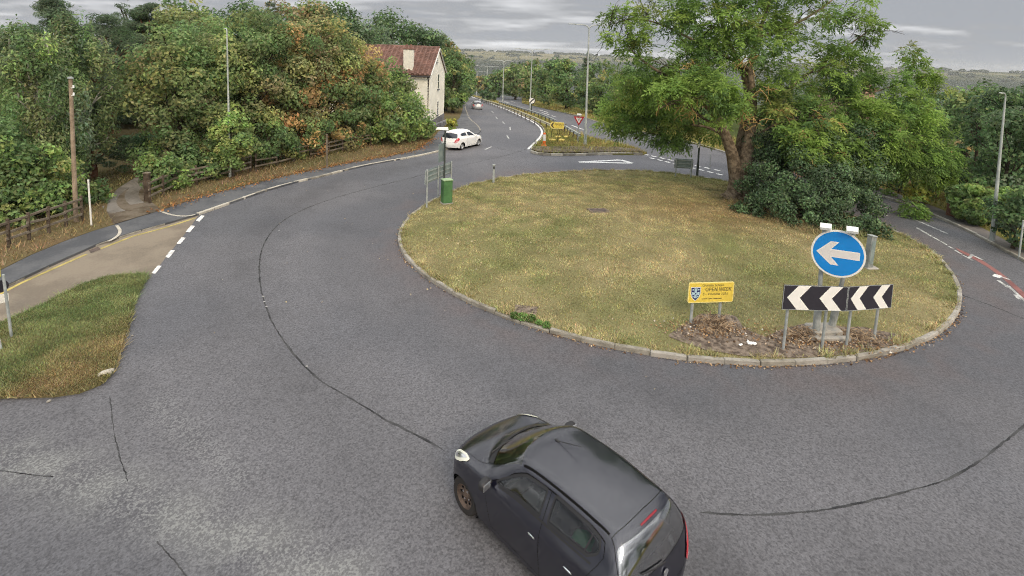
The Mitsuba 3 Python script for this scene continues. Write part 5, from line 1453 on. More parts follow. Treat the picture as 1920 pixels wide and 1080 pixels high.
G_LAMP = 'double armed lamps along the dual carriageway'
lamp_column('tall double armed lamp column nearest on the median', lean((6.39, 45.42, -0.37, 10.26), 0.4), (-1.25, 1.25), 0.10, 0.06, 0.55, G_LAMP)
lamp_column('double armed lamp column behind the round speed sign', lean((2.82, 84, 10.1, 0.84)[:2] + (0, 10.0), 0), (-2.0, 2.1), 0.10, 0.06, 0.8, G_LAMP, 0.3)
lamp_column('double armed lamp column beside the far shrubs, third from the front', lean((-2.43, 132, 10.57, 1.32)[:2] + (0, 10.0), 0), (-2.6, 2.6), 0.13, 0.09, 0.9, G_LAMP, 0.3)
lamp_column('fourth double armed lamp column, over the far bend', lean((-8.82, 180, 11.34, 1.8)[:2] + (0, 10.0), 0), (-3.0, 3.0), 0.15, 0.10, 1.0, G_LAMP, 0.3)
lamp_column('faint farthest lamp column at the end of the road', lean((-14.56, 215, 11.89, 2.15)[:2] + (0, 10.0), 0), (-2.6, 2.6), 0.14, 0.09, 0.9, G_LAMP, 0.3)
lamp_column('plain grey lamp column rising through the trees on the left', lean((-15.85, 29.62, -0, 8.38), 0.45), (0.5,), 0.06, 0.035, 0.34, None, 0.2, rz=2.2)
lamp_column('pale green lamp column on the right with small lantern', lean((21.48, 23.02, -0.43, 6.56), 0.55), (-0.28,), 0.075, 0.035, 0.34, None, 0.22, rz=0.5)

# --- give way sign, speed sign, yellow diversion sign, sand bags, cone on the median
k = thing('give_way_sign', 'red and white triangular sign on the median nose', 'road sign')
P = lean((5.88, 46.48, -0.08, 2.74), 0)
z = float(hz(P[1])) + 0.1
part(k, 'post', tube([(P[0], P[1], z - 0.2), (P[0], P[1], z + P[3] - 0.1)], 0.05, 10), 'mat_galvanised', smooth=30)
M = face_frame((P[0], P[1] - 0.08, z + P[3] - 0.72), (-0.1, -1, 0.0))
tri = Polygon([(-0.42, 0.30), (0.42, 0.30), (0, -0.44)]).buffer(0.03)
part(k, 'plate', in_frame(prism(tri, -0.01, 0.0), M), 'mat_red_face')
part(k, 'white_face', in_frame(prism(Polygon([(-0.28, 0.215), (0.28, 0.215), (0, -0.27)]), 0.0, 0.004), M), 'mat_white_face')
part(k, 'lettering', in_frame(cat(moved(meshkit.text_mesh('GIVE', 0.075, 0.002, True), (-0.10, 0.09, 0.004)), moved(meshkit.text_mesh('WAY', 0.075, 0.002, True), (-0.095, -0.02, 0.004))), M), 'mat_black_face')
part(k, 'lamp', in_frame(box((0.40, 0.14, 0.22), (0, 0.50, 0.06), 0.03), M), 'mat_white_plastic')

k = thing('speed_sign', 'white disc with black diagonal bar on the median', 'road sign')
x0, y0 = (2.92, 80, 1.89, 0.8)[:2]
z = float(hz(y0))
M = face_frame((x0, y0 - 0.1, z + 2.15), (-0.1, -1, 0))
part(k, 'post', tube([(x0, y0, z - 0.2), (x0, y0, z + 2.5)], 0.07, 10), 'mat_post_dark', smooth=30)
part(k, 'disc', in_frame(prism(Point(0, 0).buffer(0.43, 24), -0.01, 0.0), M), 'mat_white_face')
part(k, 'black_bar', in_frame(prism(affinity.rotate(shapely.box(-0.09, -0.5, 0.09, 0.5), -45).intersection(Point(0, 0).buffer(0.41)), 0, 0.004), M), 'mat_black_face')
part(k, 'backing', in_frame(prism(Point(0.05, -0.02).buffer(0.48, 24), -0.05, -0.03), M), 'mat_black_face')

k = thing('diversion_sign', 'yellow sign with black left arrow on a folding frame', 'road sign')
x0, y0 = (3.82, 46.02)
z = float(hz(y0)) + 0.1
M = face_frame((3.74, 43.8, 1.92), (-0.25, -1, 0.15))
arrow_board = Polygon([(-0.60, 0), (-0.42, 0.28), (0.55, 0.28), (0.62, 0.18), (0.62, -0.18), (0.55, -0.28), (-0.42, -0.28)])
part(k, 'board', in_frame(prism(arrow_board, -0.02, 0), M), 'mat_yellow_rim')
part(k, 'face', in_frame(prism(arrow_board.buffer(-0.04), 0.0, 0.004), M), 'mat_yellow_face')
part(k, 'arrow_head', in_frame(prism(Polygon([(-0.50, 0), (-0.32, 0.22), (-0.20, 0.22), (-0.36, 0), (-0.20, -0.22), (-0.32, -0.22)]), 0.004, 0.006), M), 'mat_black_face')
part(k, 'lettering', in_frame(moved(meshkit.text_mesh('DIVERSION', 0.13, 0.002, True), (-0.17, 0.02, 0.004)), M), 'mat_print_brown')
part(k, 'leg', tube([tuple((M @ [-0.35, -0.2, -0.05, 1])[:3]), (x0 - 0.4, y0 - 0.2, z)], 0.02, 6), 'mat_black_plastic')
part(k, 'leg', tube([tuple((M @ [0.1, -0.2, -0.05, 1])[:3]), (x0 + 0.25, y0 - 0.2, z)], 0.02, 6), 'mat_black_plastic')
part(k, 'leg', tube([tuple((M @ [0.3, -0.2, -0.05, 1])[:3]), (x0 + 0.3, y0 + 0.6, z)], 0.02, 6), 'mat_black_plastic')
for i, ((x, y), lab) in enumerate(zip([(3.65, 46.9), (4.47, 47.09), (4.35, 49.09), (5.12, 49.28)], ('front left', 'front right', 'rear left', 'rear right'))):
    k = thing('sandbag', f'yellow sandbag, {lab} of the four by the diversion sign', 'sandbag', 'yellow sandbags on the median grass')
    bag = trimesh.creation.icosphere(subdivisions=2)
    bag.vertices = np.sign(bag.vertices) * np.abs(bag.vertices) ** 0.8 * [0.30, 0.19, 0.10]
    bag.vertices += (meshkit.noise(bag.vertices * 7 + i) - 0.5)[:, None] * 0.05
    part(k, 'sack', moved(bag, (x, y, float(hz(y)) + 0.22), rz=0.4 * i), 'mat_sandbag', smooth=True)
    part(k, 'neck', moved(box((0.10, 0.14, 0.05), (0.30, 0, 0.02), 0.02), (x, y, float(hz(y)) + 0.22), rz=0.4 * i), 'mat_sandbag')
x, y = (2.78, 44.12)
k = thing('traffic_cylinder', 'orange and white cylinder on the median nose kerb', 'traffic cone')
z = float(hz(y)) + 0.1
part(k, 'base', moved(lathe([(0, 0), (0.24, 0), (0.23, 0.08), (0.14, 0.10), (0, 0.10)], 20), (x, y, z)), 'mat_orange', smooth=30)
part(k, 'body', moved(lathe([(0.135, 0.09), (0.115, 1.1), (0.0, 1.13)], 20), (x, y, z)), 'mat_orange', smooth=30)
part(k, 'white_band', moved(lathe([(0.131, 0.45), (0.124, 0.98)], 20), (x, y, z)), 'mat_white_face', smooth=30)
k = thing('kerb_marker', 'thin dark marker wand at the nose of the left carriageway', 'marker')
P = lean((2.01, 43.96, -0.02, 0.63), 0)
part(k, 'wand', post(P, 0.035), 'mat_black_plastic', smooth=30)
part(k, 'foot', moved(lathe([(0, 0), (0.12, 0), (0.1, 0.04), (0, 0.05)], 12), (P[0], P[1], float(hz(P[1])))), 'mat_black_plastic')


# --- crash barriers
def barrier(label, line, mt, n_post, seed):
    k = thing('crash_barrier', label, 'crash barrier', 'crash barriers along the median')
    L = spline(line, 60)
    prof = [(0.00, 0.44), (0.05, 0.47), (0.05, 0.53), (0.0, 0.56), (0.0, 0.62), (0.05, 0.65), (0.05, 0.71), (0.0, 0.74)]
    t = np.gradient(L, axis=0)
    t /= np.linalg.norm(t, axis=1, keepdims=True)
    nn = np.c_[t[:, 1], -t[:, 0]]
    V = np.concatenate([np.c_[L + nn * a, hz(L[:, 1]) + 0.1 + b] for a, b in prof] + [np.c_[L - nn * 0.02 + nn * a, hz(L[:, 1]) + 0.1 + b] for a, b in prof[::-1]])
    m, nl = len(prof) * 2, len(L)
    F = []
    for j in range(m):
        j2 = (j + 1) % m
        for i in range(nl - 1):
            p, q = j * nl + i, j2 * nl + i
            F += [(p, q, p + 1), (p + 1, q, q + 1)]
    part(k, 'beam', trimesh.Trimesh(V, np.array(F), process=False), mt)
    for i in range(n_post):
        f = (i + 0.5) / n_post * (nl - 1)
        x, y = [np.interp(f, np.arange(nl), L[:, c]) for c in (0, 1)]
        part(k, 'post', box((0.10, 0.12, 0.85), (x - 0.09, y + 0.02, float(hz(y)) + 0.30), 0.01), 'mat_iron')


mat('mat_barrier_yellow', (0.50, 0.46, 0.31), 0.6)
barrier('left crash barrier with yellowish rail on the median', [(-9.48, 137.42), (-6.25, 118.47), (-3.05, 100.18), (0.01, 81.45), (1.79, 69.85), (3.12, 60.91), (4.06, 54.92)], 'mat_barrier_yellow', 26, 1)
barrier('right crash barrier along the median, near the speed sign', [(-2.81, 109.97), (0.45, 90.98), (2.05, 81.27), (3.64, 71.7), (4.58, 64.31), (5.04, 60.32)], 'mat_galvanised', 20, 2)
barrier('pale crash barrier end between the diversion and give way signs', [(5.25, 55.81), (5.53, 53.01), (5.82, 49.83), (6.2, 47.17)], 'mat_lamp_column', 6, 3)

# --- wooden fences
def fence(label, pts, n_post, rails, seed, group='wooden rail fences at the wood edge', gap=()):
    k = thing('rail_fence', label, 'fence', group)
    L = dense(pts, 0.1, False)
    s = np.r_[0, np.cumsum(np.linalg.norm(np.diff(L, axis=0), axis=1))]
    r = np.random.default_rng(seed)
    at = lambda u: np.array([np.interp(u * s[-1], s, L[:, c]) for c in (0, 1)])
    P = []
    for i in range(n_post):
        x, y = at(i / (n_post - 1))
        z = float(hz(y)) + 0.16
        part(k, 'post', moved(box((0.10, 0.08, 1.22), (0, 0, 0.42), 0.015), (x, y, z), rz=r.normal(0.5, 0.1), rx=r.normal(0, 0.03), ry=r.normal(0, 0.03)), 'mat_wood_dark')
        P.append(np.array([x, y, z]))
    for i in range(n_post - 1):
        for q, hr in enumerate(rails):
            if (i, q) in gap:
                continue
            a, b = P[i] + [0, 0, hr + r.normal(0, 0.025)], P[i + 1] + [0, 0, hr + r.normal(0, 0.025)]
            d = b - a
            m = box((np.linalg.norm(d) + 0.08, 0.04, 0.095), (0, 0, 0), 0.01)
            m = moved(m, (a + b) / 2 + [0.03, -0.07, 0], rz=math.atan2(d[1], d[0]), ry=0)
            tilt = -math.asin(d[2] / np.linalg.norm(d))
            m2 = moved(box((np.linalg.norm(d) + 0.08, 0.04, 0.095), (0, 0, 0), 0.01), (0, 0, 0), ry=tilt)
            m2 = moved(m2, (a + b) / 2 + [0.03, -0.07, 0], rz=math.atan2(d[1], d[0]))
            part(k, 'rail', m2, 'mat_wood_rail')


fence('wooden rail fence left of the track by the wooden pole', [(-17.58, 17.44), (-17.65, 18.6), (-17.58, 19.39), (-17.55, 20.19), (-17.53, 21.32)], 6, (0.28, 0.60, 0.90), 1, gap=((0, 0),))
fence('wooden rail fence from the gate post to the left lamp column', [(-16.7, 24.19), (-17.01, 26.6), (-16.48, 27.79), (-15.88, 29.61), (-15.32, 30.94)], 7, (0.28, 0.58, 0.88), 2)
fence('broken wooden rail fence right of the left lamp column', [(-15.16, 31.25), (-14.35, 33.07), (-13.78, 35.06), (-12.65, 36.97), (-11.9, 39.45), (-10.92, 41.06)], 8, (0.28, 0.60, 0.88), 3, gap=((0, 2), (1, 1), (2, 0), (1, 2), (6, 0)))
k = thing('gate_post', 'thick dark gate post at the track entrance', 'post')
P = lean((-17.08, 24.6, -0.13, 1.18), 0.3)
part(k, 'shaft', moved(box((0.24, 0.22, P[3] + 0.3), (0, 0, P[3] / 2), 0.03), (P[0], P[1], 0.1)), 'mat_wood_dark')
part(k, 'cap', moved(box((0.27, 0.25, 0.06), (0, 0, P[3] + 0.15), 0.02), (P[0], P[1], 0.1)), 'mat_wood_rail')

# --- sign at the left picture edge and its neighbour post
P = (-12.21, 12.53, -0.13, 1.68)
k = thing('edge_sign', 'leaning post with small white sign plate at the left edge', 'road sign')
z = float(hz(P[1])) + 0.07
top = np.array([P[0] + P[2] * 0.8, P[1], z + P[3]])
part(k, 'post', tube([(P[0], P[1], z - 0.2), (P[0], P[1], z), top], 0.03, 10), 'mat_galvanised', smooth=30)
M = face_frame(np.array((-13.47, 13.6, 0.58)), (0.75, -0.6, 0))
part(k, 'plate', in_frame(plate(0.30, 0.24, 0.03), M), 'mat_white_face')
part(k, 'black_disc', in_frame(moved(prism(Point(0, 0).buffer(0.17, 24), 0, 0.012), (0, 0.34, 0)), M), 'mat_black_face')
part(k, 'yellow_band', in_frame(moved(box((0.05, 0.5, 0.012), (0.0, 0.85, 0), 0.003)), M), 'mat_yellow_face')
k = thing('stub_post', 'short pale post stub at the left edge of the verge', 'post')
P = (-11.9, 11.93, -0.06, 0.37)
part(k, 'shaft', post(P, 0.05, 0.05, 8), 'mat_lamp_column', smooth=30)
part(k, 'cap', moved(lathe([(0, 0), (0.055, 0), (0.05, 0.02), (0, 0.03)], 10), (P[0] + P[2], P[1], P[3])), 'mat_lamp_column')

# --- stones, litter, plates in the ground, heaps of dead twigs
r = np.random.default_rng(44)


def rock(size, seed):
    m = trimesh.creation.icosphere(subdivisions=2)
    m.vertices *= (0.75 + 0.5 * meshkit.fbm(m.vertices * 1.6 + seed, 3, seed))[:, None]
    m.vertices *= size
    return m


k = thing('broken_kerb', 'broken pale kerb lump at the corner of the left verge', 'stone')
x, y = (-8.94, 11.3)
put(k, moved(rock((0.17, 0.09, 0.07), 3), (x, y, 0.08), rz=0.9), 'mat_kerb_pale', smooth=40)
kk = setting('verge_stones', 'loose stones and broken edge along the left verge', 'stuff')
st = []
for i in range(46):
    q = np.array(VL.exterior.interpolate(r.uniform(0, VL.exterior.length)).coords[0])
    st.append(moved(rock(np.array([0.05, 0.04, 0.025]) * r.uniform(0.4, 1.5), i), (q[0] + r.normal(0, 0.06), q[1] + r.normal(0, 0.06), 0.02), rz=r.uniform(0, 6)))
put(kk, cat(*st), 'mat_concrete')
k = thing('manhole_cover', 'small brown cover sunk in the middle of the island grass', 'cover')
x, y = (4.23, 24.39)
part(k, 'frame', moved(box((0.95, 0.75, 0.05), (0, 0, 0.0), 0.01), (x, y, isle_z(x, y) + 0.005), rz=0.2), 'mat_soil')
part(k, 'lid', moved(box((0.72, 0.52, 0.05), (0, 0, 0.006), 0.01), (x, y, isle_z(x, y) + 0.005), rz=0.2), 'mat_iron')
k = thing('patch_cover', 'flat reddish plate in the grass behind the weeds at the kerb', 'cover')
x, y = (0.6, 14.88)
part(k, 'slab', moved(box((0.66, 0.46, 0.05), (0, 0, 0.0), 0.01), (x, y, isle_z(x, y) + 0.0), rz=-0.15), 'mat_soil')
part(k, 'rim', moved(box((0.72, 0.05, 0.05), (0, 0.24, 0.0), 0.01), (x, y, isle_z(x, y) + 0.0), rz=-0.15), 'mat_iron')
k = thing('kerb_weeds', 'fresh green weeds growing through the kerb', 'weeds')
wp = np.array([(0.28, 14.54), (0.51, 14.47), (0.74, 14.39), (0.95, 14.2), (1.16, 14.06)])
cw = np.c_[wp[:, 0], wp[:, 1], np.full(5, 0.14)]
m, c = clumped(r, cw, np.array([0.13, 0.17, 0.15, 0.10, 0.12]), 900, 0.075, [((0.11, 0.20, 0.05), 3), ((0.17, 0.24, 0.07), 2)], 0.6, 0.6)
put(k, m, 'mat_leaf', color=c)


def twig_heap(label, x, y, rx, ry, h, n, seed):
    k = thing('twig_heap', label, 'brushwood', 'heaps of dead twigs below the signs')
    r = np.random.default_rng(seed)
    ms = []
    for i in range(n):
        a, q = r.uniform(0, 2 * PI), math.sqrt(r.random())
        px, py = x + rx * q * math.cos(a), y + ry * q * math.sin(a)
        z = isle_z(px, py) + 0.02 + h * (1 - q) * r.random()
        d = unit(np.array([r.normal(0, 1), r.normal(0, 1), r.normal(0.1, 0.35)]))
        L = r.uniform(0.2, 0.75)
        p0, p1 = np.array([px, py, z]) - d * L / 2, np.array([px, py, z]) + d * L / 2
        mid = (p0 + p1) / 2 + [0, 0, r.uniform(0.02, 0.16)]
        for pp in (p0, p1):
            pp[2] = max(pp[2], isle_z(x, y) + 0.01)
        ms.append(tube(spline([p0, (p0 + mid) / 2 + r.normal(0, 0.02, 3), mid, p1], 6), np.linspace(0.012, 0.005, 6), 4, caps=False))
    put(k, cat(*ms), 'mat_dead_twig', smooth=True)


kk = setting('bare_soil', 'bare dark soil with chips below the signs')
put(kk, sheet(SOIL, 0.125, 0.12, dome=isle_dome, bump=0.09, seed=12), 'mat_soil', smooth=True)
x, y = (5.83, 14.27)
twig_heap('heap of dead twigs and stems under the yellow board', x, y, 0.62, 0.40, 0.26, 85, 5)
x, y = (8.14, 13.91)
twig_heap('dry stems between the left chevron posts', x, y, 0.5, 0.30, 0.22, 42, 6)
x, y = (9.67, 13.88)
twig_heap('dry stems round the right chevron posts', x, y, 0.5, 0.30, 0.2, 40, 7)
# chips, leaves and gravel on the soil and in the gutter
lv = []
cl = []
def leaf_litter(n, sampler, pal, size, seed, zf):
    r = np.random.default_rng(seed)
    P = sampler(r, n)
    C = np.c_[P, zf(P)]
    N = unit(np.array([0, 0, 1.0]) + r.normal(0, 0.45, (n, 3)))
    V, F = leaf_mesh(r, C, N, size, 0.7, 0.0, 0.6)
    col = np.repeat(pick_colors(r, pal, n) * r.uniform(0.6, 1.4, (n, 1)), 4, axis=0)
    return trimesh.Trimesh(V, F, process=False), np.clip(col, 0.01, 0.9)


DRY = [((0.34, 0.20, 0.10), 3), ((0.45, 0.36, 0.24), 2), ((0.16, 0.09, 0.05), 2)]
ring = ISLAND.exterior
def gutter(r, n):
    t = np.concatenate([r.uniform(0, ring.length, n // 2), (r.choice([0.15, 0.2, 0.22, 0.24, 0.27, 0.30, 0.33, 0.05, 0.5], n - n // 2) * ring.length + r.normal(0, 0.7, n - n // 2)) % ring.length])
    P = np.array([ring.interpolate(a).coords[0] for a in t])
    d = unit(P - np.array(ISLE))
    return P + d * np.abs(r.normal(0.03, 0.07, n))[:, None]


m, c = leaf_litter(900, gutter, DRY, 0.055, 71, lambda P: np.full(len(P), 0.018))
k = setting('gutter_leaves', 'dry leaves lying in the gutter round the island', 'stuff')
put(k, m, 'mat_blade', color=c)
def soilbed(r, n):
    i = r.integers(0, 3, n)
    c = np.array([(5.76, 14.09), (8.02, 13.69), (9.54, 13.68)])[i]
    return c + r.normal(0, 1, (n, 2)) * [0.70, 0.24]


m, c = leaf_litter(1700, soilbed, DRY + [((0.5, 0.47, 0.42), 1)], 0.06, 72, lambda P: np.array([isle_z(*p) for p in P]) + 0.035)
k = setting('soil_chips', 'dry leaves and chips on the soil under the signs', 'stuff')
put(k, m, 'mat_blade', color=c)
m, c = leaf_litter(260, lambda r, n: np.array((1.02, 20.08)) + r.normal(0, 1, (n, 2)) * [4.5, 3.5], [((0.55, 0.50, 0.33), 2), ((0.40, 0.30, 0.18), 2)], 0.06, 73, lambda P: np.array([isle_z(*p) for p in P]) + 0.05)
k = setting('lawn_leaves', 'scattered pale leaves on the island grass', 'stuff')
put(k, m, 'mat_blade', color=c)
pts_pc = np.array(KERB_LEFT[6:16])
def path_edge(r, n):
    L = dense(PATH_MID[:9], 0.05, False)
    return L[r.integers(0, len(L), n)] + r.normal(0, 0.28, (n, 2))


m, c = leaf_litter(1500, path_edge, [((0.36, 0.17, 0.07), 4), ((0.20, 0.10, 0.05), 2), ((0.45, 0.30, 0.12), 1)], 0.10, 74, lambda P: hz(P[:, 1]) + 0.16)
k = setting('path_leaves', 'fallen brown leaves along the inner footpath edge', 'stuff')
put(k, m, 'mat_blade', color=c)
for i, ((x, y), lab) in enumerate(zip([(6.57, 13.41), (6.23, 13.34), (6.48, 13.46)], ('largest white paper scrap in the soil by the kerb', 'left white paper scrap in the soil by the kerb', 'crumpled white scrap between the two others'))):
    k = thing('paper_scrap', lab, 'litter', 'white paper scraps by the kerb')
    m = trimesh.creation.icosphere(subdivisions=2)
    m.vertices *= np.array([0.115, 0.055, 0.022]) * (1.0, 0.6, 0.7)[i]
    m.vertices += (meshkit.noise(m.vertices * 30 + i) - 0.5)[:, None] * 0.05
    put(k, moved(m, (x, y, isle_z(x, y) + 0.05), rz=0.6 * i), 'mat_litter')

# ---------------------------------------------------------------- the cream house with the red roof
speckled('mat_render_cream', (0.70, 0.68, 0.59), (0.80, 0.78, 0.69), 1.6, 0.85, 0.2, fine=0.15)
speckled('mat_pantile', (0.145, 0.085, 0.068), (0.23, 0.13, 0.105), 0.9, 0.8, 0.2, fine=0.22)
speckled('mat_plinth', (0.11, 0.11, 0.12), (0.20, 0.20, 0.21), 0.7, 0.85, 0.2, fine=0.2)
mat('mat_window_dark', (0.11, 0.115, 0.12), 0.12, 0.6)
mat('mat_frame_white', (0.70, 0.70, 0.66), 0.5)
mat('mat_gutter', (0.03, 0.025, 0.025), 0.4)


def house(label, corner, ang, width, length, eaves, ridge, wall, roof, windows, chimneys, simple=False, tiles=26):
    """corner: foot of the near left gable corner; the gable runs width metres along ang, the long side runs length metres to the left of it."""
    k = thing('house', label, 'house')
    u = np.array([math.cos(ang), math.sin(ang), 0])          # along the gable, away
    v = np.array([math.cos(ang + PI / 2), math.sin(ang + PI / 2), 0])   # along the long side
    o = np.array([corner[0], corner[1], float(hz(corner[1])) + 0.05])
    M = np.eye(4)
    M[:3, 0], M[:3, 1], M[:3, 2], M[:3, 3] = u, v, [0, 0, 1], o
    gable = Polygon([(0, -0.6), (width, -0.6), (width, eaves), (width / 2, ridge), (0, eaves)])
    g = trimesh.creation.extrude_polygon(gable, length, engine='earcut')
    G = np.array([[1, 0, 0, 0], [0, 0, 1, 0], [0, 1, 0, 0], [0, 0, 0, 1.0]])
    g.apply_transform(G)
    g.fix_normals()
    wl = part(k, 'wall', in_frame(g, M), wall)
    part(k, 'plinth', in_frame(cat(box((width + 0.08, 0.04, 1.2), (width / 2, -0.022, 0.0)), box((0.04, length, 1.2), (-0.022, length / 2, 0.0))), M), 'mat_plinth')
    slope = math.atan2(ridge - eaves, width / 2)
    SL = (width / 2 + 0.35) / math.cos(slope)
    rf = None
    for side in (0, 1):
        sl = box((SL, length + 0.30, 0.10), (SL / 2, length / 2, 0.06))
        # pantile rolls and courses
        rolls = []
        if not simple:
            nr = tiles
            for i in range(nr):
                y = (i + 0.5) / nr * (length + 0.2) - 0.1
                rolls.append(tube([(0.02, y, 0.12), (SL - 0.02, y, 0.12)], (length + 0.2) / nr * 0.30, 6))
            for j in range(1, 17):
                rolls.append(box((0.025, length + 0.2, 0.03), (SL * j / 17, length / 2, 0.135)))
        for m_, nm in ((sl, 'roof'), (cat(*rolls) if rolls else None, 'tile_courses')):
            if m_ is None:
                continue
            mm = moved(m_, (0, 0, 0), ry=-slope)
            mm.apply_translation((-0.35, 0, eaves - 0.35 * math.tan(slope)))
            if side:
                mm.vertices[:, 0] = width - mm.vertices[:, 0]
                mm.faces = mm.faces[:, ::-1]
            if nm == 'roof':
                rf = part(k, 'roof', in_frame(mm, M), roof)
            else:
                part(rf, 'tile_courses', in_frame(mm, M), roof, smooth=30, kind='stuff')
    part(rf, 'ridge_tiles', in_frame(tube([(width / 2, -0.15, ridge + 0.10), (width / 2, length + 0.15, ridge + 0.10)], 0.13, 8), M), 'mat_pantile', smooth=30)
    # verges (barge boards) and gutter, down pipe
    for s in (0, 1):
        a, b = np.array([(-0.30, width + 0.30)[s], -0.17, eaves - 0.30 * math.tan(slope)]), np.array([width / 2, -0.17, ridge])
        part(k, 'barge_board', in_frame(tube([a, b], 0.07, 4), M), 'mat_frame_white')
    part(k, 'gutter', in_frame(tube([(-0.40, -0.1, eaves - 0.32), (-0.40, length + 0.1, eaves - 0.32)], 0.085, 8), M), 'mat_gutter', smooth=30)
    part(k, 'downpipe', in_frame(tube([(-0.38, 0.12, eaves - 0.34), (-0.08, 0.12, eaves - 0.65), (-0.08, 0.12, 0.1)], 0.06, 8), M), 'mat_gutter', smooth=30)
    for face, x, z, w, h in windows:
        if face == 'gable':
            W = part(k, 'window', in_frame(box((w, 0.06, h), (x, 0.03 - 0.055, z)), M), 'mat_frame_white')
            part(W, 'pane', in_frame(box((w - 0.14, 0.02, h / 2 - 0.10), (x, -0.06, z + h / 4 - 0.01)), M), 'mat_window_dark')
            part(W, 'pane', in_frame(box((w - 0.14, 0.02, h / 2 - 0.10), (x, -0.06, z - h / 4 + 0.01)), M), 'mat_window_dark')
            part(W, 'sill', in_frame(box((w + 0.2, 0.16, 0.08), (x, -0.08, z - h / 2 - 0.06)), M), 'mat_plinth')
        else:
            W = part(k, 'window', in_frame(box((0.06, w, h), (-0.025, x, z)), M), 'mat_frame_white')
            part(W, 'pane', in_frame(box((0.02, w - 0.14, h - 0.14), (-0.06, x, z)), M), 'mat_window_dark')
            part(W, 'sill', in_frame(box((0.16, w + 0.2, 0.08), (-0.08, x, z - h / 2 - 0.06)), M), 'mat_plinth')
    for x, y, z0, z1, w, d in chimneys:
        c = part(k, 'chimney', in_frame(box((d, w, z1 - z0), (x, y, (z0 + z1) / 2), 0.02), M), wall)
        part(c, 'cap', in_frame(box((d + 0.16, w + 0.16, 0.16), (x, y, z1 - 0.02), 0.02), M), 'mat_pantile')
        for q in (-0.22, 0.22):
            part(c, 'pot', in_frame(moved(lathe([(0, 0), (0.13, 0), (0.10, 0.36), (0.12, 0.40), (0, 0.40)], 10), (x, y + q, z1 + 0.05)), M), 'mat_pantile', smooth=30)
    return k


ca = np.array((-8.43, 53.95))
cb = np.array((-8.07, 62.87))
ang = math.atan2(cb[1] - ca[1], cb[0] - ca[0])
house('cream rendered house with red tiled roof and pale chimney by the left carriageway', ca, ang, float(np.hypot(*(cb - ca))), 13.0, 5.55, 8.15, 'mat_render_cream', 'mat_pantile',
      [('gable', 4.6, 4.55, 0.75, 1.65), ('gable', 4.5, 1.65, 0.75, 1.5), ('gable', 3.6, 6.95, 0.4, 0.55), ('side', 4.5, 4.0, 0.9, 1.3), ('side', 8.5, 4.0, 0.9, 1.3), ('side', 8.5, 1.6, 1.0, 1.3)], [(0.55, 2.3, 5.0, 8.0, 0.95, 0.7)])
# low wall and rubble strip at the house foot
k = thing('garden_wall', 'low grey stone wall at the foot of the house gable', 'wall')
wp = np.array([(-7.72, 50.08), (-7.26, 53.33), (-6.98, 57.19)])
for i in range(len(wp) - 1):
    a, b = wp[i], wp[i + 1]
    n_ = 3
    for j in range(n_):
        for r_ in range(2):
            c0 = a + (b - a) * (j + 0.5 + 0.15 * (r_ % 2)) / n_
            part(k, 'stone', moved(box((np.linalg.norm(b - a) / n_ - 0.03, 0.3, 0.32), (0, 0, 0), 0.04), (c0[0], c0[1] - 0.1, float(hz(c0[1])) + 0.24 + 0.33 * r_), rz=math.atan2(b[1] - a[1], b[0] - a[0])), 'mat_plinth')
speckled('mat_render_pink', (0.42, 0.27, 0.20), (0.55, 0.36, 0.27), 1.6, 0.85, 0.2, fine=0.15)
house('pinkish house half hidden behind the right part of the big tree', np.array((27.09, 34.76)) + [1.5, 8.0], 2.9, 7.0, 9.0, 3.4, 5.2, 'mat_render_pink', 'mat_pantile', [('gable', 2.0, 1.6, 1.0, 1.2), ('gable', 5.0, 1.6, 1.0, 1.2)], [(1.2, 3.0, 3.6, 5.9, 0.8, 0.6)], simple=True)
house('pale pink house glimpsed through the leaves left of the tree trunk', np.array((39.81, 101.62)) + [0, 4.0], 2.8, 8.0, 9.0, 4.2, 6.6, 'mat_render_pink', 'mat_pantile', [('gable', 2.5, 1.6, 1.0, 1.2), ('gable', 5.5, 3.6, 1.0, 1.2)], [(1.2, 3.0, 4.6, 7.3, 0.8, 0.6)], simple=True)
k = thing('gate_pier', 'brick gate pier beside the laurel hedge on the right', 'pier')
x, y = (22.91, 26.88)
speckled('mat_brick', (0.16, 0.075, 0.05), (0.26, 0.14, 0.10), 0.2, 0.9, 0.1, fine=0.05)
for r_ in range(9):
    for j in range(2):
        part(k, 'brick', moved(box((0.215, 0.44, 0.085), ((j - 0.5) * 0.225, 0, 0), 0.008), (x, y, 0.15 + r_ * 0.098), rz=0.4 + (PI / 2 if r_ % 2 else 0)), 'mat_brick')
part(k, 'coping', moved(box((0.56, 0.56, 0.10), (0, 0, 0), 0.02), (x, y, 0.15 + 9 * 0.098), rz=0.4), 'mat_concrete')

# ---------------------------------------------------------------- cars
def paint(name, base, rough=0.035, metal=0.0, coat=True, spec=0.5, dirt=0.0):
    """Clear coated paint with a film of dust."""
    def fn(p, n, uv):
        d = mikit.fbm(p.x * 3.0, p.y * 3.0, p.z * 3.0, octaves=3)
        up = dr.clip(n.z, 0, 1)
        return mikit.mix(base, (0.16, 0.15, 0.14), dirt * mikit.smoothstep(0.25, 0.8, d) * (0.5 + 0.5 * up))
    if not coat:
        scene[name] = {'type': 'twosided', 'bsdf': {'type': 'principled', 'base_color': mikit.proc(fn), 'roughness': 0.3, 'specular': spec, 'metallic': metal, 'clearcoat': 1.0, 'clearcoat_gloss': 0.95}}
        return name
    scene[name] = {'type': 'twosided', 'bsdf': {'type': 'roughplastic', 'distribution': 'ggx', 'diffuse_reflectance': mikit.proc(fn), 'alpha': rough, 'int_ior': 1.5 + 0.5 * spec, 'nonlinear': True}}
    return name


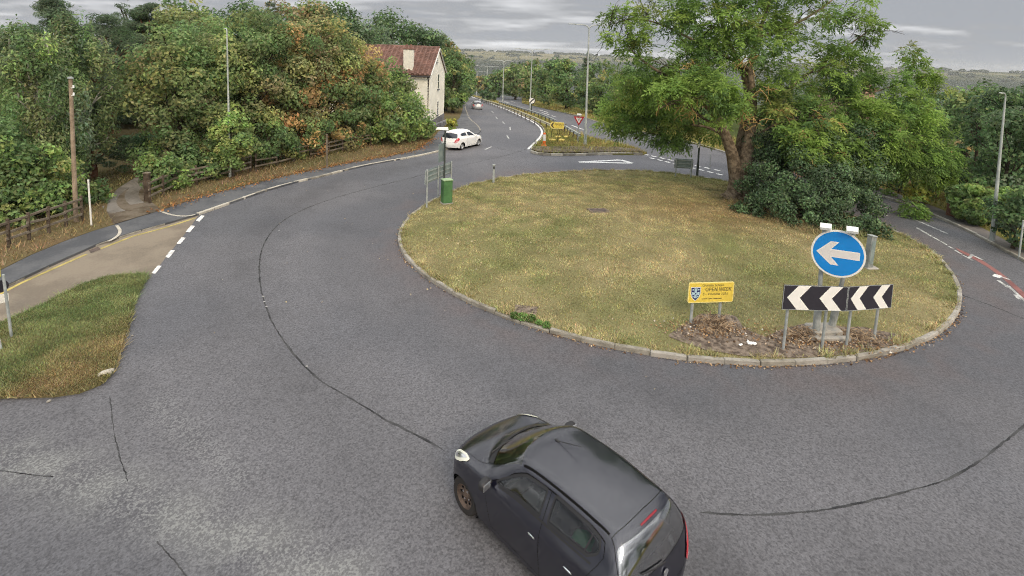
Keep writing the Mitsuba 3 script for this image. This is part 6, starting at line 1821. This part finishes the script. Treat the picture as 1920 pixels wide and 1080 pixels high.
paint('mat_paint_black', (0.016, 0.016, 0.050), rough=0.022, dirt=0.02, spec=1.1)
paint('mat_paint_whitecar', (0.84, 0.84, 0.82), dirt=0.03, coat=False)
paint('mat_paint_silver', (0.46, 0.48, 0.50), metal=0.25, dirt=0.05, coat=False)
scene['mat_car_glass'] = {'type': 'thindielectric', 'int_ior': 1.62, 'ext_ior': 1.0, 'specular_transmittance': rgb(0.42, 0.50, 0.47)}
scene['mat_rear_glass'] = {'type': 'thindielectric', 'int_ior': 3.0, 'ext_ior': 1.0, 'specular_transmittance': rgb(0.25, 0.28, 0.28)}
scene['mat_far_glass'] = {'type': 'twosided', 'bsdf': {'type': 'principled', 'base_color': rgb(0.02, 0.025, 0.035), 'roughness': 0.08, 'specular': 0.8}}
mat('mat_rubber', (0.030, 0.028, 0.027), 0.85, 0.2)
speckled('mat_rusty_rim', (0.055, 0.040, 0.032), (0.115, 0.085, 0.066), 0.12, 0.7, 0.3, fine=0.02)
mat('mat_alloy', (0.45, 0.46, 0.47), 0.35, 0.5, 0.6)
mat('mat_chrome', (0.72, 0.73, 0.75), 0.15, 0.5, 0.9)
mat('mat_interior', (0.030, 0.032, 0.033), 0.85, 0.2)
mat('mat_seat_cloth', (0.060, 0.064, 0.066), 0.95, 0.1)
mat('mat_green_cloth', (0.02, 0.16, 0.07), 0.9, 0.1)
mat('mat_tail_red', (0.50, 0.018, 0.030), 0.15, 0.6, clearcoat=1.0)
mat('mat_brake_red', (0.22, 0.010, 0.020), 0.2, 0.6)
mat('mat_tail_pink', (0.62, 0.28, 0.30), 0.15, 0.6, clearcoat=1.0)
mat('mat_headlight', (0.66, 0.66, 0.55), 0.18, 0.6, clearcoat=1.0)
mat('mat_yellow_plate', (0.72, 0.55, 0.04), 0.45)
mat('mat_shut_line', (0.006, 0.006, 0.007), 0.9, 0.1)

# Half of a small hatchback as a net of points, rows from the front bumper over the bonnet and roof to the rear bumper, columns from the sill to the centre line.
NET = [
    [(1.50, .72, .20), (1.60, .66, .20), (1.67, .58, .20), (1.72, .48, .20), (1.755, .38, .20), (1.775, .29, .20), (1.79, .20, .20), (1.80, .10, .20), (1.80, 0, .20)],
    [(1.38, .77, .20), (1.53, .745, .38), (1.65, .65, .40), (1.72, .53, .41), (1.77, .42, .42), (1.80, .32, .42), (1.82, .21, .42), (1.83, .10, .42), (1.83, 0, .42)],
    [(1.22, .78, .20), (1.36, .80, .40), (1.50, .765, .58), (1.62, .67, .62), (1.70, .54, .62), (1.755, .40, .62), (1.79, .27, .62), (1.805, .13, .62), (1.81, 0, .62)],
    [(1.05, .78, .20), (1.18, .81, .40), (1.30, .82, .60), (1.45, .765, .76), (1.55, .66, .80), (1.64, .50, .77), (1.69, .33, .755), (1.715, .16, .75), (1.72, 0, .745)],
    [(.88, .78, .20), (.98, .81, .40), (1.08, .83, .62), (1.20, .805, .82), (1.28, .72, .905), (1.36, .57, .885), (1.43, .38, .875), (1.46, .19, .87), (1.47, 0, .87)],
    [(.70, .78, .20), (.78, .81, .40), (.85, .83, .62), (.95, .82, .83), (1.0, .755, .935), (1.08, .61, .955), (1.16, .40, .965), (1.20, .20, .97), (1.21, 0, .97)],
    [(.52, .78, .20), (.56, .81, .40), (.60, .83, .62), (.66, .825, .85), (.70, .785, .945), (.78, .69, .99), (.93, .46, 1.02), (1.00, .23, 1.03), (1.02, 0, 1.035)],
    [(.30, .78, .20), (.30, .81, .40), (.30, .83, .62), (.30, .83, .855), (.30, .792, .955), (.42, .635, 1.21), (.58, .45, 1.25), (.64, .22, 1.265), (.66, 0, 1.27)],
    [(.05, .78, .20), (.05, .81, .40), (.05, .832, .62), (.05, .832, .865), (.05, .795, .965), (.10, .59, 1.40), (.21, .44, 1.455), (.27, .22, 1.475), (.29, 0, 1.48)],
    [(-.20, .78, .20), (-.20, .81, .40), (-.20, .833, .62), (-.20, .833, .87), (-.20, .797, .97), (-.15, .575, 1.445), (-.08, .44, 1.495), (-.04, .22, 1.52), (-.03, 0, 1.525)],
    [(-.50, .78, .20), (-.50, .81, .40), (-.50, .833, .62), (-.50, .833, .875), (-.50, .797, .98), (-.50, .57, 1.462), (-.50, .44, 1.512), (-.50, .22, 1.54), (-.50, 0, 1.547)],
    [(-.80, .78, .20), (-.80, .81, .40), (-.80, .833, .62), (-.80, .832, .88), (-.80, .795, .99), (-.85, .565, 1.452), (-.85, .435, 1.507), (-.85, .22, 1.535), (-.85, 0, 1.542)],
    [(-1.08, .775, .20), (-1.08, .805, .40), (-1.08, .83, .62), (-1.08, .828, .885), (-1.10, .785, 1.0), (-1.20, .55, 1.415), (-1.20, .42, 1.475), (-1.20, .21, 1.503), (-1.20, 0, 1.51)],
    [(-1.27, .765, .20), (-1.28, .80, .40), (-1.30, .825, .62), (-1.33, .82, .885), (-1.38, .775, 1.01), (-1.44, .565, 1.365), (-1.50, .42, 1.42), (-1.535, .21, 1.443), (-1.545, 0, 1.45)],
    [(-1.36, .757, .20), (-1.38, .80, .40), (-1.40, .82, .62), (-1.43, .82, .88), (-1.47, .78, 1.0), (-1.58, .665, 1.20), (-1.655, .46, 1.215), (-1.695, .23, 1.225), (-1.705, 0, 1.23)],
    [(-1.43, .75, .20), (-1.46, .79, .40), (-1.48, .81, .62), (-1.51, .82, .87), (-1.56, .785, .965), (-1.68, .71, .985), (-1.76, .49, .985), (-1.79, .23, .985), (-1.80, 0, .985)],
    [(-1.49, .74, .20), (-1.53, .78, .40), (-1.57, .81, .61), (-1.61, .80, .78), (-1.68, .755, .79), (-1.765, .655, .77), (-1.81, .45, .765), (-1.83, .20, .765), (-1.84, 0, .765)],
    [(-1.53, .73, .20), (-1.59, .76, .39), (-1.65, .775, .55), (-1.72, .72, .58), (-1.785, .63, .575), (-1.83, .46, .57), (-1.865, .31, .565), (-1.88, .15, .565), (-1.885, 0, .565)],
    [(-1.56, .715, .20), (-1.63, .72, .36), (-1.70, .66, .38), (-1.76, .56, .385), (-1.80, .46, .39), (-1.84, .36, .39), (-1.865, .24, .39), (-1.875, .12, .39), (-1.88, 0, .39)],
    [(-1.55, .70, .22), (-1.63, .63, .22), (-1.69, .55, .22), (-1.74, .46, .22), (-1.775, .37, .22), (-1.80, .28, .22), (-1.82, .19, .22), (-1.83, .10, .22), (-1.83, 0, .22)]]
NET = np.array(NET)
NET[9:13, 5, 2] -= 0.016
NET[9:13, 6, 2] -= 0.012
NET[9:13, 7, 2] -= 0.003
NET[9:13, 8, 2] += 0.006


class Shell:
    def __init__(self, net):
        P = net.astype(float)
        S = lambda A: self.at_nodes(A)
        Q = P + 0.75 * (P - S(P))
        self.E = self.pad(Q)
        self.nu, self.nv = P.shape[:2]

    @staticmethod
    def pad(P):
        A = np.concatenate([2 * P[:1] - P[1:2], P, 2 * P[-1:] - P[-2:-1]], 0)
        mir = A[:, -2:-1] * [1, -1, 1]
        return np.concatenate([2 * A[:, :1] - A[:, 1:2], A, mir], 1)

    @classmethod
    def at_nodes(cls, P):
        E = cls.pad(P)
        U = (E[:-2] + 4 * E[1:-1] + E[2:]) / 6
        return (U[:, :-2] + 4 * U[:, 1:-1] + U[:, 2:]) / 6

    def __call__(self, u, v):
        """Points of the surface at u (rows), v (columns)."""
        u, v = np.asarray(u, float), np.asarray(v, float)
        i = np.clip(np.floor(u).astype(int), 0, self.nu - 2)
        j = np.clip(np.floor(v).astype(int), 0, self.nv - 2)
        def w(t):
            return [(1 - t) ** 3 / 6, (3 * t ** 3 - 6 * t * t + 4) / 6, (-3 * t ** 3 + 3 * t * t + 3 * t + 1) / 6, t ** 3 / 6]
        wu, wv = w(u - i), w(v - j)
        out = 0
        for a in range(4):
            for b in range(4):
                out = out + (wu[a] * wv[b])[..., None] * self.E[i + a, j + b]
        return out

    def normal(self, u, v):
        e = 1e-3
        du = self(u + e, v) - self(u - e, v)
        dv = self(u, v + e) - self(u, v - e)
        n = unit(np.cross(du, dv))
        return n


SU, SV = 0.22, 0.16


def uvpoly(pts, rnd=0.0):
    p = Polygon([(a * SU, b * SV) for a, b in pts])
    return p.buffer(-rnd).buffer(2 * rnd).buffer(-rnd) if rnd else p


def patch(shell, poly, step=0.035, offset=0.0, side=1):
    """Triangles of the shell inside the uv polygon: (vertices, faces, normals), left side or mirrored."""
    Vs, Fs, Ns, k = [], [], [], 0
    for pg in polys(poly):
        P, F = plan(pg, step)
        u, v = P[:, 0] / SU, P[:, 1] / SV
        X, N = shell(u, v), shell.normal(u, v)
        up = N * 1.0
        if (N * (X - [0, 0, 0.6])).sum(1).mean() < 0:
            N = -N
        X = X + N * offset
        e = np.cross(X[F[:, 1]] - X[F[:, 0]], X[F[:, 2]] - X[F[:, 0]])
        if (e * N[F[:, 0]]).sum() < 0:
            F = F[:, ::-1]
        Vs.append(X)
        Fs.append(F + k)
        Ns.append(N)
        k += len(X)
    if not Vs:
        return None
    V, F, N = np.vstack(Vs), np.vstack(Fs), np.vstack(Ns)
    if side < 0:
        V, N, F = V * [1, -1, 1], N * [1, -1, 1], F[:, ::-1]
    return V, F, N


def both(shell, poly, **kw):
    a, b = patch(shell, poly, side=1, **kw), patch(shell, poly, side=-1, **kw)
    return np.vstack([a[0], b[0]]), np.vstack([a[1], b[1] + len(a[0])]), np.vstack([a[2], b[2]])


def find_uv(shell, targets, u0, u1, v0, v1):
    """uv of the surface points nearest in side view (x, z) to the targets."""
    uu, vv = np.meshgrid(np.linspace(u0, u1, 240), np.linspace(v0, v1, 160), indexing='ij')
    X = shell(uu.ravel(), vv.ravel())
    out = []
    for x, z in targets:
        i = np.argmin((X[:, 0] - x) ** 2 + (X[:, 2] - z) ** 2)
        out.append((uu.ravel()[i] * SU, vv.ravel()[i] * SV))
    return out


WHEEL_X = (1.20, -1.235)


def make_car(label, loc, yaw, paint_m, glass, rear_glass, rim, net=NET, scale=1.0, doors=5, detail=True, lift=0.0, three=False):
    k = thing('parked_car' if False else 'car', label, 'car')
    sh = Shell(net)
    c, s = math.cos(yaw), math.sin(yaw)
    M = np.eye(4)
    M[:3, :3] = np.array([[c, -s, 0], [s, c, 0], [0, 0, 1]]) * scale
    M[:3, 3] = loc
    R = M[:3, :3] / scale

    def add(parent, name, pat, m, label=None):
        V, F, N = pat
        return part(parent, name, trimesh.Trimesh(V @ M[:3, :3].T + M[:3, 3], F, process=False), m, normals=N @ R.T, label=label)

    def solid(parent, name, mesh, m, smooth=30, label=None):
        return part(parent, name, in_frame(mesh, M), m, smooth=smooth, label=label)

    U1, V1 = 19, 8
    full = uvpoly([(0, 0), (U1, 0), (U1, V1), (0, V1)])
    wide = uvpoly([(0, 0), (U1, 0), (U1, V1 + 1), (0, V1 + 1)])
    # wheel arches
    arches = []
    for wx in WHEEL_X:
        ring = [(wx + 0.335 * math.cos(a), 0.285 + 0.335 * math.sin(a)) for a in np.linspace(0, PI, 25)]
        rng_u = (1.0, 6.0) if wx > 0 else (11.0, 17.0)
        uv = find_uv(sh, ring, rng_u[0], rng_u[1], 0, 3.4)
        uv = [(uv[0][0], -0.05)] + uv + [(uv[-1][0], -0.05)]
        arches.append(Polygon(uv).buffer(0.004).buffer(0))
    arch = shapely.union_all(arches)
    # openings
    front_win = uvpoly([(6.62, 4.30), (7.0, 4.22), (9.62, 4.20), (9.66, 4.88), (8.35, 4.84), (7.55, 4.72), (6.9, 4.52)], 0.006)
    rear_win = uvpoly([(10.12, 4.20), (12.2, 4.24), (12.62, 4.50), (12.35, 4.80), (11.7, 4.88), (10.10, 4.89)], 0.014)
    if three:
        rear_win = uvpoly([(10.12, 4.24), (12.0, 4.34), (12.3, 4.52), (11.9, 4.78), (11.2, 4.87), (10.10, 4.88)], 0.014)
    screen = uvpoly([(6.30, 5.22), (6.25, 9), (7.93, 9), (7.90, 5.20)], 0.010)
    back = uvpoly([(13.32, 5.15), (13.27, 9), (15.02, 9), (14.92, 5.05)], 0.035)
    head = uvpoly([(2.72, 3.25), (3.1, 3.1), (3.7, 3.25), (4.35, 3.72), (4.55, 4.15), (4.1, 4.40), (3.3, 4.32), (2.75, 3.95)], 0.02)
    tail = uvpoly([(14.45, 3.6), (14.55, 4.6), (14.95, 5.15), (15.6, 5.5), (16.3, 5.45), (16.72, 4.7), (16.6, 3.8), (15.7, 3.3)], 0.02)
    grille = uvpoly([(2.0, 5.9), (2.0, 8.2), (2.5, 8.2), (2.45, 5.9)], 0.015)
    lower = uvpoly([(0.5, 5.0), (0.5, 8.2), (1.15, 8.2), (1.1, 5.0)], 0.015)
    brake = uvpoly([(13.07, 7.2), (13.05, 8.2), (13.14, 8.2), (13.15, 7.2)], 0.003)
    cut = lambda p, *qs: p.difference(shapely.union_all(list(qs)))
    gap = 0.0032
    openings = shapely.union_all([front_win, rear_win, screen, back, head, tail, arch, grille, lower, brake])
    front_bumper = uvpoly([(0, 0), (2.1, 0), (2.15, 1.2), (2.4, 2.4), (2.62, 3.2), (2.62, 9), (0, 9)])
    bonnet = uvpoly([(2.68, 5.0), (2.66, 9), (6.02, 9), (6.0, 5.25), (5.0, 4.72), (4.2, 4.60), (3.4, 4.70)])
    front_door = uvpoly([(6.05, 0.45), (5.95, 3.2), (6.2, 4.05), (6.62, 4.42), (7.5, 4.80), (8.3, 4.93), (9.86, 4.95), (9.90, 0.45)])
    rear_door = uvpoly([(9.90, 0.45), (9.86, 4.95), (11.8, 4.95), (12.62, 4.85), (12.95, 4.50), (12.70, 3.9), (12.45, 2.9), (11.9, 1.6), (11.75, 0.45)])
    if three:
        front_door = uvpoly([(6.05, 0.45), (5.95, 3.2), (6.2, 4.05), (6.62, 4.42), (7.5, 4.80), (8.3, 4.93), (9.96, 4.95), (10.2, 0.45)])
        rear_door = None
    tailgate = uvpoly([(12.78, 5.15), (12.72, 9), (16.55, 9), (16.5, 5.5), (15.3, 5.4), (14.8, 5.0), (13.6, 4.98)])
    rear_bumper = uvpoly([(16.62, 9), (19, 9), (19, 0), (16.3, 0), (16.35, 1.6), (16.55, 2.9), (16.75, 3.8), (16.60, 4.6)])
    named = [('front_bumper', front_bumper), ('bonnet', bonnet), ('front_door', front_door), ('rear_door', rear_door), ('tailgate', tailgate), ('rear_bumper', rear_bumper)]
    named = [(n, p) for n, p in named if p is not None]
    rest = cut(wide, *[p for _, p in named])
    body = cut(rest.buffer(-gap), openings.buffer(gap * 0.7)).intersection(full)
    add(k, 'body', both(sh, body), paint_m)
    keys = {}
    for n, p in named:
        q = cut(p.buffer(-gap), openings.buffer(gap * 0.7)).intersection(full)
        if 'door' in n:
            keys[n, 1] = add(k, n, patch(sh, q, side=1), paint_m)
            keys[n, -1] = add(k, n, patch(sh, q, side=-1), paint_m)
        else:
            keys[n] = add(k, n, both(sh, q), paint_m)
    # dark shell a little inside: shut lines, window seals
    solidwall = cut(full, front_win.buffer(-0.012), rear_win.buffer(-0.012), screen.buffer(-0.012), back.buffer(-0.02), arch)
    add(k, 'inner_shell', both(sh, solidwall, offset=-0.010, step=0.05), 'mat_shut_line')
    # glass
    for n, p, m in (('front_side_window', front_win, glass), ('rear_side_window', rear_win, glass)):
        for sd in (1, -1):
            add(k, n, patch(sh, p.buffer(0.006), side=sd, offset=-0.004), m)
    add(k, 'windscreen', both(sh, screen.intersection(full).buffer(0.004).intersection(full), offset=-0.004), glass)
    add(k, 'rear_window', both(sh, back.intersection(full).buffer(0.004).intersection(full), offset=-0.004), rear_glass)
    for sd in (1, -1):
        hl = add(k, 'headlight', patch(sh, head, side=sd, offset=0.010), 'mat_headlight')
        add(hl, 'reflector', patch(sh, head.buffer(-0.045), side=sd, offset=0.013), 'mat_chrome')
        add(hl, 'bulb', patch(sh, head.buffer(-0.085), side=sd, offset=0.015), 'mat_interior')
        t = add(k, 'tail_light', patch(sh, tail, side=sd, offset=0.014), 'mat_tail_red')
        low = tail.intersection(uvpoly([(15.7, 2.5), (15.7, 5), (17, 5), (17, 2.5)]))
        add(t, 'reflector', patch(sh, low.buffer(-0.008), side=sd, offset=0.017), 'mat_tail_pink')
    add(k, 'grille', both(sh, grille.intersection(full), offset=-0.006), 'mat_black_plastic')
    add(k, 'lower_grille', both(sh, lower.intersection(full), offset=-0.006), 'mat_black_plastic')
    add(k, 'brake_light', both(sh, brake.intersection(full), offset=0.002), 'mat_brake_red')
    # wheels
    for wx in WHEEL_X:
        for sd in (1, -1):
            y = sd * 0.715
            ty = moved(lathe([(0.185, -0.085), (0.265, -0.09), (0.288, -0.06), (0.292, 0), (0.288, 0.06), (0.265, 0.09), (0.185, 0.085)], 40, 'y'), (wx, y, 0.292))
            w = solid(k, 'wheel', ty, 'mat_rubber')
            rm = moved(lathe([(0.0, 0.045), (0.05, 0.055), (0.10, 0.030), (0.150, 0.045), (0.175, 0.075), (0.190, 0.085), (0.190, -0.05), (0, -0.05)] if sd > 0 else [(0.0, -0.045), (0.05, -0.055), (0.10, -0.030), (0.150, -0.045), (0.175, -0.075), (0.190, -0.085), (0.190, 0.05), (0, 0.05)], 32, 'y'), (wx, y, 0.292))
            # lathe 'y' turns +z to -y, so the outer face needs a mirror
            rm.vertices[:, 1] = 2 * y - rm.vertices[:, 1]
            rm.faces = rm.faces[:, ::-1]
            solid(w, 'rim', rm, rim)
            if detail:
                bolts = [moved(lathe([(0, -0.01), (0.016, -0.01), (0.014, 0.01), (0, 0.012)], 8, 'y'), (wx + 0.075 * math.cos(a), y + sd * 0.038, 0.292 + 0.075 * math.sin(a))) for a in np.arange(4) * PI / 2 + 0.4]
                for b in bolts:
                    solid(w, 'bolt', b, 'mat_chrome')
                for a in np.arange(8) * PI / 4:
                    solid(w, 'rim_hole', moved(lathe([(0, -0.004), (0.020, -0.004), (0.020, 0.004), (0, 0.004)], 10, 'y'), (wx + 0.125 * math.cos(a), y + sd * 0.041, 0.292 + 0.125 * math.sin(a))), 'mat_shut_line')
            solid(k, 'arch_liner', moved(lathe([(0.340, -0.10), (0.340, 0.10)], 40, 'y'), (wx, sd * 0.61, 0.285)), 'mat_shut_line')
    solid(k, 'floor', box((3.1, 1.36, 0.10), (0, 0, 0.26), 0.03), 'mat_shut_line')
    # mirrors, handles, plates, badge, aerial, wipers
    for sd in (1, -1):
        mh = trimesh.creation.icosphere(subdivisions=3)
        mh.vertices = np.sign(mh.vertices) * np.abs(mh.vertices) ** 0.8 * [0.065, 0.105, 0.075]
        q = solid(k, 'mirror', moved(mh, (0.57, sd * 0.935, 1.00), rz=sd * 0.15), paint_m if not detail else 'mat_black_plastic')
        solid(q, 'arm', tube([(0.58, sd * 0.80, 0.97), (0.58, sd * 0.90, 0.97)], 0.03, 8), 'mat_black_plastic')
        solid(q, 'mirror_glass', moved(box((0.008, 0.15, 0.10), (0, 0, 0), 0.003), (0.505, sd * 0.94, 1.0), rz=sd * 0.15), 'mat_chrome')
        for n, hx in (('front_door', -0.33), ('rear_door', -0.97)):
            if (n, sd) not in keys:
                continue
            hy = 0.832
            hp = [(hx + 0.085, sd * (hy - 0.01), 0.80), (hx + 0.06, sd * (hy + 0.022), 0.805), (hx, sd * (hy + 0.028), 0.805), (hx - 0.06, sd * (hy + 0.022), 0.80), (hx - 0.085, sd * (hy - 0.01), 0.795)]
            solid(keys[n, sd], 'handle', tube(spline(hp, 12), 0.0125, 8), 'mat_chrome' if detail else paint_m)
        if detail:
            solid(k, 'side_repeater', moved(box((0.075, 0.015, 0.035), (0, 0, 0), 0.007), (0.80, sd * 0.834, 0.70), rz=0), 'mat_white_plastic')
            # pale trim strip under the windows
            bl = uvpoly([(6.75, 4.06), (6.75, 4.14), (12.5, 4.12), (12.5, 4.04)])
            add(k, 'window_trim', patch(sh, bl, side=sd, offset=0.004), 'mat_black_plastic')
            seal = front_win.buffer(0.012).difference(front_win.buffer(-0.004)).union(rear_win.buffer(0.012).difference(rear_win.buffer(-0.004)))
            add(k, 'window_seal', patch(sh, seal, side=sd, offset=0.002), 'mat_black_plastic')
            qd = uvpoly([(11.98, 4.1), (11.98, 4.9), (12.06, 4.9), (12.06, 4.1)]).intersection(rear_win)
            add(k, 'quarter_bar', patch(sh, qd, side=sd, offset=0.002), 'mat_black_plastic')
    solid(k, 'number_plate', moved(box((0.012, 0.50, 0.11), (0, 0, 0), 0.003), (-1.875, 0, 0.50), ry=-0.02), 'mat_yellow_plate')
    solid(k, 'badge', moved(moved(lathe([(0, -0.006), (0.050, -0.006), (0.046, 0.006), (0, 0.007)], 24, 'y'), (0, 0, 0), rz=PI / 2), (-1.835, 0, 0.87)), 'mat_chrome')
    if detail:
        ae = [(0.03, 0, 1.522), (-0.02, 0, 1.545), (-0.42, 0.0, 1.70)]
        q = solid(k, 'aerial', tube(ae, [0.006, 0.005, 0.003], 6), 'mat_black_plastic')
        solid(q, 'base', moved(trimesh.creation.icosphere(subdivisions=2), (0, 0, 0)).apply_scale([0.05, 0.022, 0.022]).apply_translation([0.03, 0, 1.525]), 'mat_black_plastic')
        for y0, y1 in ((0.50, 0.02), (0.02, -0.48)):
            a, b = sh(np.array([6.15]), np.array([8 - abs(y0) / 0.115 * 0.55])), 0
            p0 = np.array([0.93 if abs(y0) > 0.3 else 1.01, y0, 1.045])
            p1 = np.array([0.86, y1, 1.125 - 0.0])
            solid(k, 'wiper', tube([p0, (p0 + p1) / 2 + [0, 0, 0.015], p1], 0.009, 6), 'mat_black_plastic')
        cowl = uvpoly([(5.98, 5.3), (5.98, 8), (6.28, 8), (6.30, 5.3)])
        add(k, 'cowl', both(sh, cowl, offset=0.003), 'mat_black_plastic')
        rail = uvpoly([(8.05, 5.10), (8.05, 5.22), (12.6, 5.24), (12.6, 5.12)])
        for sd in (1, -1):
            add(k, 'roof_seam', patch(sh, rail, side=sd, offset=0.0015), 'mat_shut_line')
        rw = [(-1.82, 0.0, 1.005), (-1.80, 0.20, 1.035), (-1.75, 0.42, 1.07)]
        solid(k, 'rear_wiper', tube(spline(rw, 8, smooth=0) if False else rw, 0.010, 6), 'mat_black_plastic')
        # cabin
        solid(k, 'dashboard', trimesh.convex.convex_hull(np.array([(0.95, y, z) for y in (-.6, .6) for z in (.6, .96)] + [(0.42, y, z) for y in (-.64, .64) for z in (.6, .86)])), 'mat_interior', smooth=False)
        def seat(x, y, w, hh):
            cush = box((0.50, w, 0.16), (x + 0.22, y, 0.56), 0.06)
            bk = moved(box((0.15, w, 0.62), (0, 0, 0.31), 0.06), (x - 0.04, y, 0.58), ry=-0.30)
            q = solid(k, 'seat', cush, 'mat_seat_cloth')
            solid(q, 'seat_back', bk, 'mat_seat_cloth')
            solid(q, 'headrest', moved(box((0.11, 0.26, 0.17), (0, 0, 0), 0.05), (x - 0.26, y, 1.28), ry=-0.2), 'mat_seat_cloth')
        seat(-0.05, 0.36, 0.50, 0.6)
        seat(-0.05, -0.36, 0.50, 0.6)
        seat(-1.0, 0.0, 1.16, 0.6)
        sw = trimesh.creation.torus(0.185, 0.016, 32, 8)
        q = solid(k, 'steering_wheel', moved(sw, (0.36, -0.36, 0.98), ry=-1.05), 'mat_black_plastic')
        solid(q, 'hub', moved(box((0.06, 0.20, 0.12), (0, 0, 0), 0.03), (0.37, -0.36, 0.97), ry=-0.5), 'mat_black_plastic')
        vent = moved(moved(lathe([(0, -0.03), (0.065, -0.03), (0.065, 0.02), (0.05, 0.03), (0.045, 0.0), (0, 0.0)], 20, 'y'), (0, 0, 0), rz=-PI / 2), (0.47, 0.58, 0.90))
        solid(k, 'air_vent', vent, 'mat_interior')
        for sd in (1, -1):
            solid(k, 'door_card', box((2.05, 0.04, 0.42), (-0.42, sd * 0.735, 0.72), 0.015), 'mat_interior')
        solid(k, 'rear_shelf', box((0.42, 1.08, 0.03), (-1.42, 0, 0.97), 0.01), 'mat_interior')
        g = trimesh.creation.icosphere(subdivisions=3)
        g.vertices *= np.array([0.17, 0.14, 0.15]) * (0.8 + 0.4 * meshkit.fbm(g.vertices * 2.2, 3, 5))[:, None]
        solid(k, 'green_bundle', moved(g, (-0.93, 0.50, 0.90)), 'mat_green_cloth', label='green bundle on the rear seat')
    return k


make_car('black small hatchback in the foreground, nose to the upper left', (0.90, 7.67, 0.0), 2.318, 'mat_paint_black', 'mat_car_glass', 'mat_rear_glass', 'mat_rusty_rim', net=NET * [1.0, 1.035, 1.0], scale=1.045)
# the white three door hatchback leaving on the left carriageway, the silver car beyond it, a white van-like car far off
x, y = (-3.85, 41.52)
wide = NET * [1.10, 1.05, 0.965]
make_car('white three door hatchback leaving by the left carriageway', (x - 0.1, y + 1.4, float(hz(y)) + 0.005), math.radians(62), 'mat_paint_whitecar', 'mat_far_glass', 'mat_far_glass', 'mat_alloy', net=wide, detail=False, three=True)
x, y = (-6.08, 90.09)
make_car('silver grey car farther up the left carriageway', (x, y + 1.6, float(hz(y + 1.6)) + 0.005), math.radians(98), 'mat_paint_silver', 'mat_far_glass', 'mat_far_glass', 'mat_alloy', net=NET * [1.12, 1.06, 0.94], detail=False)
x, y = (-5.38, 141.94)
make_car('tiny far white car coming along the right carriageway', (x, y, float(hz(y)) + 0.005), math.radians(-80), 'mat_paint_whitecar', 'mat_far_glass', 'mat_far_glass', 'mat_alloy', net=NET * [1.1, 1.06, 1.2], detail=False)

# ---------------------------------------------------------------- the air
Z0 = float(min(hzv.min(), gv[:, 2].min())) - 1.0
Z1 = float(hzv.max()) + 22.0
scene['haze_air'] = {'type': 'homogeneous', 'albedo': {'type': 'rgb', 'value': [0.93, 0.95, 0.97]}, 'sigma_t': 0.00012}
scene['haze'] = {'type': 'cube', 'bsdf': {'type': 'null'}, 'interior': {'type': 'ref', 'id': 'haze_air'}, 'to_world': T().translate([0, 1900, (Z1 + Z0) / 2]).scale([4300, 2400, (Z1 - Z0) / 2])}
labels['haze'] = {'kind': 'stuff', 'label': 'thin pale haze in the air over the valley'}
scene['camera']['medium'] = {'type': 'ref', 'id': 'haze_air'}
